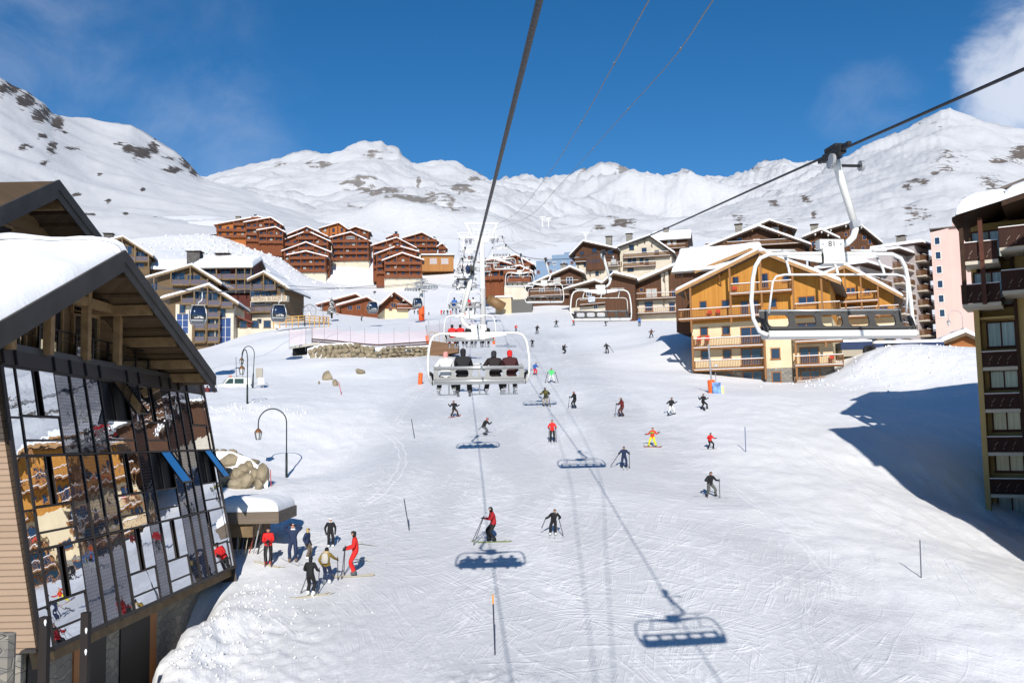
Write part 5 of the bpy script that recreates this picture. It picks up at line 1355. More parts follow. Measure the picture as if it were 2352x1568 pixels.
# recessed wall following the rakes
wx = gx - 2.2
b = MB(); zb_ = tb.z + org.z
zat = lambda y: (PKW.z - (PKW.y - y) * (PKW.z - ELW.z) / (PKW.y - ELW.y) if y < PKW.y else PKW.z - (y - PKW.y) * (PKW.z - ERW.z) / (ERW.y - PKW.y)) - .34
pl = [(22.2, zb_ - .4), (38.6, zb_ - .4), (38.6, zat(38.6)), (PKW.y, zat(PKW.y)), (22.2, zat(22.2))]
v = [Vector((wx, y, z)) - org for y, z in pl] + [Vector((wx - .3, y, z)) - org for y, z in pl]
n = 5; b.add(v, [tuple(range(n)), tuple(reversed(range(n, 2 * n)))] + [(i, i + n, (i + 1) % n + n, (i + 1) % n) for i in range(n)])
b.build('recessed_wall', NEARW, gb)
fmx = gx - 1.55                                # heavy timber frame standing in front of it
b = MB()
for y in (26.4, 28.6, 31.1, 33.6): b.bar(Vector((fmx, y, zb_)) - org, Vector((fmx, y, zat(y) + .05)) - org, .24, .26)
b.bar(Vector((fmx, 27.6, zb_ + 1.95)) - org, Vector((fmx, 34.2, zb_ + 1.95)) - org, .2, .3)
b.build('timber_frame', NBEAM, gb)
for y0, y1, z0, z1 in ((26.7, 28.3, .1, 1.95), (28.9, 30.6, .1, 1.95), (31.4, 33.3, .1, 1.9), (24.4, 26.1, .1, 1.6), (29.0, 30.9, 2.2, 3.2), (31.3, 32.6, 2.2, 3.0)):
    z1 = min(z1, min(zat(y0), zat(y1)) - .25 - zb_); z0 = min(z0, z1 - .3)
    o = MB().box(wx + .005 - org.x, wx + .05 - org.x, y0 - org.y, y1 - org.y, zb_ + z0 - org.z, zb_ + z1 - org.z).build('window', BACKM if y0 in (28.9, 29.0) else mirror('near_pane%d' % int(y0 * 10), (.6, .62, .66), .45, .01, .006), gb)
    f = MB(); X = wx + .07 - org.x; pts = [(y0, z0), (y1, z0), (y1, z1), (y0, z1)]
    for (ya, za), (yb, zc) in zip(pts, pts[1:] + pts[:1]): f.bar((X, ya - org.y, zb_ + za - org.z), (X, yb - org.y, zb_ + zc - org.z), .1, .1)
    f.build('frame', NBEAM, o)
for y in (23.4, 26.3, 30.0, 33.0, 35.4, 37.3, 38.55): # purlins poking out under the rake
    z = zat(y) - .16
    MB().bar(Vector((wx - .1, y, z)) - org, Vector((gx - .12, y, z)) - org, .3, .34).build('purlin', NBEAM, gb)
for y0, y1 in ((30.6, 32.6), (33.4, 35.0), (35.8, 37.0)):
    for k in range(2):
        y = y0 + (y1 - y0) * (k + .3) / 1.6; z = zat(y) - .05
        MB().bar(Vector((wx, y, z)) - org, Vector((gx - .02, y, z)) - org, .12, .12).build('rafter', SOFF, gb)
# second gable, further back and higher
PK2, EL2 = P(131, 416, 34.9), P(-160, 540, 27.6)
ER2 = Vector((PK2.x, PK2.y + 5.6, PK2.z - 2.12)); EL2.x = PK2.x
roof2 = gable_near(gb, PK2, ER2, EL2, PK2.x, 12, .32, SOFF, SLATE, False)
w2 = PK2.x - 1.7
zat2 = lambda y: PK2.z - abs(y - PK2.y) * .375 - .34
pl = [(27.5, PK2.z - 8), (40, PK2.z - 8), (40, zat2(40)), (PK2.y, zat2(PK2.y)), (27.5, zat2(27.5))]
v = [Vector((w2, y, z)) - org for y, z in pl] + [Vector((w2 - .3, y, z)) - org for y, z in pl]
MB().add(v, [tuple(range(n)), tuple(reversed(range(n, 2 * n)))] + [(i, i + n, (i + 1) % n + n, (i + 1) % n) for i in range(n)]).build('recessed_wall', NEARW, gb)
for y in (33.2, 34.9, 37.6): MB().bar(Vector((w2 - .1, y, zat2(y) - .16)) - org, Vector((PK2.x - .1, y, zat2(y) - .16)) - org, .3, .34).build('purlin', NBEAM, gb)
for y in (35.6, 36.4): MB().bar(Vector((w2, y, zat2(y) - .05)) - org, Vector((PK2.x - .02, y, zat2(y) - .05)) - org, .12, .12).build('rafter', SOFF, gb)
wy0, wy1, wz1 = 33.0, 34.2, PK2.z - 1.75
o = MB().box(w2 + .005 - org.x, w2 + .05 - org.x, wy0 - org.y, wy1 - org.y, wz1 - 1.6 - org.z, wz1 - org.z).build('window', BACKM, gb)
f = MB(); X = w2 + .07 - org.x; pts = [(wy0, wz1 - 1.6), (wy1, wz1 - 1.6), (wy1, wz1), (wy0, wz1)]
for (ya, za), (yb, zc) in zip(pts, pts[1:] + pts[:1]): f.bar((X, ya - org.y, za - org.z), (X, yb - org.y, zc - org.z), .1, .1)
f.build('frame', NBEAM, o)
# chairs on the terrace
CH = mat('chair_metal', (.42, .42, .42), .35, metal=.8); CHF = mat('chair_mesh', (.02, .02, .022), .7)
for k, (s, lab) in enumerate(((.42, 'folded mesh deck chair on the terrace, nearest the middle of the glass rail'), (.60, 'folded mesh deck chair on the terrace, farther along the glass rail'))):
    p = fac(s, 1.0, -1.0) + org
    t = thing('deck_chair', lab, 'chair', p, R(20 + 40 * k), 'deck chairs on the terrace')
    MB().box(-.02, .02, -.26, .26, .42, 1.0).build('backrest', CHF, t); MB().box(0, .48, -.26, .26, .40, .44).build('seat', CHF, t)
    l = MB()
    for yy in (-.28, .28): l.tube([(-.12, yy, 1.08), (.1, yy, .42), (.45, yy, 0)], .016, 6); l.tube([(.5, yy, .44), (.1, yy, .2), (-.1, yy, 0)], .016, 6)
    l.build('legs', CH, t)
# two dark posts at its near foot, the right one with melting snow on it
for u, v0, v1, d, lab in ((93, 1420, 1568, 23.2, 'dark square post at the near corner of the glass front'), (188, 1410, 1568, 24.6, 'dark square post with a snow tuft standing before the glass front')):
    a, c = P(u, v0, d), P(u + 4, v1 + 120, d)
    t = thing('wooden_post', lab, 'post', (c.x, c.y, c.z), 0, 'dark posts before the glass front')
    hgt = a.z - c.z
    MB().box(-.10, .10, -.10, .10, 0, hgt).build('shaft', mat('tarred_wood', (.018, .013, .012), .7), t)
    for zz in ((.45, 1.0) if u > 100 else (.12,)):
        s = MB(); s.lathe([(.01, .07), (.03, .04), (.035, 0), (.02, -.06), (.01, -.09)], 7); s.build('snow_tuft', ROOFSNOW, t, True, loc=(.06, -.1, hgt - zz))
mb = MB(); mb.lathe([(.30, -4), (.32, 0), (.02, .06)], 10)
o = tag(mb.build('stone_pillar', STONE, None, loc=P(4, 1456, 23.0)), 'rounded rubble stone pillar at the lower left edge', 'pillar')

# canopy beyond the glass front, with skis leaning below it
A0, A1 = P(640, 1180, 42.8), P(640, 1182, 44.0)
cn = thing('canopy', 'flat timber canopy with a snow cap at the far end of the glass front', 'canopy', (A0.x, A0.y, H(A0.x, A0.y) - .3))
o_ = cn.location
zt = A0.z - o_.z; xr_ = 0.0
rf = MB().box(-3.2, xr_, .0, 3.6, zt - .42, zt + .1).build('roof', mat('grey_fascia', (.16, .125, .095), .7, var=.2, scale=1.5, stretch=(.3, 1, 6)), cn)
MB().box(-3.0, -1.25, .25, 3.4, zt - 1.05, zt - .423).build('beam', OLVR, cn)
snow_slab(rf, (-3.1, .08, zt + .1), (-.05, .08, zt + .1), (-.05, 3.5, zt + .1), (-3.1, 3.5, zt + .1), .62, edge=.9, seed=60, n=18)
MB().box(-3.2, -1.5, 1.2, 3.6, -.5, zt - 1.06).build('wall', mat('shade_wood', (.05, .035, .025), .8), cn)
MB().bar((-1.9, .3, zt - .45), (-2.05, .35, -.2), .06).build('strut', mat('steel', (.4, .4, .42), .4, metal=.7), cn)
SKC = [mat('ski_top_%d' % i, c, .35) for i, c in enumerate(((.03, .03, .035), (.5, .5, .52), (.35, .06, .04), (.55, .5, .35), (.05, .12, .3), (.25, .3, .1)))]
def ski_mesh(L=1.65, w=.085):
    b = MB(); n = 10; top = []
    for i in range(n + 1):
        t = i / n; x = (t - .45) * L; ww = w / 2 * (1 - .28 * math.sin(math.pi * t)) * (1 if t < .9 else max(.25, 1 - (t - .9) * 7)); z = .02 + (.16 * ((t - .86) / .14) ** 2 if t > .86 else 0) + (.03 * ((.06 - t) / .06) if t < .06 else 0)
        top.append((x, ww, z))
    v = []
    for x, ww, z in top: v += [(-ww, -x, z), (ww, -x, z), (ww, -x, z - .018), (-ww, -x, z - .018)]
    f = []
    for i in range(n): o = i * 4; f += [(o, o + 1, o + 5, o + 4), (o + 3, o + 7, o + 6, o + 2), (o, o + 4, o + 7, o + 3), (o + 1, o + 2, o + 6, o + 5)]
    f += [(0, 3, 2, 1), (n * 4, n * 4 + 1, n * 4 + 2, n * 4 + 3)]
    b.add(v, f); return b
skm = ski_mesh().mesh('ski'); skm.materials.append(SKC[0]); fix_normals(skm)
for k in range(6):
    o = bpy.data.objects.new('ski', skm); COL.objects.link(o)
    wx_ = o_.x - .95 - k * .2; wy_ = o_.y + .55 + .1 * (k % 3)
    o.location = (wx_, wy_, H(wx_, wy_) + .72); o.rotation_euler = (R(-82), R(6 + 3 * (k % 3)), R(60 + 9 * k))
    o.material_slots[0].link = 'OBJECT'; o.material_slots[0].material = SKC[k]
    tag(o, ('black ski', 'grey ski', 'dull red ski', 'pale tan ski', 'blue ski', 'green ski')[k] + ' leaning upright in the shade under the flat timber canopy', 'ski', 'skis leaning under the canopy')

# ------------------------------------------------------------------ apartment building on the right edge
YEL = mat('ochre_render', (.46, .33, .14), .9, var=.06, scale=.5, bump=.05)
MAH = planks('mahogany_boards', (.048, .018, .011), (.030, .011, .008), .17)
MAHR = mat('mahogany', (.085, .026, .014), .6, var=.2, scale=2)
CURT = mat('curtain_pane', (.34, .40, .38), .1, spec=.8, var=.3, scale=1.2, stretch=(5, 5, .3))
th, F = house('apartment_building', 'tall ochre apartment building with dark carved balconies at the right edge', 'building', 2266, 1210, 60, -31)
L = lambda a, b, y=0: F.L((a, b), y)
x0 = L(2266, 1200)[0]; sx = 2.6
zs = [L(2290, v)[1] for v in (1200, 1104, 1008, 909, 812, 716)]
pit = (zs[-1] - zs[0]) / 5
xe = x0 + 22
ztop = zs[-1] + pit * 2.05
MB().box(x0, x0 + .32, -.0, 1.6, -7, ztop - pit * .2).build('wall', YEL, th)
MB().box(x0 + .02, xe, 1.601, 12, -7, ztop + .6).build('wall', YEL, th)
MB().box(x0 + 2.55, x0 + 3.4, -.1, 1.6, -7, ztop).build('wall', YEL, th)
MB().box(x0 + 2.35, x0 + 2.545, -.25, 1.6, -5, ztop).build('downpipe_panel', DKW, th)
MB().box(x0 + 3.42, xe, -.02, 1.6, -7, ztop - .02).build('wall', YEL, th)
def carved(xa, xb, y, z, h=1.0, depth=1.5, slabm=WHITEP):
    b = MB(); b.box(xa, xb, y - depth, y + 1.55, z - .22, z); o = b.build('balcony', slabm, th)
    r = MB(); yf = y - depth + .05
    r.box(xa, xb, yf - .03, yf + .03, z + .02, z + h - .06); r.box(xa - .03, xa + .03, yf + .031, y, z + .02, z + h - .06)
    r.build('parapet', MAH, o)
    k = MB(); kk = int((xb - xa) / .52)                    # slanting cut-outs showing the pale backing
    for i in range(kk):
        xx = xa + .3 + i * .52
        for zz, ln in ((z + .18, .16), (z + .42, .34)): k.bar((xx + zz * .3 - z * .3, yf - .034, zz), (xx + (zz - z) * .3 + ln * .55, yf - .034, zz + ln * .75), .05, .012)
    k.build('carving', WHITEP, o)
    s = MB(); s.box(xa - .04, xb + .04, yf - .08, yf + .08, z + h - .059, z + h); s.build('hand_rail', MAHR, o)
    MB().box(xa, xb, yf - .07, yf + .07, z + h + .002, z + h + .05).build('snow_cap', ROOFSNOW, o)
    return o
for i, z in enumerate(zs[1:5]):
    carved(x0 + .33, x0 + 2.34, .12, z - pit * .35 + .1, .98, .1)
for i in range(6):
    z = zs[i]
    zz = z + 1.35 if i else z + .75
    window(th, x0 + 1.45, zz, 1.75, 1.75, 1.6, MAHR, CURT, 1)
    MB().box(x0 + .33, x0 + 2.34, .2, 1.598, z + 2.28, z + 2.42).build('ceiling_slab', YEL, th)
MB().box(x0 - .05, xe, -.3, 1.5, L(2290, 1213)[1] - .25, L(2290, 1208)[1]).build('plinth', MAHR, th)
for k in range(2):
    z = zs[-1] + .42 + pit * k
    xa = L(2208, 660 - 96 * k, -2.2)[0]; xb = L(2296, 640, -2.2)[0]
    carved(xa, xb, -.4, z, 1.2, 1.8)
    post(th, xb - .9, -2.28, z - .1, z + pit, .26, MAHR)
    window(th, x0 + 1.2, z + 1.3, 2.2, 1.9, -.02, MAHR, CURT, 1)
    carved(xb + .15, xe, -.4, z + .55, 1.25, 2.6)
for i in range(6):
    carved(x0 + 4.6, xe, -.02, zs[i] - .6, 1.1, 1.3)
    for q in range(3): window(th, x0 + 6.5 + q * 4, zs[i] + 1.3, 2, 1.8, -.02, MAHR, CURT, 1)
post(th, L(2207, 600, -2.1)[0] + .12, -2.1, zs[-1] + .4, L(2200, 500, -2.1)[1], .26, DKW)
# roof with its hanging snow
ra, rz_ = L(2186, 500, -3.0); rb, rz2 = L(2320, 440, -3.0)
rf = MB().prism([(ra, rz_), (rb - .2, rz2 + .1), (rb - .2, rz2 - .15), (ra, rz_ - .25)], -3.0, 9).build('roof', DKW, th)
snow_slab(rf, (ra + .25, -3.5, rz_ + .02), (rb - .2, -3.5, rz2 - .55), (rb - .2, 6, rz2 + 1.4), (ra + .25, 6, rz_ + 1.2), .95, edge=.9, amp=.3, seed=71, n=22)
rc, rz3 = L(2300, 462, -3.6)
rf2 = MB().prism([(rc, rz3), (xe + 1, rz3 + 5.2), (xe + 1, rz3 + 4.9), (rc, rz3 - .3)], -3.6, 9).build('roof', DKW, th)
snow_slab(rf2, (rc, -3.6, rz3 + .02), (xe + 1, -3.6, rz3 + 5.22), (xe + 1, 6, rz3 + 6), (rc, 6, rz3 + 1), .8, edge=.8, seed=72, n=20)
ru, ruz = L(2228, 480, 4); MB().prism([(ru, ruz - 3), (ru, ruz + .3), (xe, ruz + 6.5), (xe, ruz - 3)], 4, 11).build('wall', YEL, th)
MB().prism([(ru - .4, ruz + .32), (xe, ruz + 6.72), (xe, ruz + 6.9), (ru - .4, ruz + .5)], 3.6, 11.3).build('roof', ROOFM, th)
# wing nearer the viewer, outside the frame: it throws the big shadow into the hollow
for (xa, xb, ya, yb, zt_) in ((25.0, 52, 30, 42, 16.5), (29.5, 52, 42.6, 50, 13.0)):
    w = MB(); w.box(xa - th.location.x, xb - th.location.x, ya - th.location.y, yb - th.location.y, -16 - th.location.z, zt_ - th.location.z)
    b = w.build('wing', YEL, th); 
    Mi = Matrix.Rotation(R(31), 4, 'Z')
    for vtx in b.data.vertices: vtx.co = Mi @ vtx.co
    r = MB(); xm = (xa + xb) / 2 - th.location.x
    r.prism([(xa - .5 - th.location.x, zt_ - th.location.z - .4), (xm - 4, zt_ + 3.4 - th.location.z), (xb - th.location.x, zt_ - th.location.z), (xb - th.location.x, zt_ - .3 - th.location.z), (xm - 4, zt_ + 3.0 - th.location.z), (xa - .5 - th.location.x, zt_ - th.location.z - .8)], ya - th.location.y - .5, yb - th.location.y + .5)
    b = r.build('roof', DKW, th)
    for vtx in b.data.vertices: vtx.co = Mi @ vtx.co
# ------------------------------------------------------------------ chairlift
WHITE = mat('white_lift_paint', (.68, .67, .64), .4, var=.06, scale=3)
STEEL = mat('galvanised_steel', (.42, .43, .44), .45, metal=.6, var=.2, scale=6)
SILV = mat('brushed_silver', (.50, .50, .49), .35, metal=.5)
PADM = mat('grey_seat_pad', (.055, .052, .05), .7, var=.1, scale=4)
BLK = mat('black_plastic', (.012, .012, .013), .5)
ROPE = mat('steel_rope', (.030, .030, .033), .5, metal=.3, bump=.3, scale=30)
DBLUE = mat('dark_blue_spring', (.015, .03, .09), .5)
ROPE_THIN = mat('grey_cable', (.16, .165, .18), .5, metal=.3)


def curve_through(knots):
    K = sorted(tuple(k) for k in knots); ys = np.array([k[1] for k in K])
    def f(y):
        i = int(np.clip(np.searchsorted(ys, y) - 1, 0, len(K) - 2)); t = (y - ys[i]) / (ys[i + 1] - ys[i])
        out = []
        for c in (0, 2):
            v = [k[c] for k in K]
            sl = lambda j: (v[min(j + 1, len(v) - 1)] - v[max(j - 1, 0)]) / (ys[min(j + 1, len(v) - 1)] - ys[max(j - 1, 0)])
            h = ys[i + 1] - ys[i]
            out.append((2 * t ** 3 - 3 * t * t + 1) * v[i] + (t ** 3 - 2 * t * t + t) * h * sl(i) + (3 * t * t - 2 * t ** 3) * v[i + 1] + (t ** 3 - t * t) * h * sl(i + 1))
        return Vector((out[0], y, out[1]))
    return f


srt = lambda ks: sorted(ks, key=lambda k: k[1])
UPK = srt([(1.3, -12, 1.3), (.60, 0, 2.3), tuple(P(1085, 622, 28.3)), tuple(P(1079, 660, 41)), tuple(P(1072, 652, 55.5)), tuple(P(1063, 622, 84)), tuple(P(1064, 590, 120)), tuple(P(1073, 557, 178)),
           tuple(P(1060, 612, 225)), tuple(P(1056, 606, 285)), tuple(P(1060, 580, 350)), tuple(P(1052, 585, 430)), tuple(P(1054, 552, 520)), tuple(P(1052, 500, 900))])
DNK = srt([(7.6, -12, 1.6), tuple(P(1930, 345, 17.07)), tuple(P(1386, 580, 46.7)), tuple(P(1254, 596, 73)), tuple(P(1197, 586, 99)), tuple(P(1162, 563, 128)), tuple(P(1147, 543, 178)),
           tuple(P(1118, 590, 225)), tuple(P(1104, 595, 285)), tuple(P(1098, 577, 350)), tuple(P(1082, 582, 430)), tuple(P(1080, 550, 520)), tuple(P(1076, 498, 900))])
UPK = [k for k in UPK]; 
def cf(K):
    K = sorted(K, key=lambda k: k[1])
    ys = np.array([k[1] for k in K])
    def f(y):
        i = int(np.clip(np.searchsorted(ys, y) - 1, 0, len(K) - 2)); h = ys[i + 1] - ys[i]; t = (y - ys[i]) / h; out = []
        for c in (0, 2):
            v = [k[c] for k in K]
            sl = lambda j: (v[min(j + 1, len(v) - 1)] - v[max(j - 1, 0)]) / (ys[min(j + 1, len(v) - 1)] - ys[max(j - 1, 0)])
            out.append((2 * t ** 3 - 3 * t * t + 1) * v[i] + (t ** 3 - 2 * t * t + t) * h * sl(i) + (3 * t * t - 2 * t ** 3) * v[i + 1] + (t ** 3 - t * t) * h * sl(i + 1))
        return Vector((out[0], y, out[1]))
    return f
UP, DN = cf(UPK), cf(DNK)
ysamp = list(np.linspace(-12, 60, 60)) + list(np.linspace(64, 880, 110))
tag(MB().tube([UP(y) for y in ysamp], .026, 8).build('lift_cable', ROPE, None, True), 'thick black cable from top centre down to the occupied chair', 'cable', 'ropes of the chairlift')
tag(MB().tube([DN(y) for y in ysamp], .026, 8).build('lift_cable', ROPE, None, True), 'thick black cable crossing from the right edge and carrying the empty chair', 'cable', 'ropes of the chairlift')
# two thin signal lines higher up between them
for pts, lab in ((((1480, 20, 22), (1420, 130, 30), (1330, 290, 46), (1260, 400, 75), (1185, 490, 130), (1120, 527, 178)), 'left of the two thin grey signal wires above the run'), (((1628, 15, 21), (1550, 130, 30), (1430, 265, 44), (1300, 410, 72), (1210, 500, 125), (1133, 529, 178)), 'right of the two thin grey signal wires above the run')):
    k = [tuple(P(*p)) for p in pts]; a, b = Vector(k[0]), Vector(k[1]); k.insert(0, tuple(a - (b - a) * 2.2))
    f = cf(k); y0 = k[0][1]; w = MB(); w.tube([f(y) for y in np.linspace(y0, k[-1][1], 60)], .018, 6)
    for y in np.linspace(y0, k[-1][1], 14)[1:-1]: q = f(y); w.lathe([(.02, .06), (.035, 0), (.02, -.06)], 6, q)
    tag(w.build('signal_wire', ROPE_THIN), lab, 'cable', 'thin signal wires of the chairlift')


# ---- one chair, front towards -y, rope at z = 0
def text_mesh(s, size, ext=.004):
    fc = bpy.data.curves.new('t', 'FONT'); fc.body = s; fc.size = size; fc.extrude = ext; fc.align_x = 'CENTER'
    fo = bpy.data.objects.new('t', fc); COL.objects.link(fo); bpy.context.view_layer.update()
    m = bpy.data.meshes.new_from_object(fo.evaluated_get(bpy.context.evaluated_depsgraph_get())); bpy.data.objects.remove(fo)
    for v in m.vertices: x, y, z = v.co; v.co = (x, -z, y)
    return m


CX = -.15
def rounded(cx, cz, w, h, r, n=4):
    pts = []
    for qx, qz, a0 in ((1, 1, 0), (-1, 1, 90), (-1, -1, 180), (1, -1, 270)):
        for i in range(n + 1):
            a = R(a0 + 90 * i / n); pts.append((cx + qx * (w / 2 - r) + r * math.cos(a), cz + qz * (h / 2 - r) + r * math.sin(a)))
    return pts


def make_chair(label, number, closed, dark_front=True):
    t = thing('lift_chair', label, 'chairlift chair')
    b = MB(); s = [(-1.40, -.30, -3.40), (-1.47, -.12, -3.33), (-1.52, .03, -3.08), (-1.53, .07, -2.75), (-1.49, .06, -2.35), (-1.44, .04, -2.12), (-1.35, .02, -1.97), (-1.18, 0, -1.90)]
    path = [(x + CX, y, z) for x, y, z in s] + [(0 + CX, 0, -1.89)] + [(-x + CX, y, z) for x, y, z in reversed(s)]
    b.tube(path, .038, 10); b.build('bail_frame', WHITE, t, True)
    b = MB()                                   # tapered arms under the top tube
    for sg in (-1, 1):
        b.add([(CX + sg * .15, -.03, -1.93), (CX + sg * .15, .03, -1.93), (CX + sg * .15, .03, -2.07), (CX + sg * .15, -.03, -2.07), (CX + sg * .85, -.02, -1.93), (CX + sg * .85, .02, -1.93), (CX + sg * .85, .02, -1.96), (CX + sg * .85, -.02, -1.96)], [(0, 1, 2, 3), (4, 7, 6, 5), (0, 4, 5, 1), (1, 5, 6, 2), (2, 6, 7, 3), (3, 7, 4, 0)])
    b.build('support_arm', WHITE, t)
    b = MB(); b.tube([(.03, 0, -.14), (.06, 0, -.30), (.33, 0, -1.34)], [.075, .075, .062], 10); b.build('hanger_arm', WHITE, t, True)
    b = MB(); b.tube([(.34, 0, -1.36), (.34, 0, -1.44), (.29, 0, -1.58), (.17, 0, -1.69), (-.02, 0, -1.745)], .062, 10); b.build('hanger_curve', WHITE, t, True)
    MB().bar((.325, 0, -1.28), (.345, 0, -1.40), .15, .15).build('hanger_joint', STEEL, t)
    p = MB().box(CX - .25, CX + .21, -.09, .09, -1.815, -1.64).build('number_plate', WHITE, t)
    tm = text_mesh(number, .15); tm.materials.append(mat('plate_ink', (.05, .05, .055), .6)); q = link('number', tm, p, (CX - .02, -.094, -1.775))
    tm2 = q.copy(); COL.objects.link(tm2); tm2.location = (CX - .02, .094, -1.775); tm2.rotation_euler = (0, 0, R(180))
    bb = MB()
    for sx in (-.19, .15):
        for sy in (-.1, .1): bb.tube([(CX + sx, sy * .85, -1.727), (CX + sx, sy, -1.727)], .022, 8)
    bb.build('bolt', STEEL, p)
    b = MB(); b.box(CX - .20, CX + .20, -.11, .11, -2.09, -1.82); b.tube([(CX - .2, 0, -1.99), (CX + .2, 0, -1.99)], .135, 14); b.build('suspension_box', WHITE, t)
    b = MB()                                   # grip on the rope
    b.bar((0, -.36, -.02), (0, .36, -.02), .13, .15); b.bar((0, -.62, .0), (0, -.36, .0), .07, .07); b.bar((0, .36, 0), (0, .62, 0), .07, .07); b.bar((.02, -.2, .09), (.02, .25, .10), .18, .07)
    b.build('rope_grip', BLK, t)
    MB().tube([(.13, .05, -.03), (.13, .52, .02)], .065, 10).build('grip_spring', DBLUE, t, True)
    for x, y, z, r in ((-.10, -.12, -.16, .11), (-.02, .12, -.16, .11), (.52, 0, -.24, .10)):
        w = MB(); w.tube([(x - .03, y, z), (x + .03, y, z)], r, 14); w.build('roller', STEEL, t)
    MB().tube([(.05, 0, -.24), (.50, 0, -.24)], .028, 8).build('roller_axle', BLK, t)
    # backrest with five openings, padded in front and silver behind
    x0, x1, zt, zb = CX - 1.36, CX + 1.36, -2.93, -3.28
    yA = lambda z: .06 + (z + 3.28) * .28
    n = 4; cw = (x1 - x0 - .16) / 5; b = MB()
    def face(x, z, side): return (x, yA(z) + (.02 if side else -.02), z)
    for i in range(5):
        cx = x0 + .08 + cw * (i + .5); hole = rounded(cx, (zt + zb) / 2 - .005, cw * .78, .215, .075, n)
        outer = []
        for (hx, hz) in hole:
            dx, dz = hx - cx, hz - (zt + zb) / 2; k = min((cw / 2) / abs(dx) if dx else 9e9, ((zt - zb) / 2) / abs(dz) if dz else 9e9); outer.append((cx + dx * k, (zt + zb) / 2 + dz * k))
        # snap corners so that cells are full rectangles
        m = len(hole)
        for qx, qz, j in ((1, 1, n // 2), (-1, 1, n + 1 + n // 2), (-1, -1, 2 * (n + 1) + n // 2), (1, -1, 3 * (n + 1) + n // 2)): outer[j] = (cx + qx * cw / 2, (zt + zb) / 2 + qz * (zt - zb) / 2)
        vs = [face(*p, 0) for p in hole] + [face(*p, 0) for p in outer] + [face(*p, 1) for p in hole] + [face(*p, 1) for p in outer]
        fs = []; ms = []
        for j in range(m):
            k = (j + 1) % m
            b.add([vs[j], vs[k], vs[m + k], vs[m + j]], [(0, 1, 2, 3)], 0)
            b.add([vs[2 * m + j], vs[2 * m + k], vs[3 * m + k], vs[3 * m + j]], [(0, 1, 2, 3)], 1)
            b.add([vs[j], vs[k], vs[2 * m + k], vs[2 * m + j]], [(0, 1, 2, 3)], 2)
    for xa, xb in ((x0, x0 + .08), (x1 - .08, x1)):
        b.add([face(xa, zb, 0), face(xb, zb, 0), face(xb, zt, 0), face(xa, zt, 0)], [(0, 1, 2, 3)], 0)
        b.add([face(xa, zb, 1), face(xb, zb, 1), face(xb, zt, 1), face(xa, zt, 1)], [(0, 1, 2, 3)], 1)
    me = b.mesh('backrest')
    for m_ in (PADM, mat('satin_grey_panel', (.36, .355, .34), .45, metal=.3), BLK): me.materials.append(m_)
    bk = link('backrest', me, t)
    b = MB(); b.tube([(x0, yA(zt), zt + .01), (x1, yA(zt), zt + .01)], .024, 8); b.tube([(x0 + .02, yA(zt) + .05, zt - .03), (x1 - .02, yA(zt) + .05, zt - .03)], .014, 6)
    b.build('backrest_rail', SILV, bk, True)
    if closed:
        st = MB(); pf = [(-.62, -3.27), (-.58, -3.24), (-.1, -3.30), (.05, -3.30), (.10, -3.36), (.02, -3.44), (-.55, -3.37), (-.62, -3.33)]
    else:
        st = MB(); pf = [(-.34, -3.36), (-.32, -3.33), (-.1, -3.30), (.05, -3.30), (.10, -3.36), (.02, -3.46), (-.25, -3.47), (-.34, -3.44)]
    v = [(x0 - .02, y, z) for y, z in pf] + [(x1 + .02, y, z) for y, z in pf]; m = len(pf)
    st.add(v, [tuple(range(m)), tuple(reversed(range(m, 2 * m)))] + [(i, i + m, (i + 1) % m + m, (i + 1) % m) for i in range(m)])
    se = st.build('seat', mat('pale_seat_shell', (.60, .59, .57), .4, metal=.15), t)
    MB().tube([(x0, .11, -3.335), (x1, .11, -3.335)], .05, 10).build('seat_roll', SILV, se, True)
    MB().box(x0, x1, -.28 if not closed else -.5, .0, -3.30, -3.262).build('cushion', PADM, se)
    for sg in (-1, 1):                         # black arm stubs at both ends
        MB().tube([(CX + sg * 1.47, .04, -3.08), (CX + sg * 1.40, -.12, -3.14), (CX + sg * 1.37, -.26, -3.30), (CX + sg * 1.38, -.22, -3.42)], .05, 8).build('armrest', BLK, t, True)
    b = MB()
    if closed:
        for sg in (-1, 1): b.tube([(CX + sg * 1.34, .04, -2.98), (CX + sg * 1.3, -.35, -2.80)], .018, 6)
        b.tube([(CX - 1.32, -.35, -2.80), (CX + 1.32, -.35, -2.80)], .02, 8)
        for x in (-.92, -.02, .92): b.tube([(CX + x, -.36, -2.80), (CX + x, -.66, -3.1), (CX + x, -.66, -3.72)], .022, 6); b.bar((CX + x - .28, -.66, -3.72), (CX + x + .28, -.66, -3.72), .035)
    else:
        q = [(-1.30, -.16, -3.0), (-1.29, -.24, -2.75), (-1.26, -.30, -2.45), (-1.2, -.32, -2.36), (-1.05, -.33, -2.33)]
        b.tube([(x + CX, y, z) for x, y, z in q] + [(-x + CX, y, z) for x, y, z in reversed(q)], .02, 8)
        for x in (-.80, .10, .98): b.tube([(CX + x, .32, -1.77), (CX + x - .02, .1, -2.0), (CX + x - .13, -.25, -2.22), (CX + x - .15, -.33, -2.34)], .024, 8)
        for x in (-.95, .85): b.bar((CX + x - .3, .33, -1.77), (CX + x + .4, .33, -1.77), .035)
    b.build('safety_bar', WHITE, t, True)
    return t


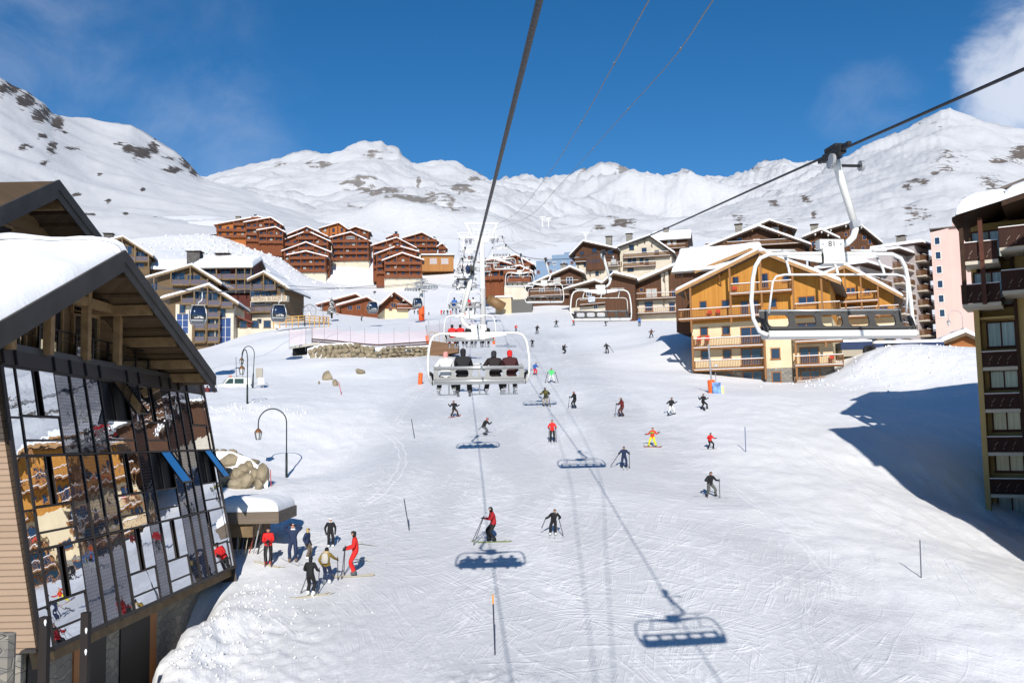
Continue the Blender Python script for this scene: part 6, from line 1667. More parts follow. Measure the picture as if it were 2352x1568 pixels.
ch81 = make_chair('empty white chair numbered 81 with dark padded back, nearest on the right', '81', False)
ch43 = make_chair('occupied white chair numbered 43 seen from behind, four riders aboard', '43', True)
AZ = math.atan2(.061, 1)
ch81.location = DN(17.0); ch81.rotation_euler = (0, 0, AZ + R(3))
ch43.location = UP(28.2); ch43.rotation_euler = (0, 0, math.pi + AZ - R(1))
def drop_number(c):
    for k in list(c.children):
        if k.name.startswith('number_plate'):
            for q in list(k.children):
                if q.name.split('.')[0] == 'number': bpy.data.objects.remove(q)
words = ['second', 'third', 'fourth', 'fifth', 'sixth', 'seventh', 'eighth', 'ninth', 'tenth', 'eleventh', 'twelfth']
dn_y = [46.4, 72.6, 98.6, 127.4, 155, 200, 232, 262, 292, 322]; up_y = [55.2, 83.6, 112, 140, 166, 200, 230, 260, 292, 322]
DOWN, UPC = [ch81], [ch43]
dn_lab = ['empty dark backed chair before the cream chalet, second largest empty one', 'empty chair hanging before the brown chalet with snow roof', 'empty chair hanging level with the blue block', 'empty chair before the red terraced chalets', 'empty chair just right of the big lift tower head']
up_lab = ['occupied chair directly behind the chair numbered 43, two riders in red', 'occupied silver backed chair third up the line, left of the tower post', 'chair fourth up the rising line', 'chair fifth up the rising line', 'chair sixth up the rising line, by the big tower head']
for i, y in enumerate(dn_y):
    c = copy_tree(ch81); drop_number(c); c.location = DN(y); c.rotation_euler = (0, 0, AZ)
    c['label'] = dn_lab[i] if i < len(dn_lab) else 'tiny distant empty chair beyond the big lift tower on the descending line'
    DOWN.append(c)
for i, y in enumerate(up_y):
    c = copy_tree(ch43); drop_number(c); c.location = UP(y); c.rotation_euler = (0, 0, math.pi + AZ)
    c['label'] = up_lab[i] if i < len(up_lab) else 'tiny distant chair beyond the big lift tower on the rising line'
    UPC.append(c)
for c in DOWN + UPC: c['group'] = 'chairs of the chairlift'


def lift_tower(label, u, d, wheel_z, half, post_r, gauge_pts, top_extra=2.6, red=False, simple=False):
    x, y = P(u, 700, d).x, P(u, 700, d).y
    g = H(x, y); t = thing('lift_tower', label, 'lift tower', (x, y, g - .3), AZ)
    h = wheel_z - g + .3
    MB().lathe([(post_r * 1.1, 0), (post_r * 1.05, h * .45), (post_r * 1.12, h * .451), (post_r * 1.12, h * .458), (post_r, h * .46), (post_r * .9, h - .9)], 18).build('post', WHITE, t, True)
    MB().add([(-half * .55, -.3, h), (half * .55, -.3, h), (half * .4, -.3, h - 1.2), (-half * .4, -.3, h - 1.2), (-half * .55, .3, h), (half * .55, .3, h), (half * .4, .3, h - 1.2), (-half * .4, .3, h - 1.2)], [(0, 1, 2, 3), (4, 7, 6, 5), (0, 4, 5, 1), (1, 5, 6, 2), (2, 6, 7, 3), (3, 7, 4, 0)]).bar((-half, 0, h - .25), (half, 0, h - .25), .4, .4).build('cross_arm', WHITE, t)
    b = MB()
    for sg in (-1, 1): b.bar((sg * half * .62, 0, h), (sg * half * .95, 0, h + top_extra), .28, .28)
    b.bar((-half * 1.05, 0, h + top_extra), (half * 1.05, 0, h + top_extra), .3, .3); b.build('gantry', WHITE, t)
    for sg in (-1, 1):
        a = MB(); xx = sg * half
        a.bar((xx, -2.6, h - .55), (xx, 2.6, h - .3), .16, .22)
        for k in range(8):
            yy = -2.5 + k * .71; a.tube([(xx - .09, yy, h - .85 + k * .03), (xx + .09, yy, h - .85 + k * .03)], .23, 12)
        s = a.build('sheave_train', STEEL, t)
        w = MB(); w.box(xx - sg * .9 - .25, xx - sg * .9 + .25, -2.7, 2.7, h - .96, h - .90)
        for yy in (-2.7, -.9, .9, 2.7):
            for ex in (-.25, .25): w.bar((xx - sg * .9 + ex, yy, h - .9), (xx - sg * .9 + ex, yy, h + .2), .05)
        for ex in (-.25, .25):
            for zz in (.2, -.35): w.bar((xx - sg * .9 + ex, -2.7, h + zz), (xx - sg * .9 + ex, 2.7, h + zz), .04)
        w.build('walkway', STEEL, t)
    l = MB()                                   # ladder and guard rails on the cross arm
    for xx in (-half * .5, half * .5, -half * .2, half * .2):
        l.bar((xx, -.5, h), (xx, -.5, h + 1.3), .05); l.bar((xx, .5, h), (xx, .5, h + 1.3), .05)
    for zz in (.5, 1.3): l.bar((-half * .55, -.5, h + zz), (half * .55, -.5, h + zz), .05); l.bar((-half * .55, .5, h + zz), (half * .55, .5, h + zz), .05)
    for xx in (-.25, .25): l.bar((post_r * .2 + xx, post_r + .12, 1.5), (post_r * .2 + xx, post_r + .12, h), .05)
    l.build('ladder_rails', STEEL, t)
    if red: MB().lathe([(post_r * 1.5, 0), (post_r * 1.5, 3.4), (post_r * 1.2, 3.45)], 14).build('safety_padding', mat('orange_padding', (.72, .10, .02), .6), t, True)
    return t


a, b = UP(178), DN(178)
lift_tower('tallest white lift tower with round post, rising behind the chair numbered 43', 1109, 178, (a.z + b.z) / 2 + .5, (b.x - a.x) / 2, .50, None, 2.4)
a, b = UP(350), DN(350)
lift_tower('smaller white lift tower seen left of the tallest one, farther up', 1079, 350, (a.z + b.z) / 2 + .5, (b.x - a.x) / 2, .45, None, 2.4)
a, b = UP(520), DN(520)
lift_tower('farthest white lift tower of the chairlift, below the rocky face', 1067, 520, (a.z + b.z) / 2 + .5, (b.x - a.x) / 2, .45, None, 2.4)
# top drag-lift pylons on the far snow field
for u, v, h_, d, lab in ((1246, 514, 17, 900, 'left of two tiny drag lift pylons on the far snow field'), (1260, 516, 16, 900, 'right of two tiny drag lift pylons on the far snow field'), (1345, 552, 18, 620, 'lone tiny drag lift pylon on the far snow field above the twin gables')):
    p = P(u, v, d); s = d / FPX
    t = thing('drag_lift_pylon', lab, 'pylon', p, 0, 'drag lift pylons on the far snow field')
    MB().box(-.35, .35, -.35, .35, -6, h_ * s).build('post', STEEL, t); MB().box(-h_ * s * .35, h_ * s * .4, -.3, .3, h_ * s * .9, h_ * s * 1.0).box(-h_ * s * .3, h_ * s * .3, -.3, .3, h_ * s * .62, h_ * s * .68).build('cross_arm', STEEL, t)

# ------------------------------------------------------------------ gondola
CAB = mat('black_cabin', (.012, .013, .018), .25, spec=.7); CABG = mat('cabin_glass', (.012, .02, .045), .05, spec=.9); CABL = mat('cabin_grey', (.16, .165, .18), .4, metal=.3)
def make_cabin(label):
    t = thing('gondola_cabin', label, 'gondola')
    # rounded body: stacked superellipse rings, the floor at z = 0
    b = MB(); prof = [(0, .74), (.12, .88), (.5, .99), (.95, 1.04), (1.4, 1.0), (1.8, .88), (2.0, .74), (2.06, .60)]; n = 24
    vs = []
    for z, r in prof:
        for j in range(n):
            a = 2 * math.pi * j / n; c, s = math.cos(a), math.sin(a); k = 1 / (abs(c) ** 4 + abs(s) ** 4) ** .25
            vs.append((r * k * c * .98, r * k * s * .98, z))
    fs = []; 
    for i in range(len(prof) - 1):
        for j in range(n): b.add([], [], 0); fs.append((i * n + j, i * n + (j + 1) % n, (i + 1) * n + (j + 1) % n, (i + 1) * n + j))
    b.add(vs, fs + [tuple(reversed(range(n))), tuple(range((len(prof) - 1) * n, len(prof) * n))])
    body = b.build('cabin_body', [CABL, CABG, CAB], t, True)
    for p in body.data.polygons:
        z = p.center.z
        p.material_index = 1 if .9 < z < 1.75 else (2 if .45 < z <= .9 or z > 1.75 else 0)
    for sx, sy in ((-1, -1), (1, -1), (1, 1), (-1, 1)):
        MB().tube([(sx * .66, sy * .66, .05), (sx * .84, sy * .84, .5), (sx * .89, sy * .89, .95), (sx * .80, sy * .80, 1.6), (sx * .60, sy * .60, 2.05)], .05, 6).build('corner_frame', SILV, t, True)
    m = MB(); m.box(-.45, .1, -1.03, -1.0, .62, .70); m.box(.2, .55, -1.03, -1.0, .60, .72); m.box(-.1, .4, -1.03, -1.0, .76, .82); m.build('door_marking', WHITE, t)
    MB().box(-.75, .75, -.75, .75, 2.07, 2.14).build('roof_frame', SILV, t)
    MB().tube([(0, 0, 2.1), (.02, 0, 2.5), (.38, 0, 2.75), (.42, 0, 3.1), (.40, 0, 4.0)], .07, 8).build('hanger_arm', SILV, t, True)
    MB().box(.2, .6, -.45, .45, 3.95, 4.15).build('rope_grip', BLK, t)
    MB().bar((-.9, -1.06, .35), (.5, -1.06, .35), .06, .1).build('ski_rack', SILV, t)
    return t


cabs = [((455, 745), 106, 'largest black gondola cabin, hanging before the front hotel wing'), ((640, 738), 122, 'black gondola cabin hanging before the sign letters of the hotel'), ((856, 719), 178, 'small black gondola cabin hanging before the red huts'), ((959, 708), 197, 'small black gondola cabin close to the red and white tower')]
proto = None
for (u, v), d, lab in cabs:
    c = make_cabin(lab) if proto is None else copy_tree(proto)
    proto = proto or c
    c['label'] = lab; c['group'] = 'black gondola cabins'; c.location = P(u, v, d); c.rotation_euler = (0, 0, R(20))
gt = P(968, 735, 206)
a = Vector((gt.x, gt.y, H(gt.x, gt.y)))
t = lift_tower('red padded white gondola tower with wide wheel trains beside the cream hut', 968, 206, P(968, 655, 206).z, 2.6, .42, None, .9, True)
t.rotation_euler.z = R(-52)
for k, pts in enumerate(([(300, 640, 90), (455, 668, 106), (640, 665, 122), (856, 656, 178), (962, 648, 205), (1100, 662, 290)], [(300, 655, 96), (640, 655, 140), (974, 650, 208), (1100, 660, 290)])):
    w = MB(); q = []
    for (p0, p1) in zip(pts, pts[1:]):
        A, B = P(*p0), P(*p1)
        for i in range(8): f = i / 8; q.append(A.lerp(B, f) - Vector((0, 0, 1)) * .8 * math.sin(math.pi * f) * (1 if k else .3))
    w.tube(q + [P(*pts[-1])], .045, 6)
    tag(w.build('gondola_cable', ROPE_THIN), ('front', 'rear')[k] + ' thin rope of the gondola running to the red padded tower', 'cable', 'ropes of the gondola')
# ------------------------------------------------------------------ people
PC = {}
def cloth(c, rough=.75):
    key = tuple(round(x, 3) for x in c)
    if key not in PC: PC[key] = mat('cloth_%d' % len(PC), c, rough, bump=.25, scale=14)
    return PC[key]
SKIN = mat('skin', (.48, .27, .19), .6)
BK, NV, RD, GY, WH = (.013, .013, .015), (.018, .03, .075), (.62, .02, .018), (.10, .10, .105), (.75, .75, .74)
OL, YE, BRN, KH, BE, GN, OR, BL, MA, PK = (.21, .14, .025), (.78, .70, .03), (.05, .03, .02), (.13, .10, .075), (.36, .31, .25), (.08, .62, .16), (.80, .22, .03), (.03, .12, .42), (.16, .012, .018), (.55, .25, .22)


def ik(a, c, l1, l2, pole):
    a, c = Vector(a), Vector(c); d = c - a; L = min(d.length, (l1 + l2) * .999); u = d.normalized()
    x = (l1 * l1 - l2 * l2 + L * L) / (2 * L); h = math.sqrt(max(0, l1 * l1 - x * x))
    p = Vector(pole); p = (p - u * p.dot(u)).normalized()
    return a + u * x + p * h, a + u * L


def skeleton(stance=.11, drop=.03, lean=4, side=0, hl=(.27, -.05, .86), hr=(.27, -.05, .86), stag=0.0, seat=False, toe=8, look=0, kin=0.0, el=(.5, .5, -.6), sway=0.0):
    """joints of a figure 1.75 m tall facing -y; hl / hr are hand targets (outward, y, z)"""
    J = {}; Le, Si = R(lean), R(side)
    hz = .94 - drop; pb = Vector((sway, drop * .35 + .02, hz))
    up = Vector((math.sin(Si), -math.sin(Le), math.cos(Le))).normalized()
    J['pelvis'] = pb; J['waist'] = pb + up * .17; J['chest'] = pb + up * .38; J['neck'] = pb + up * .525
    hu = (up + Vector((0, .15 * math.sin(Le), .5))).normalized()
    J['jaw'] = J['neck'] + hu * .075 + Vector((0, -.02, 0)); J['head'] = J['neck'] + hu * .165 + Vector((0, -.012, 0)); J['crown'] = J['neck'] + hu * .255
    J['nose'] = J['head'] + Vector((math.sin(R(look)) * .10, -math.cos(R(look)) * .125, -.02))
    for s, n, h, sg in ((-1, 'r', hr, -stag), (1, 'l', hl, stag)):
        J['hip' + n] = pb + Vector((s * .095, 0, -.04))
        if seat:
            J['knee' + n] = J['hip' + n] + Vector((s * .06, -.44, .02)); J['ankle' + n] = J['knee' + n] + Vector((s * .02 + kin * s, -.08, -.42))
        else:
            tgt = Vector((s * stance + sway * .2, sg, .11)); k, e = ik(J['hip' + n], tgt, .44, .43, (s * .12 - kin * s, -1, 0)); J['knee' + n] = k; J['ankle' + n] = e
        J['toe' + n] = J['ankle' + n] + Vector((s * math.sin(R(toe)) * .17, -.17, -.055))
        J['heel' + n] = J['ankle' + n] + Vector((0, .05, -.06))
        J['sho' + n] = J['chest'] + Vector((s * .185, 0, 0)) + up * .055
        tgt = Vector((s * h[0], h[1], h[2])); e, w = ik(J['sho' + n], tgt, .29, .27, (s * el[0], el[1], el[2])); J['elb' + n] = e; J['wri' + n] = w
        d = (w - e).normalized(); J['hand' + n] = w + d * .085; J['fing' + n] = w + d * .15 + Vector((0, -.02, -.02)); J['thumb' + n] = w + d * .07 + Vector((-s * .05, -.035, .02))
    return J


EDGES = [('pelvis', 'waist'), ('waist', 'chest'), ('chest', 'neck'), ('neck', 'jaw'), ('jaw', 'head'), ('head', 'crown'), ('head', 'nose')]
for n in 'lr': EDGES += [('pelvis', 'hip' + n), ('hip' + n, 'knee' + n), ('knee' + n, 'ankle' + n), ('ankle' + n, 'toe' + n), ('ankle' + n, 'heel' + n), ('chest', 'sho' + n), ('sho' + n, 'elb' + n), ('elb' + n, 'wri' + n), ('wri' + n, 'hand' + n), ('hand' + n, 'fing' + n), ('hand' + n, 'thumb' + n)]
RAD = dict(pelvis=.155, waist=.150, chest=.165, neck=.068, jaw=.088, head=.128, crown=.108, nose=.024, hip=.115, knee=.085, ankle=.078, toe=.055, heel=.055, sho=.092, elb=.068, wri=.052, hand=.050, fing=.030, thumb=.020)
_pm = {}


def body_mesh(**kw):
    key = str(sorted(kw.items()))
    if key in _pm: return _pm[key]
    J = skeleton(**kw); names = list(J); idx = {k: i for i, k in enumerate(names)}
    me = bpy.data.meshes.new('person'); me.from_pydata([tuple(J[k]) for k in names], [(idx[a], idx[b]) for a, b in EDGES], [])
    o = bpy.data.objects.new('person_tmp', me); COL.objects.link(o)
    sk = o.modifiers.new('skin', 'SKIN'); sk.use_smooth_shade = True
    ss = o.modifiers.new('sub', 'SUBSURF'); ss.levels = 2; ss.render_levels = 2
    for k, v in zip(names, me.skin_vertices[0].data):
        r = RAD.get(k, RAD.get(k[:-1])); v.radius = (r, r); v.use_root = (k == 'pelvis')
    return J, o, names, key


def finish_bodies(pending):
    bpy.context.view_layer.update(); dg = bpy.context.evaluated_depsgraph_get()
    for J, o, names, key in pending:
        m = bpy.data.meshes.new_from_object(o.evaluated_get(dg))
        old = o.data; bpy.data.objects.remove(o)
        m.materials.clear()
        for i in range(7): m.materials.append(SKIN)
        segs = [(J[a], J[b], a, b) for a, b in EDGES]
        A = np.array([tuple(s[0]) for s in segs]); B = np.array([tuple(s[1]) for s in segs]); AB = B - A; L2 = (AB ** 2).sum(1)
        face_dir = (J['nose'] - J['head']).normalized()
        for p in m.polygons:
            c = np.array(p.center); t = np.clip(((c - A) * AB).sum(1) / L2, 0, 1); d = ((A + AB * t[:, None] - c) ** 2).sum(1)
            rr_ = np.array([RAD.get(s[3], RAD.get(s[3][:-1])) for s in segs])
            k = int(np.argmin(np.sqrt(d) - rr_ * .6)); a, b = segs[k][2], segs[k][3]
            # 0 skin 1 hat 2 jacket 3 trousers 4 boots 5 gloves 6 accent
            if b in ('jaw', 'head', 'crown', 'nose'):
                v = Vector(p.center) - J['head']
                fd = v.normalized().dot(face_dir); mi = 0 if (fd > .55 and v.z < -.005) else (6 if (fd > .45 and -.005 <= v.z < .05) else 1)
                if b == 'jaw' and v.z < -.10: mi = 2
            elif b[:-1] in ('fing', 'thumb', 'hand'): mi = 5
            elif b[:-1] in ('toe', 'heel'): mi = 4
            elif b[:-1] == 'ankle': mi = 4 if t[k] > .82 else 3
            elif b[:-1] in ('knee',): mi = 3 if t[k] > .08 else 2
            elif b[:-1] == 'hip': mi = 2 if p.center.z > J['pelvis'].z - .06 else 3
            else: mi = 2
            p.material_index = mi
        shade(m); _pm[key] = (J, m)


POSE = dict(
    stand=dict(), stand2=dict(stance=.13, hl=(.30, -.12, .92), hr=(.26, -.02, .85)),
    poles=dict(stance=.12, drop=.015, lean=3, hl=(.26, -.30, 1.04), hr=(.26, -.30, 1.04)),
    hands_front=dict(stance=.10, drop=.04, lean=5, hl=(.05, -.27, 1.08), hr=(.07, -.27, 1.06)),
    arms_up=dict(stance=.13, drop=.03, hl=(.17, -.14, 1.60), hr=(.14, -.16, 1.66), el=(1, .2, -.3)),
    ski=dict(stance=.14, drop=.17, lean=24, hl=(.36, -.34, .98), hr=(.36, -.34, .98)),
    ski_lean=dict(stance=.15, drop=.14, lean=18, side=10, sway=.05, hl=(.42, -.22, .98), hr=(.34, -.36, 1.0)),
    ski_wide=dict(stance=.30, drop=.15, lean=14, hl=(.40, -.30, 1.0), hr=(.40, -.30, 1.0)),
    side_ski=dict(stance=.10, drop=.10, lean=10, stag=.10, hl=(.22, -.40, 1.10), hr=(.24, -.34, 1.06)),
    bent=dict(stance=.12, drop=.22, lean=36, stag=.14, hl=(.28, -.45, .98), hr=(.30, -.30, 1.0)),
    board=dict(stance=.30, drop=.16, lean=12, side=6, hl=(.52, .05, 1.12), hr=(.46, -.12, 1.0), kin=.1),
    board2=dict(stance=.32, drop=.24, lean=20, side=-10, hl=(.36, -.10, 1.0), hr=(.52, .02, 1.06), kin=.1),
    kneel=dict(stance=.26, drop=.40, lean=30, stag=.20, hl=(.40, -.2, .85), hr=(.5, -.05, 1.0)),
    point=dict(stance=.12, drop=.04, hl=(.24, -.02, .88), hr=(.34, -.44, 1.06)),
    sit=dict(seat=True, lean=2, hl=(.18, -.36, 1.0), hr=(.18, -.36, 1.0)), sit2=dict(seat=True, lean=8, hl=(.3, -.3, 1.1), hr=(.2, -.38, 1.02), kin=.08))
_pend = [body_mesh(**POSE[k]) for k in POSE]
finish_bodies(_pend)
skim = ski_mesh(1.68, .09).mesh('ski'); skim.materials.append(SKC[0]); fix_normals(skim)
bb = MB(); n = 12
v = []
for i in range(n + 1):
    t = i / n; x = (t - .5) * 1.52; w = .135 * math.sqrt(max(.02, 1 - abs(2 * t - 1) ** 6)) * (1 - .12 * math.cos((t - .5) * math.pi)); z = .02 + .09 * max(0, abs(2 * t - 1) - .72) / .28
    v += [(x, -w, z), (x, w, z), (x, w, z - .02), (x, -w, z - .02)]
f = []
for i in range(n): o = i * 4; f += [(o, o + 1, o + 5, o + 4), (o + 3, o + 7, o + 6, o + 2), (o, o + 4, o + 7, o + 3), (o + 1, o + 2, o + 6, o + 5)]
f += [(0, 3, 2, 1), (n * 4, n * 4 + 1, n * 4 + 2, n * 4 + 3)]
bb.add(v, f); bdm = bb.mesh('snowboard'); bdm.materials.append(SKC[2]); fix_normals(bdm)
POLEM = mat('ski_pole_alloy', (.10, .10, .11), .4, metal=.5)


def setmat(o, i, m): o.material_slots[i].link = 'OBJECT'; o.material_slots[i].material = m


def person(label, p, height, yaw, pose, J, T, Hc, gear=None, poles=None, boots=BK, gl=BK, acc=None, skiyaw=0.0, skicol=0, group='people on the snow', short=None, lift=0.0):
    Jt, m = _pm[str(sorted(POSE[pose].items()))]
    o = link('person', m); s = height / 1.79
    p = Vector(p); o.location = p + Vector((0, 0, (.03 if gear else 0) * s + lift)); o.scale = (s, s, s); o.rotation_euler = (0, 0, R(yaw))
    tag(o, label, 'person', group)
    for i, c in ((1, Hc), (2, J), (3, T), (4, boots), (5, gl), (6, acc or (.03, .02, .02))): setmat(o, i, cloth(c))
    setmat(o, 0, SKIN)
    e = .6; gx = (H(p.x + e, p.y) - H(p.x - e, p.y)) / (2 * e); gy = (H(p.x, p.y + e) - H(p.x, p.y - e)) / (2 * e)
    yw = R(yaw)
    def tilt(extra):
        a = yw + extra; lx = gx * math.cos(a) + gy * math.sin(a); ly = -gx * math.sin(a) + gy * math.cos(a)
        return (math.atan(ly), -math.atan(lx), extra)
    if gear == 'ski':
        for nme in 'lr':
            k = link('ski', skim, o); a = Jt['ankle' + nme]; k.location = (a.x, a.y, -.028); k.rotation_euler = tilt(R(skiyaw)) if not POSE[pose].get('seat') else (R(4), 0, R(skiyaw))
            if POSE[pose].get('seat'): k.location = (a.x, a.y - .05, a.z - .13)
            setmat(k, 0, SKC[skicol % 6])
    elif gear == 'board':
        k = link('snowboard', bdm, o); k.location = (0, 0, -.028); k.rotation_euler = tilt(R(skiyaw)); setmat(k, 0, SKC[skicol % 6])
    if poles:
        M = Matrix.Translation(o.location) @ Matrix.Rotation(yw, 4, 'Z') @ Matrix.Scale(s, 4)
        for nme, side in (('l', 'left'), ('r', 'right')):
            if nme not in poles: continue
            hnd = M @ Jt['hand' + nme]; off = poles[nme]
            q = M @ Vector((Jt['hand' + nme].x + off[0], Jt['hand' + nme].y + off[1], 0)); q.z = H(q.x, q.y) + off[2] if len(off) > 2 else H(q.x, q.y)
            d = (q - hnd).normalized(); b = MB(); b.tube([hnd - d * .10, hnd + d * (q - hnd).length], .011 + .00022 * p.y, 5); b.tube([hnd - d * .12, hnd + d * .03], .02, 6)
            b.lathe([(.045, .0), (.045, .012)], 8, tuple(q - d * .08))
            tag(b.build('ski_pole', POLEM), 'thin pole in the %s hand of %s' % (side, short), 'ski pole', 'ski poles')
    return o


def on_snow(label, u, v, hpx, yaw, pose, J, T, Hc, **kw):
    p, d = G(u, v)
    return person(label, p, hpx * d / FPX, yaw, pose, J, T, Hc, **kw)


BP = dict(l=(.05, .25), r=(-.05, .25)); BPB = dict(l=(.15, .75, .25), r=(-.15, .75, .25)); BPS = dict(l=(.0, .05), r=(.0, .05))
# the group by the glass front
o1 = on_snow('person in bright red jacket and black trousers leaning on two poles near the canopy', 616, 1297, 90, 12, 'hands_front', RD, BK, BK, gear='ski', poles=dict(l=(.16, .02), r=(-.12, .1)), boots=(.6, .05, .03), skiyaw=45, skicol=3, short='the red jacketed skier near the canopy')
on_snow('person in navy ski suit with both arms raised to a white helmet', 673, 1291, 92, 6, 'arms_up', NV, NV, WH, gear='ski', acc=(.4, .03, .02), boots=(.2, .14, .1), skiyaw=35, skicol=1)
on_snow('person in navy coat, khaki trousers and yellow hat, standing between two others', 706, 1284, 76, 75, 'stand', NV, KH, (.45, .35, .12), boots=WH)
on_snow('person in black racing suit with white side stripes, farthest of the group', 759, 1256, 71, 20, 'stand', BK, BK, WH, boots=WH, gear=None, acc=WH)
on_snow('person dressed all in red in profile, standing on yellow skis', 815, 1322, 106, -82, 'poles', RD, RD, BK, gear='ski', poles=dict(l=(.05, -.12), r=(.0, -.05)), boots=GY, skicol=3, short='the person dressed all in red')
pb_ = on_snow('person in olive fur collared jacket seen from behind wearing a pale backpack', 750, 1341, 90, 172, 'point', OL, NV, BK, boots=WH, poles=dict(r=(.0, -.03)), short='the olive jacketed person with the backpack', acc=WH)
pk_ = on_snow('person in black suit with white shoulder stripe seen from behind on skis', 713, 1369, 94, 168, 'poles', BK, BK, BK, gear='ski', poles=dict(l=(.34, .12), r=(.02, .08)), boots=WH, skiyaw=-62, skicol=3, short='the black suited skier seen from behind')
# white stripes and fur collar
def ring(par, z, r, m, name, dz=.06, y=0.0):
    b = MB(); b.lathe([(r * .9, -dz), (r, -dz * .5), (r, dz * .5), (r * .9, dz)], 14); o = b.build(name, m, par, True, loc=(0, y, z)); return o
ring(pb_, 1.44, .135, cloth((.50, .36, .16)), 'fur_collar', .06, .02)
b = MB(); b.lathe([(.10, -.24), (.16, -.2), (.17, .05), (.13, .2), (.05, .24)], 12); b.xform(Matrix.Diagonal((1, .62, 1)))
bp_ = b.build('backpack', cloth((.48, .45, .40)), None, True)
bp_.location = Vector(pb_.location) + Matrix.Rotation(pb_.rotation_euler.z, 3, 'Z') @ Vector((0, .22, 1.2)) * pb_.scale.x; bp_.scale = pb_.scale; bp_.rotation_euler = pb_.rotation_euler
tag(bp_, 'pale grey backpack on the back of the olive jacketed person', 'backpack')
# skiers and boarders on the run
on_snow('skier in dark red jacket standing in profile on long skis in the near middle', 1132, 1244, 88, -75, 'side_ski', (.32, .012, .018), BK, BK, gear='ski', poles=dict(l=(.0, -.5), r=(-.1, -.5)), skiyaw=-12, skicol=5, short='the profile skier in dark red', acc=GY)
on_snow('skier all in black with pale helmet coming straight down in the near middle', 1270, 1229, 70, -8, 'ski_lean', BK, BK, (.34, .29, .22), gear='ski', poles=dict(l=(.22, .1), r=(-.3, .55, .3)), boots=WH, skicol=1, short='the black skier with pale helmet')
on_snow('snowboarder in black jacket and brown trousers crouching at the left of the run', 1044, 957, 46, 20, 'board2', BK, BRN, (.10, .05, .04), gear='board', skiyaw=24, skicol=2)
on_snow('skier in black jacket, grey trousers and red hat skiing to the right', 1113, 1000, 52, 62, 'bent', BK, GY, (.35, .05, .04), gear='ski', poles=dict(r=(-.1, .7, .5)), skiyaw=12, skicol=1, short='the grey trousered skier in a red hat')
on_snow('skier in red jacket, black trousers and red hat gliding straight at the viewer', 1269, 1015, 53, 0, 'poles', RD, BK, RD, gear='ski', poles=BP, skiyaw=0, skicol=1, short='the red jacketed skier gliding at the viewer')
on_snow('skier in green checked jacket and beige trousers below the green jacketed one', 1254, 933, 51, -20, 'ski', (.14, .13, .035), BE, BK, gear='ski', poles=dict(l=(.1, .2)), skiyaw=-25, skicol=1, short='the checked jacket skier')
on_snow('slim skier in black suit with tan stripe and red hat, poles in front', 1320, 938, 43, -55, 'side_ski', BK, BK, (.3, .04, .04), gear='ski', poles=dict(r=(-.05, -.2)), skiyaw=-10, skicol=1, short='the slim black skier with red hat')
on_snow('skier in wine red jacket and brown trousers standing with poles forward', 1429, 957, 48, -62, 'side_ski', (.15, .02, .018), (.07, .025, .02), BRN, gear='ski', poles=dict(r=(-.05, -.15)), skiyaw=-15, skicol=1, short='the wine red skier')
on_snow('snowboarder in black jacket and white trousers in the middle right of the run', 1542, 952, 45, 10, 'board', BK, WH, BRN, gear='board', skiyaw=40, skicol=0)
on_snow('snowboarder all in black leaning, nearest the orange padded pole', 1617, 940, 44, 22, 'board2', BK, BK, BK, gear='board', skiyaw=60, skicol=0)
yb = on_snow('snowboarder with orange hat, red jacket and bright yellow trousers', 1499, 1026, 51, -20, 'board', (.62, .05, .02), YE, OR, gear='board', skiyaw=12, skicol=2, boots=(.2, .3, .03))
ring(yb, 1.12, .185, cloth((.16, .45, .05)), 'jacket_band', .05, -.03)
on_snow('skier in red jacket and black trousers with wide stance, right side of the run', 1632, 1031, 43, 25, 'ski_wide', RD, BK, BK, gear='ski', skiyaw=60, skicol=1)
on_snow('heavy skier all in navy with pole trailing left', 1434, 1074, 58, -4, 'ski', NV, NV, BK, gear='ski', poles=dict(r=(-.6, .5, .1), l=(.0, .2)), skiyaw=4, skicol=1, short='the heavy navy skier')
on_snow('skier in black jacket and grey green trousers, lowest on the right of the run', 1633, 1141, 66, 15, 'ski_wide', BK, (.10, .105, .095), BK, gear='ski', poles=dict(l=(.06, .1), r=(.1, .25)), skiyaw=50, skicol=1, short='the lowest skier on the right')
on_snow('skier in blue jacket and red trousers just right of the occupied chair', 1228, 861, 33, 30, 'ski_lean', BL, RD, (.25, .2, .2), gear='ski', skiyaw=20, skicol=1)
on_snow('skier in bright green jacket and white trousers with poles spread', 1267, 879, 39, 0, 'ski_wide', GN, WH, BRN, gear='ski', poles=dict(l=(.3, .3), r=(-.3, .3)), skiyaw=10, skicol=1, short='the green jacketed skier')
on_snow('kneeling snowboarder in black below the second empty chair', 1296, 811, 30, 60, 'kneel', BK, BK, BRN, gear='board', skiyaw=20)
on_snow('skier in black seen from behind with one pole, below the second empty chair', 1395, 812, 29, 170, 'ski_lean', BK, (.04, .03, .025), BRN, gear='ski', poles=dict(r=(-.5, .2, .1)), skicol=1, short='the black skier seen from behind')
on_snow('child in black and white on the upper run beside the chair frame', 1223, 797, 23, -20, 'ski', BK, BK, WH, gear='ski', skiyaw=15, skicol=1)
on_snow('black clad skier high on the run, left of two in a row', 1233, 767, 24, 10, 'ski_lean', BK, BK, BRN, gear='ski', skiyaw=50, skicol=1)
on_snow('small skier in red jacket high on the run beside the tower post', 1185, 761, 18, 20, 'ski', RD, BK, RD, gear='ski', skiyaw=40, skicol=1)
on_snow('black clad skier under the left end of the second empty chair', 1278, 751, 20, -30, 'board', BK, BK, BK, gear='board')
on_snow('skier in red jacket and black trousers under the second empty chair', 1317, 748, 19, 20, 'ski_lean', RD, BK, RD, gear='ski', skiyaw=30, skicol=1)
on_snow('grey black skier under the right end of the second empty chair', 1391, 749, 17, 30, 'ski', BK, GY, BRN, gear='ski', skiyaw=30, skicol=1)
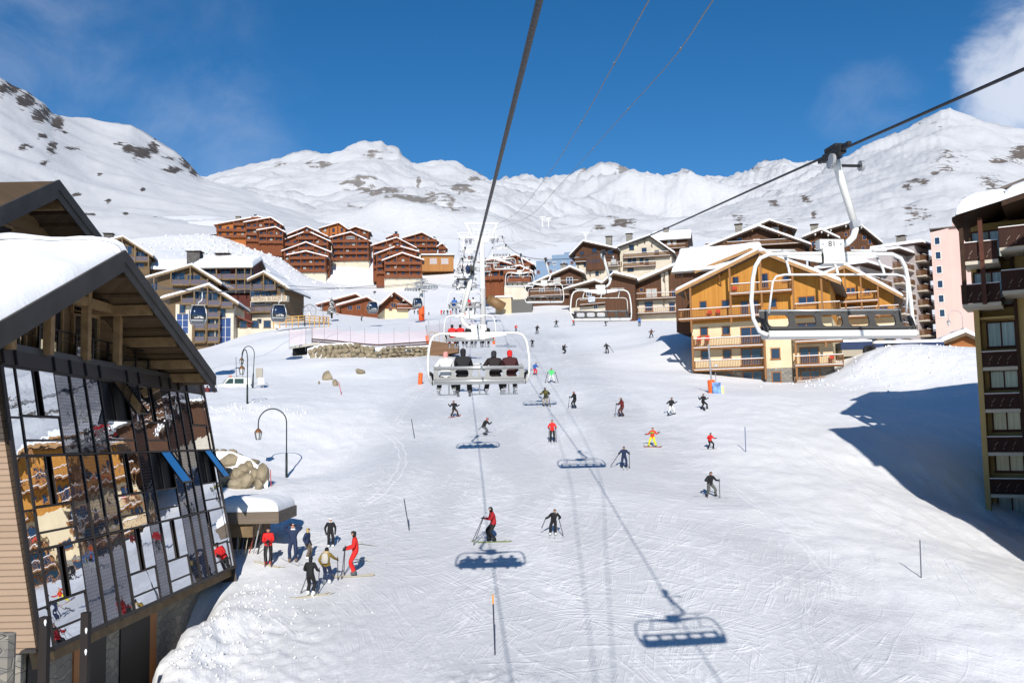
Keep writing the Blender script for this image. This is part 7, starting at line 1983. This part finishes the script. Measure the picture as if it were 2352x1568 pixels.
on_snow('skier in blue jacket highest on the right beside the cream chalet', 1469, 749, 21, 170, 'stand', BL, BK, NV, gear='ski', skicol=1)
on_snow('skier in brown and teal with both arms out beside the golden chalet shadow', 1496, 776, 24, 0, 'board', (.10, .05, .035), BK, BRN, gear='ski', skiyaw=40, skicol=1)
# plateau
for u, v, h, J, T, Hc, lab in ((734, 739, 13, BK, BK, BK, 'left of three dark figures above the pink netting'), (743, 739, 13, NV, BK, BK, 'middle of three dark figures above the pink netting'), (750, 739, 12, BK, BK, BK, 'right of three dark figures above the pink netting'), (831, 737, 15, GY, BK, WH, 'lone small skier above the middle of the pink netting'),
                               (826, 715, 12, BK, BK, BK, 'dark figure left of the green one on the plateau'), (840, 714, 12, (.05, .3, .1), BK, BRN, 'tiny figure in a green jacket by the small cabin'), (800, 712, 9, NV, BK, BK, 'leftmost tiny navy figure before the red hut'), (814, 712, 9, MA, BK, BK, 'tiny wine red figure before the red hut'),
                               (1014, 723, 13, RD, RD, RD, 'left figure all in red at the lift queue'), (1020, 722, 12, GY, BK, WH, 'grey figure between the red ones at the lift queue'), (1028, 723, 13, BK, BK, BK, 'black figure between the red ones at the lift queue'), (1035, 723, 12, RD, RD, RD, 'right figure all in red at the lift queue'),
                               (1048, 722, 12, BL, NV, BK, 'small blue figure at the lift queue'), (1056, 722, 13, BK, BK, BK, 'small black figure right of the blue one at the lift queue'), (960, 722, 12, KH, BK, BRN, 'small khaki figure left of the red padded tower'), (952, 721, 10, BK, BK, BK, 'small dark figure sitting left of the red padded tower'), (985, 724, 8, BK, BK, BK, 'tiny dark figure right of the red padded tower'),
                               (1082, 724, 11, RD, BK, WH, 'small red figure in the queue under the third chair'), (1090, 724, 11, NV, BK, BK, 'small navy figure in the queue under the third chair'), (1072, 724, 11, BK, GY, BK, 'small black figure in the queue under the third chair')):
    on_snow(lab, u, v, h, random.uniform(-60, 60), random.choice(('stand', 'ski', 'stand2')), J, T, Hc, group='small figures on the plateau')
# four people sitting in the snow by the dark van, only heads and backs showing
for k, (u, J, Hc, lab) in enumerate(((467, BK, BRN, 'leftmost dark figure sitting in the snow beside the glass corner'), (476, (.12, .02, .02), BK, 'wine red figure sitting second from left beside the glass corner'), (485, NV, BK, 'navy figure sitting third from left beside the glass corner'), (492, BK, BK, 'rightmost dark figure sitting in the snow beside the glass corner'))):
    p, d = G(u, 900); person(lab, p, 1.7, 200, 'sit', J, BK, Hc, group='people sitting by the glass corner', lift=-.92)


# riders
def rider(chair, x, label, pose, J, T, Hc, boots=BK, gear='ski', skicol=0, size=1.72, lean=0):
    M = Matrix.Translation(chair.location) @ Matrix.Rotation(chair.rotation_euler.z, 4, 'Z')
    s = size / 1.79
    p = M @ Vector((x, -.22, -3.24 - .80 * s))
    o = person(label, p, size, math.degrees(chair.rotation_euler.z), pose, J, T, Hc, gear=gear, boots=boots, skicol=skicol, group='people riding the chairlift')
    o.location = p
    return o


rider(ch43, .85, 'rider in white jacket with pink hat at the left of the chair numbered 43', 'sit2', WH, BK, PK, (.6, .6, .55), skicol=1)
rider(ch43, .32, 'rider in black with dark hood and backpack, second from left on the chair numbered 43', 'sit', BK, BK, BK, gear='board' if False else 'ski', skicol=0, size=1.86)
rider(ch43, -.62, 'rider in black beanie, third from left on the chair numbered 43', 'sit2', (.02, .013, .013), BK, (.022, .022, .026), skicol=1)
rider(ch43, -1.10, 'rider in black jacket with a red hood at the right of the chair numbered 43', 'sit', (.05, .012, .013), BK, RD, (.5, .5, .5), skicol=1)
c2 = UPC[1]
for x, J, T, Hc, lab in ((.90, RD, (.35, .02, .02), BK, 'rider in full red at the left of the second occupied chair'), (.42, RD, BK, BK, 'rider in red jacket second from left on the second occupied chair'), (-.12, BK, BK, BRN, 'dark rider in the middle of the second occupied chair'), (-.66, WH, (.3, .3, .4), GY, 'rider with pale trousers on the second occupied chair'), (-1.1, BK, BK, BRN, 'black clad rider at the right of the second occupied chair')):
    rider(c2, x, lab, 'sit', J, T, Hc, skicol=1)
c3 = UPC[2]
for x, J, T, lab in ((.8, BL, NV, 'blue rider on the third occupied chair'), (.0, BK, BK, 'black rider on the third occupied chair'), (-.45, (.5, .03, .03), BK, 'red rider on the third occupied chair'), (-.9, WH, GY, 'white jacketed rider on the third occupied chair')):
    rider(c3, x, lab, 'sit', J, T, BK, skicol=1)
for ci, c in enumerate(UPC[3:7]):
    for x in (.6, -.3, -.8): rider(c, x, 'tiny dark rider on a distant chair of the rising line', 'sit', random.choice((BK, NV, MA)), BK, BK, gear=None)
# ------------------------------------------------------------------ lamps, poles, netting, wall and other small things
IRON = mat('dark_green_iron', (.018, .028, .028), .5, metal=.2)
COPPER = mat('copper_cap', (.32, .15, .07), .4, metal=.6)
LGLASS = mat('lantern_glass', (.55, .56, .55), .2, spec=.6)
ORANGE = mat('orange_mat', (.80, .12, .02), .6)
def lamp(label, u, v, hpx, d, turn=0.0, lean=0.0, m=None):
    p = P(u, v, d); p.z = H(p.x, p.y) if u < 2000 else p.z
    h = hpx * d / FPX; m = m or IRON; s = h / 4.6
    t = thing('street_lamp', label, 'street lamp', p, turn, 'lantern street lamps'); t.rotation_euler = (0, lean, turn)
    r = .95 * s; a = [(0, 0, -.3), (0, 0, h * .35), (0, 0, h - r)]
    arc = [(-r + r * math.cos(q), 0, h - r + r * math.sin(q)) for q in np.linspace(0, math.pi, 14)]
    b = MB(); b.tube([a[0], a[1]], [.085 * s, .075 * s], 8); b.tube([a[1], a[2]] + arc[1:] + [(-2 * r, 0, h - r - .35 * s)], .042 * s, 8); b.build('post', m, t, True)
    z = h - r - .35 * s; g = MB(); g.lathe([(.05, 0), (.12, -.05), (.26, -.22), (.28, -.27), (.05, -.28)], 10); g.xform(Matrix.Scale(s, 4)); g.build('lantern_cap', COPPER if m is IRON else m, t, True, loc=(-2 * r, 0, z))
    g = MB(); g.lathe([(.24, -.285), (.15, -.72)], 6); g.xform(Matrix.Scale(s, 4)); g.build('lantern_glass', LGLASS, t, loc=(-2 * r, 0, z))
    g = MB()
    for k in range(6):
        q = k * math.pi / 3; g.bar((.25 * math.cos(q), .25 * math.sin(q), -.28), (.155 * math.cos(q), .155 * math.sin(q), -.73), .03)
    g.lathe([(.17, -.72), (.17, -.76)], 6); g.xform(Matrix.Scale(s, 4)); g.build('lantern_frame', m, t, loc=(-2 * r, 0, z))
    return t


lamp('nearest lantern street lamp, alone on the snow bank right of the glass building', 658, 1106, 158, 62, 0)
lamp('lantern street lamp beside the half buried van, left of a pair', 568, 925, 127, 80, R(-60))
lamp('slightly leaning lantern street lamp next to the grey notice board', 580, 890, 96, 100, R(-30), R(4))
lamp('thin lantern lamp before the pink stair tower', 2214, 790, 78, 120, 0, 0, STEEL)
lamp('tall thin lamp at the hotel deck corner', 742, 735, 45, 235, R(90), 0, STEEL)


def stake(label, u0, v0, u1, v1, c, tip=None, r=.02, d=None):
    if d is None: p, d = G(u1, v1)
    else: p = P(u1, v1, d)
    q = P(u0, v0, d); b = MB(); e = q + (p - q) * .16 if tip else q
    r = r + .00016 * d
    b.tube([p - (q - p) * .2, e], r, 6)
    if tip: b.tube([e, q], r * 1.05, 6, 1)
    tag(b.build('piste_stake', [mat('stake_%d' % len(MATS), c, .6)] + ([mat('stake_tip', tip, .6)] if tip else [])), label, 'stake', 'stakes marking the piste')


stake('dark stake with an orange tip in the lower middle of the run', 1132, 1364, 1137, 1503, (.03, .035, .06), (.75, .3, .03))
stake('thin grey stake at the lower right bank', 2113, 1240, 2116, 1326, (.12, .13, .16))
stake('thin blue grey stake right of the middle of the run', 1711, 980, 1713, 1037, (.12, .16, .28))
stake('dark slanted stake at the left edge of the run above the group', 928, 1145, 940, 1218, (.05, .06, .07))
stake('thin dark stake at the left edge, higher up', 945, 962, 952, 1006, (.05, .06, .07))
stake('red stake below the boulder retaining wall', 621, 1078, 623, 1117, (.45, .05, .04))
stake('red slanted stake beside the split boulder', 778, 876, 784, 906, (.45, .05, .04))
stake('thin stake before the front hotel wing', 542, 820, 543, 865, (.1, .1, .11))
stake('slanted thin stake left of the van', 559, 858, 551, 880, (.1, .1, .11))
stake('thin grey stake right of the kneeling boarder, by the golden chalet', 1643, 855, 1645, 890, (.25, .25, .27))


def mat_pad(label, u, v, hpx, wpx, lean=0.0, pole=0, d=None):
    p, dd = G(u, v); s = dd / FPX
    t = thing('padded_pole', label, 'padded pole', p, 0, 'orange padded poles')
    r = wpx * s / 2; h = hpx * s; b = MB(); b.lathe([(r * .9, -.3), (r, .1), (r, h * .92), (r * .85, h)], 12); b.xform(Matrix.Rotation(lean, 3, 'Y')); b.build('padding', ORANGE, t, True)
    if pole: MB().tube([(0, 0, 0), (math.sin(lean) * pole * s * .6, 0, pole * s)], .05 + .0004 * dd, 8).build('pole', STEEL, t)
    return t


t = mat_pad('large orange padded pole with a tall steel mast before the golden chalet', 1636, 902, 30, 17, R(-4), 112)
MB().lathe([(.05, 0), (.16, .05), (.16, .26), (.05, .3)], 10).build('floodlight', LGLASS, t, loc=(.45, -.1, 2.5))
b = MB(); b.box(-.1, .75, -.55, -.45, -.1, 1.0); b.build('printed_mat', mat('blue_print', (.12, .22, .45), .6, var=.9, scale=2.2), t)
MB().box(.72, 1.05, -.5, -.42, -.15, .65).build('marker_card', mat('yellow_card', (.7, .62, .3), .6, var=.5, scale=4), t)
mat_pad('orange padded post left of the occupied chair', 965, 882, 26, 10, R(3), 0)
mat_pad('small orange padded post right of the second chair frame', 1134, 790, 16, 6, R(3), 32)
mat_pad('small orange padded post by the wooden ramp', 984, 790, 20, 8, R(-10), 44)
mat_pad('tiny orange padded post in the lift queue', 1061, 730, 14, 5); mat_pad('tiny orange padded post right of the other in the lift queue', 1068, 730, 12, 5)
mat_pad('small orange padded post before the cream hut', 870, 722, 15, 6)

# netting above the stone wall
NET = mat('pink_netting', (.80, .42, .44), .8, alpha=.17)
def fence(label, base, hts, depth, post_every, rails=True):
    pts = [P(u, v, d) for (u, v), d in zip(base, depth)]
    t = thing('netting_fence', label, 'fence', pts[0]); o = pts[0]; up = Vector((0, 0, 1))
    hs = [h * d / FPX for h, d in zip(hts, depth)]
    b = MB()
    for i in range(len(pts) - 1):
        k = 6
        for j in range(k):
            f0, f1 = j / k, (j + 1) / k
            A = pts[i].lerp(pts[i + 1], f0) - o; B = pts[i].lerp(pts[i + 1], f1) - o; h0 = hs[i] + (hs[i + 1] - hs[i]) * f0; h1 = hs[i] + (hs[i + 1] - hs[i]) * f1
            sg0 = .12 * math.sin(math.pi * f0) * h0; sg1 = .12 * math.sin(math.pi * f1) * h1
            b.add([A, B, B + up * (h1 * .8 - sg1), A + up * (h0 * .8 - sg0)], [(0, 1, 2, 3)])
    b.build('net', NET, t)
    for i in range(0, len(pts), post_every):
        A = pts[i] - o; MB().tube([A - up * .9, A + up * hs[i]], .035, 6).build('post', STEEL, t)
    if rails:
        r = MB()
        for zz in (-.05, -.38): r.tube([q - o + up * zz for q in pts], .11, 6)
        r.build('log_rail', mat('dark_logs', (.075, .032, .025), .8, var=.3, scale=2), t)
    return t


us = np.array([716, 745, 775, 805, 838, 870, 905, 940, 985]); vb = np.interp(us, [716, 760, 860, 985], [778, 781, 792, 784]); db = np.interp(us, [716, 860, 985], [138, 134, 138])
fence('pink safety netting on thin posts along the top of the snowy stone wall', list(zip(us, vb)), [36] * 9, db, 1)
fence('pink netting hung over the dark tunnel mouth', [(664, 790), (702, 792), (718, 780)], [48, 46, 36], [134, 134, 138], 1, False)
fence('pink netting behind the wooden ramp up to the lift queue', [(985, 775), (1010, 770), (1035, 762), (1060, 758), (1090, 756)], [40, 36, 34, 30, 26], [150, 158, 170, 176, 180], 1, False)
SNOWROCK = (.26, .215, .145)
BOULD = mat('snowy_boulder', SNOWROCK, .9, bump=.6, scale=1.6, var=.35)
def boulder(rad, seed, sx=1, sy=1, sz=1):
    bm = bmesh.new(); bmesh.ops.create_icosphere(bm, subdivisions=2, radius=rad)
    rs = np.random.default_rng(seed); ax = rs.normal(size=(7, 3)); ax /= np.linalg.norm(ax, axis=1, keepdims=True)
    for v in bm.verts:
        for a in ax:                           # chop flat faces
            k = v.co.dot(Vector(a)); lim = rad * .72
            if k > lim: v.co -= Vector(a) * (k - lim)
        v.co = Vector((v.co.x * sx, v.co.y * sy, v.co.z * sz))
    me = bpy.data.meshes.new('boulder'); bm.to_mesh(me); bm.free(); me.materials.append(BOULD); return me


wall = thing('stone_wall', 'long dry stone retaining wall with snow between its boulders under the pink netting', 'wall', P(850, 820, 128))
wo = wall.location
b = MB(); lo, hi = [], []
us = np.linspace(706, 986, 30); top_v = np.interp(us, [706, 740, 800, 860, 986], [800, 790, 786, 797, 794]); bot_v = np.interp(us, [706, 740, 800, 860, 986], [846, 842, 832, 830, 818]); dw = np.interp(us, [706, 740, 860, 986], [130, 128, 126, 131])
vs = []
for u, a, c, d in zip(us, top_v, bot_v, dw):
    p, q = P(u, a, d + 1.2), P(u, c + 10, d - .3); vs += [p - wo, q - wo, p - wo + Vector((0, 7, .2))]
b.add(vs, [f for i in range(29) for f in ((i * 3, i * 3 + 1, i * 3 + 4, i * 3 + 3), (i * 3, i * 3 + 3, i * 3 + 5, i * 3 + 2))]); b.build('snow_bed', ROOFSNOW, wall)
rs = np.random.default_rng(3); stone_parts = MB(); k = 0
for row in range(4):
    u = 708 + rs.uniform(0, 6)
    while u < 984:
        a, c, d = (np.interp(u, us, x) for x in (top_v, bot_v, dw)); f = (row + .75) / 4.3
        w = rs.uniform(7, 15); v = a + (c - a) * f + rs.uniform(-1.5, 1.5); s = d / FPX
        if rs.random() < .95:
            me = boulder(1.0, 100 + k, w * s * .72, .5, (c - a) / 4.3 * s * rs.uniform(.62, .85))
            stone_parts.add([Vector(x.co) + P(u + w / 2, v, d + .5 * (1 - f)) - wo for x in me.vertices], [list(p.vertices) for p in me.polygons]); bpy.data.meshes.remove(me); k += 1
        u += w * rs.uniform(.95, 1.2)
o = stone_parts.build('boulders', BOULD, wall)
# tunnel mouth
tn = thing('tunnel', 'small dark tunnel mouth with a concrete lintel at the left end of the stone wall', 'tunnel', P(694, 812, 132))
to = tn.location; A, B = P(668, 796, 132) - to, P(722, 788, 134) - to
b = MB(); b.bar(A + Vector((0, 1.2, 0)), B + Vector((0, 1.2, 0)), 2.5, .35); b.build('lintel', mat('pale_concrete', (.50, .46, .40), .9), tn)
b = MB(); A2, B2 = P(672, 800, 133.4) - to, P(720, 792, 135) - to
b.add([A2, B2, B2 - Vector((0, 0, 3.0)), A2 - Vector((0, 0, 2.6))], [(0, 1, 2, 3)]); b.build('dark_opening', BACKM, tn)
# wooden ramp with railing left of the chair
rp = thing('wooden_ramp', 'brown plank ramp with a railing behind the occupied chair frame', 'ramp', P(1010, 818, 130)); ro = rp.location
q = [P(988, 782, 130), P(1052, 790, 126), P(1052, 808, 126), P(988, 820, 130)]
b = MB(); b.add([p - ro for p in q] + [p - ro + Vector((0, 3, 0)) for p in q], [(0, 1, 2, 3), (4, 7, 6, 5), (0, 4, 5, 1), (1, 5, 6, 2), (2, 6, 7, 3), (3, 7, 4, 0)]); b.build('plank_side', planks('ramp_planks', (.26, .15, .08), (.19, .11, .06), .22, 'Z'), rp)
b = MB()
for f in np.linspace(0, 1, 7): p = q[0].lerp(q[1], f) - ro; b.bar(p, p + Vector((0, 0, 1.2)), .1)
b.bar(q[0] - ro + Vector((0, 0, 1.2)), q[1] - ro + Vector((0, 0, 1.2)), .12); b.build('railing', mat('pale_rail', (.42, .33, .22), .8), rp)
# yellow timber terrace of the hotel
dk = thing('timber_terrace', 'yellow timber terrace railing on the snow beside the hotel', 'terrace', P(665, 745, 176)); do = dk.location
q0, q1, q2 = P(628, 742, 174), P(700, 737, 176), P(755, 740, 180)
YW = mat('yellow_timber', (.52, .29, .08), .7, var=.2, scale=2)
b = MB()
for a, c in ((q0, q1), (q1, q2)):
    for zz in (0, .5, 1.0): b.bar(a - do + Vector((0, 0, zz)), c - do + Vector((0, 0, zz)), .12, .14)
    for f in np.linspace(0, 1, 6): p = a.lerp(c, f) - do; b.bar(p - Vector((0, 0, 1)), p + Vector((0, 0, 1.05)), .16)
b.build('railing', YW, dk)
b = MB(); e = [q0 - do, q1 - do, q2 - do, q2 - do + Vector((0, 4, 0)), q0 - do + Vector((0, 4, 0))]; b.add(e, [(0, 1, 2, 3, 4)]); b.build('deck_floor', ROOFSNOW, dk)
# snow fan, snowy fir
p, d = G(711, 742); d = 215; p = P(711, 742, d); s = d / FPX
t = thing('snow_fan', 'round snow making fan on a stand beside the hotel terrace', 'snow fan', p, R(10)); r = 15 * s
b = MB(); ring_ = [(r * math.cos(a), 0, 28 * s + r * math.sin(a)) for a in np.linspace(0, 2 * math.pi, 25)]; b.tube(ring_, .14, 6)
for k in range(6): a = k * math.pi / 3; b.tube([(0, 0, 28 * s), (r * math.cos(a), 0, 28 * s + r * math.sin(a))], .07, 5)
b.build('fan_ring', STEEL, t); MB().tube([(0, .2, -.5), (0, .2, 28 * s)], .16, 6).tube([(-2.2, .2, -.5), (-3.4, .2, 36 * s)], .2, 6).build('stand', WHITE, t)
p = P(762, 722, 240); s = 240 / FPX; t = thing('fir_tree', 'small snow laden fir beside the red hut', 'tree', p)
MB().lathe([(.25, -1), (.2, 1.2), (.04, 40 * s)], 8).build('trunk', DKW, t)
b = MB(); rs = np.random.default_rng(5); hh = 38 * s
for k in range(420):
    z = hh * rs.uniform(.10, 1); r = (1 - z / hh) * hh * .36 * rs.uniform(.35, 1.05) + .05; a = rs.uniform(0, 6.283); c = Vector((r * math.cos(a), r * math.sin(a), z - r * .3)); w = rs.uniform(.14, .34)
    t1 = Vector((math.cos(a), math.sin(a), -.5)).normalized() * w * 1.5; t2 = Vector((-math.sin(a), math.cos(a), rs.uniform(-.3, .3))) * w
    b.add([c - t2, c + t1, c + t2, c - t1 * .6], [(0, 1, 2, 3)], 1 if rs.random() < .55 else 0)
b.build('crown', [mat('fir_needles', (.03, .05, .035), .8), ROOFSNOW], t)
# van, notice board
p, d = G(535, 886); van = thing('van', 'white rescue van with orange light bar, half buried in snow behind a bank', 'van', p + Vector((0, 0, -1.0)), R(25))
VW = mat('van_white', (.60, .62, .60), .35); VG = mat('van_glass', (.02, .04, .035), .08, spec=.8)
b = MB(); b.prism([(-1.75, .25), (1.75, .25), (1.75, 1.75), (1.6, 1.92), (-.55, 1.92), (-1.15, 1.22), (-1.75, 1.05)], -.9, .9); b.build('body', VW, van)
b = MB()
for yy in (-.905, .905): b.prism([(-.98, 1.22), (-.10, 1.22), (-.10, 1.74), (-.50, 1.74)], yy - .01, yy + .01); b.prism([(.05, 1.22), (1.0, 1.22), (1.0, 1.74), (.05, 1.74)], yy - .012, yy + .012)
b.add([(-1.13, -.78, 1.26), (-1.13, .78, 1.26), (-.60, .72, 1.84), (-.60, -.72, 1.84)], [(0, 1, 2, 3)]); o = b.build('windows', VG, van); o.location.x = -.012
MB().box(-.4, -.2, -.6, .6, 1.97, 2.1).build('light_bar', ORANGE, van); MB().box(-.45, 1.5, -.75, .75, 1.925, 1.96).build('roof_rack', BLK, van)
for x in (-1.1, 1.1):
    for yy in (-.86, .86):
        w = MB(); w.tube([(x, yy - .1, .33), (x, yy + .1, .33)], .33, 14); w.build('wheel', mat('rubber', (.015, .015, .016), .8), van)
p = P(596, 893, 100); t = thing('notice_board', 'grey two panel notice board standing in the snow by the leaning lamp', 'sign', p, R(-15)); s = 100 / FPX
MB().box(-9 * s, 8 * s, -.05, .05, 24 * s, 48 * s).build('panel', mat('weathered_panel', (.36, .33, .28), .8), t); MB().box(-3 * s, 14 * s, -.1, -.01, 10 * s, 26 * s).build('panel', mat('frosted_panel', (.62, .63, .65), .8, var=.15, scale=2), t)
MB().box(-.8, -.7, -.04, .04, -.6, 24 * s).box(.4, .5, -.04, .04, -.6, 24 * s).build('legs', STEEL, t)
# boulders on the left bank
for k, (u, v, w, h, lab) in enumerate(((752, 872, 22, 24, 'left half of a split tan boulder above the piste'), (770, 886, 14, 18, 'right half of a split tan boulder above the piste'), (828, 858, 26, 14, 'low pointed tan rock above the piste'), (733, 882, 6, 10, 'small tan stone beside the split boulder'))):
    d = plane_depth(u, v) * .985; p, d = G(u, v); s = d / FPX
    tag(link('boulder', boulder(1.0, 300 + k, w * s * .6, w * s * .4, h * s * .62), None, p + Vector((0, 0, h * s * .28)), (0, R(12 * (-1) ** k), R(30 * k))), lab, 'boulder', 'tan boulders on the left bank')
rw = thing('boulder_wall', 'retaining wall of big tan boulders in the snow beside the glass building corner', 'wall', P(550, 1100, 56)); ro = rw.location
rs = np.random.default_rng(11); s = 56 / FPX
for k, (u, v, w, h) in enumerate(((500, 1048, 12, 24), (512, 1043, 10, 16), (531, 1042, 18, 14), (548, 1050, 12, 12), (560, 1056, 14, 10), (526, 1066, 40, 34), (518, 1098, 38, 34), (548, 1090, 22, 26), (560, 1080, 20, 22), (574, 1070, 20, 18), (542, 1112, 24, 24), (566, 1104, 24, 28), (584, 1092, 14, 24), (500, 1080, 14, 26), (582, 1060, 14, 10), (604, 1092, 16, 36), (594, 1112, 14, 18), (500, 1118, 16, 24))):
    o = link('boulder', boulder(1.0, 400 + k, w * s * .84, .55, h * s * .84), rw, P(u, v, 56.1 + (1100 - v) * .03) - ro, (0, R(rs.uniform(-15, 15)), R(rs.uniform(-30, 30))))
b = MB(); pts = [(484, 1038), (500, 1036), (530, 1036), (552, 1044), (572, 1052), (590, 1066), (606, 1082), (616, 1106), (612, 1140), (480, 1150)]
vv = [P(u, v, 57.2 - (v - 1030) * .012) - ro for u, v in pts]; b.add(vv, [tuple(range(10))]); b.build('snow_bed', ROOFSNOW, rw)
# skis and poles left lying by the group
for k, (u, v, rz, lab) in enumerate(((848, 1252, 84, 'upper ski lying on the snow right of the racing suit'), (862, 1254, 80, 'ski lying just in front of another one near the red suited person'), (838, 1286, 100, 'tan ski lying on the snow behind the red suited person'), (848, 1290, 70, 'crossed ski lying behind the red suited person'))):
    p, d = G(u, v); o = bpy.data.objects.new('ski', skm); COL.objects.link(o); o.location = p + Vector((0, 0, .03)); o.rotation_euler = (R(9), R(0), R(rz))
    o.material_slots[0].link = 'OBJECT'; o.material_slots[0].material = SKC[(3, 1, 3, 1)[k]]; tag(o, lab, 'ski', 'skis lying on the snow')
# ------------------------------------------------------------------ ski tracks and clods of snow
def track_lines():
    out = []
    for line in (((842, 912), (815, 962), (782, 1020), (748, 1068), (726, 1096), (721, 1122), (733, 1150), (765, 1170)), ((858, 930), (830, 985), (795, 1040), (760, 1085), (742, 1120)),
                 ((905, 822), (925, 850), (938, 880), (942, 905)), ((948, 818), (968, 845), (985, 870)), ((780, 1180), (850, 1150), (905, 1100), (925, 1060), (915, 1020), (880, 990)),
                 ((690, 1150), (760, 1175), (860, 1185)), ((1720, 1000), (1850, 1060), (1980, 1130), (2110, 1230), (2250, 1370)), ((1780, 1000), (1920, 1080), (2060, 1180), (2200, 1320), (2330, 1440)),
                 ((1690, 1080), (1800, 1160), (1950, 1260), (2080, 1380)), ((1760, 985), (1880, 1040), (2010, 1120), (2150, 1250), (2290, 1420)), ((1660, 1100), (1760, 1180), (1880, 1290), (1960, 1400)), ((1820, 930), (1900, 950), (1950, 985)), ((1740, 960), (1830, 955), (1900, 975)),
                 ((1900, 1100), (2040, 1200), (2180, 1340), (2280, 1480)), ((800, 945), (770, 1000), (735, 1050)), ((880, 900), (850, 960), (815, 1020), (790, 1080)), ((960, 900), (930, 940), (905, 985))):
        q = [G(u, v)[0] for u, v in line]; pts = []
        for i in range(len(q) - 1):
            p0, p1, p2, p3 = q[max(i - 1, 0)], q[i], q[i + 1], q[min(i + 2, len(q) - 1)]
            n = max(3, int((p2 - p1).length / .5))
            for j in range(n):
                t = j / n; pts.append(.5 * ((2 * p1) + (p2 - p0) * t + (2 * p0 - 5 * p1 + 4 * p2 - p3) * t * t + (3 * p1 - p0 - 3 * p2 + p3) * t ** 3))
        out.append(pts)
    return out


b = MB(); rs = np.random.default_rng(9)
for pts in track_lines():
    wv = rs.uniform(.42, .62); prof = ((-.46, -.02), (-.36, .035), (-.26, -.02), (0, -.02), (.26, -.02), (.36, .035), (.46, -.02)); k = len(prof); xs_, ys_ = [], []
    for i, p in enumerate(pts):
        t = (pts[min(i + 1, len(pts) - 1)] - pts[max(i - 1, 0)]); t.z = 0; t.normalize(); nrm = Vector((-t.y, t.x, 0))
        for o_, _ in prof: q = p + nrm * o_ * wv * (1 + .25 * math.sin(i * .9)); xs_.append(q.x); ys_.append(q.y)
    zz = height(np.array(xs_), np.array(ys_))
    vs = []
    for i in range(len(pts)):
        fade = min(1, i / 6, (len(pts) - 1 - i) / 6)
        for j in range(k): vs.append((xs_[i * k + j], ys_[i * k + j], zz[i * k + j] + (prof[j][1] + .02) * fade * (.5 + .8 * rs.random()) - .02))
    b.add(vs, [(i * k + j, i * k + j + 1, (i + 1) * k + j + 1, (i + 1) * k + j) for i in range(len(pts) - 1) for j in range(k - 1)])
tag(b.build('ski_tracks', SNOW, None, True), 'shallow ski tracks winding over the piste and its banks', 'ski tracks', kind='stuff')
b = MB(); rs = np.random.default_rng(21)
spots = []
for _ in range(620): spots.append((-11.5 + abs(rs.normal(0, 1.9)), rs.uniform(24, 40), abs(rs.normal(.03, .022)) + .012))
for _ in range(260): spots.append((rs.normal(43, 6), rs.normal(101, 4), abs(rs.normal(.08, .06)) + .03))
for _ in range(110):
    f = rs.random(); q = P(480 + 230 * f, 935 - 28 * f, 78); spots.append((q.x + rs.normal(0, .8), q.y + rs.normal(0, 1.6), abs(rs.normal(.05, .04)) + .02))
for _ in range(420): spots.append((rs.normal(-112, 20), rs.normal(380, 22), abs(rs.normal(.3, .2)) + .12))
sx_ = np.array([q[0] for q in spots]); sy_ = np.array([q[1] for q in spots]); sz_ = height(sx_, sy_)
base = [Vector(v) for v in ((1, 0, 0), (-1, 0, 0), (0, 1, 0), (0, -1, 0), (0, 0, 1), (0, 0, -.6))]
tri = [(0, 2, 4), (2, 1, 4), (1, 3, 4), (3, 0, 4), (2, 0, 5), (1, 2, 5), (3, 1, 5), (0, 3, 5)]
for (x, y, r), z in zip(spots, sz_):
    Rm = Matrix.Rotation(rs.uniform(0, 6.28), 3, 'Z') @ Matrix.Rotation(rs.uniform(-.6, .6), 3, 'X')
    b.add([Rm @ (v * r * rs.uniform(.7, 1.25)) + Vector((x, y, z + r * .25)) for v in base], tri)
tag(b.build('snow_clods', SNOW, None, True), 'loose clods of ploughed and broken snow', 'snow clods', kind='stuff')
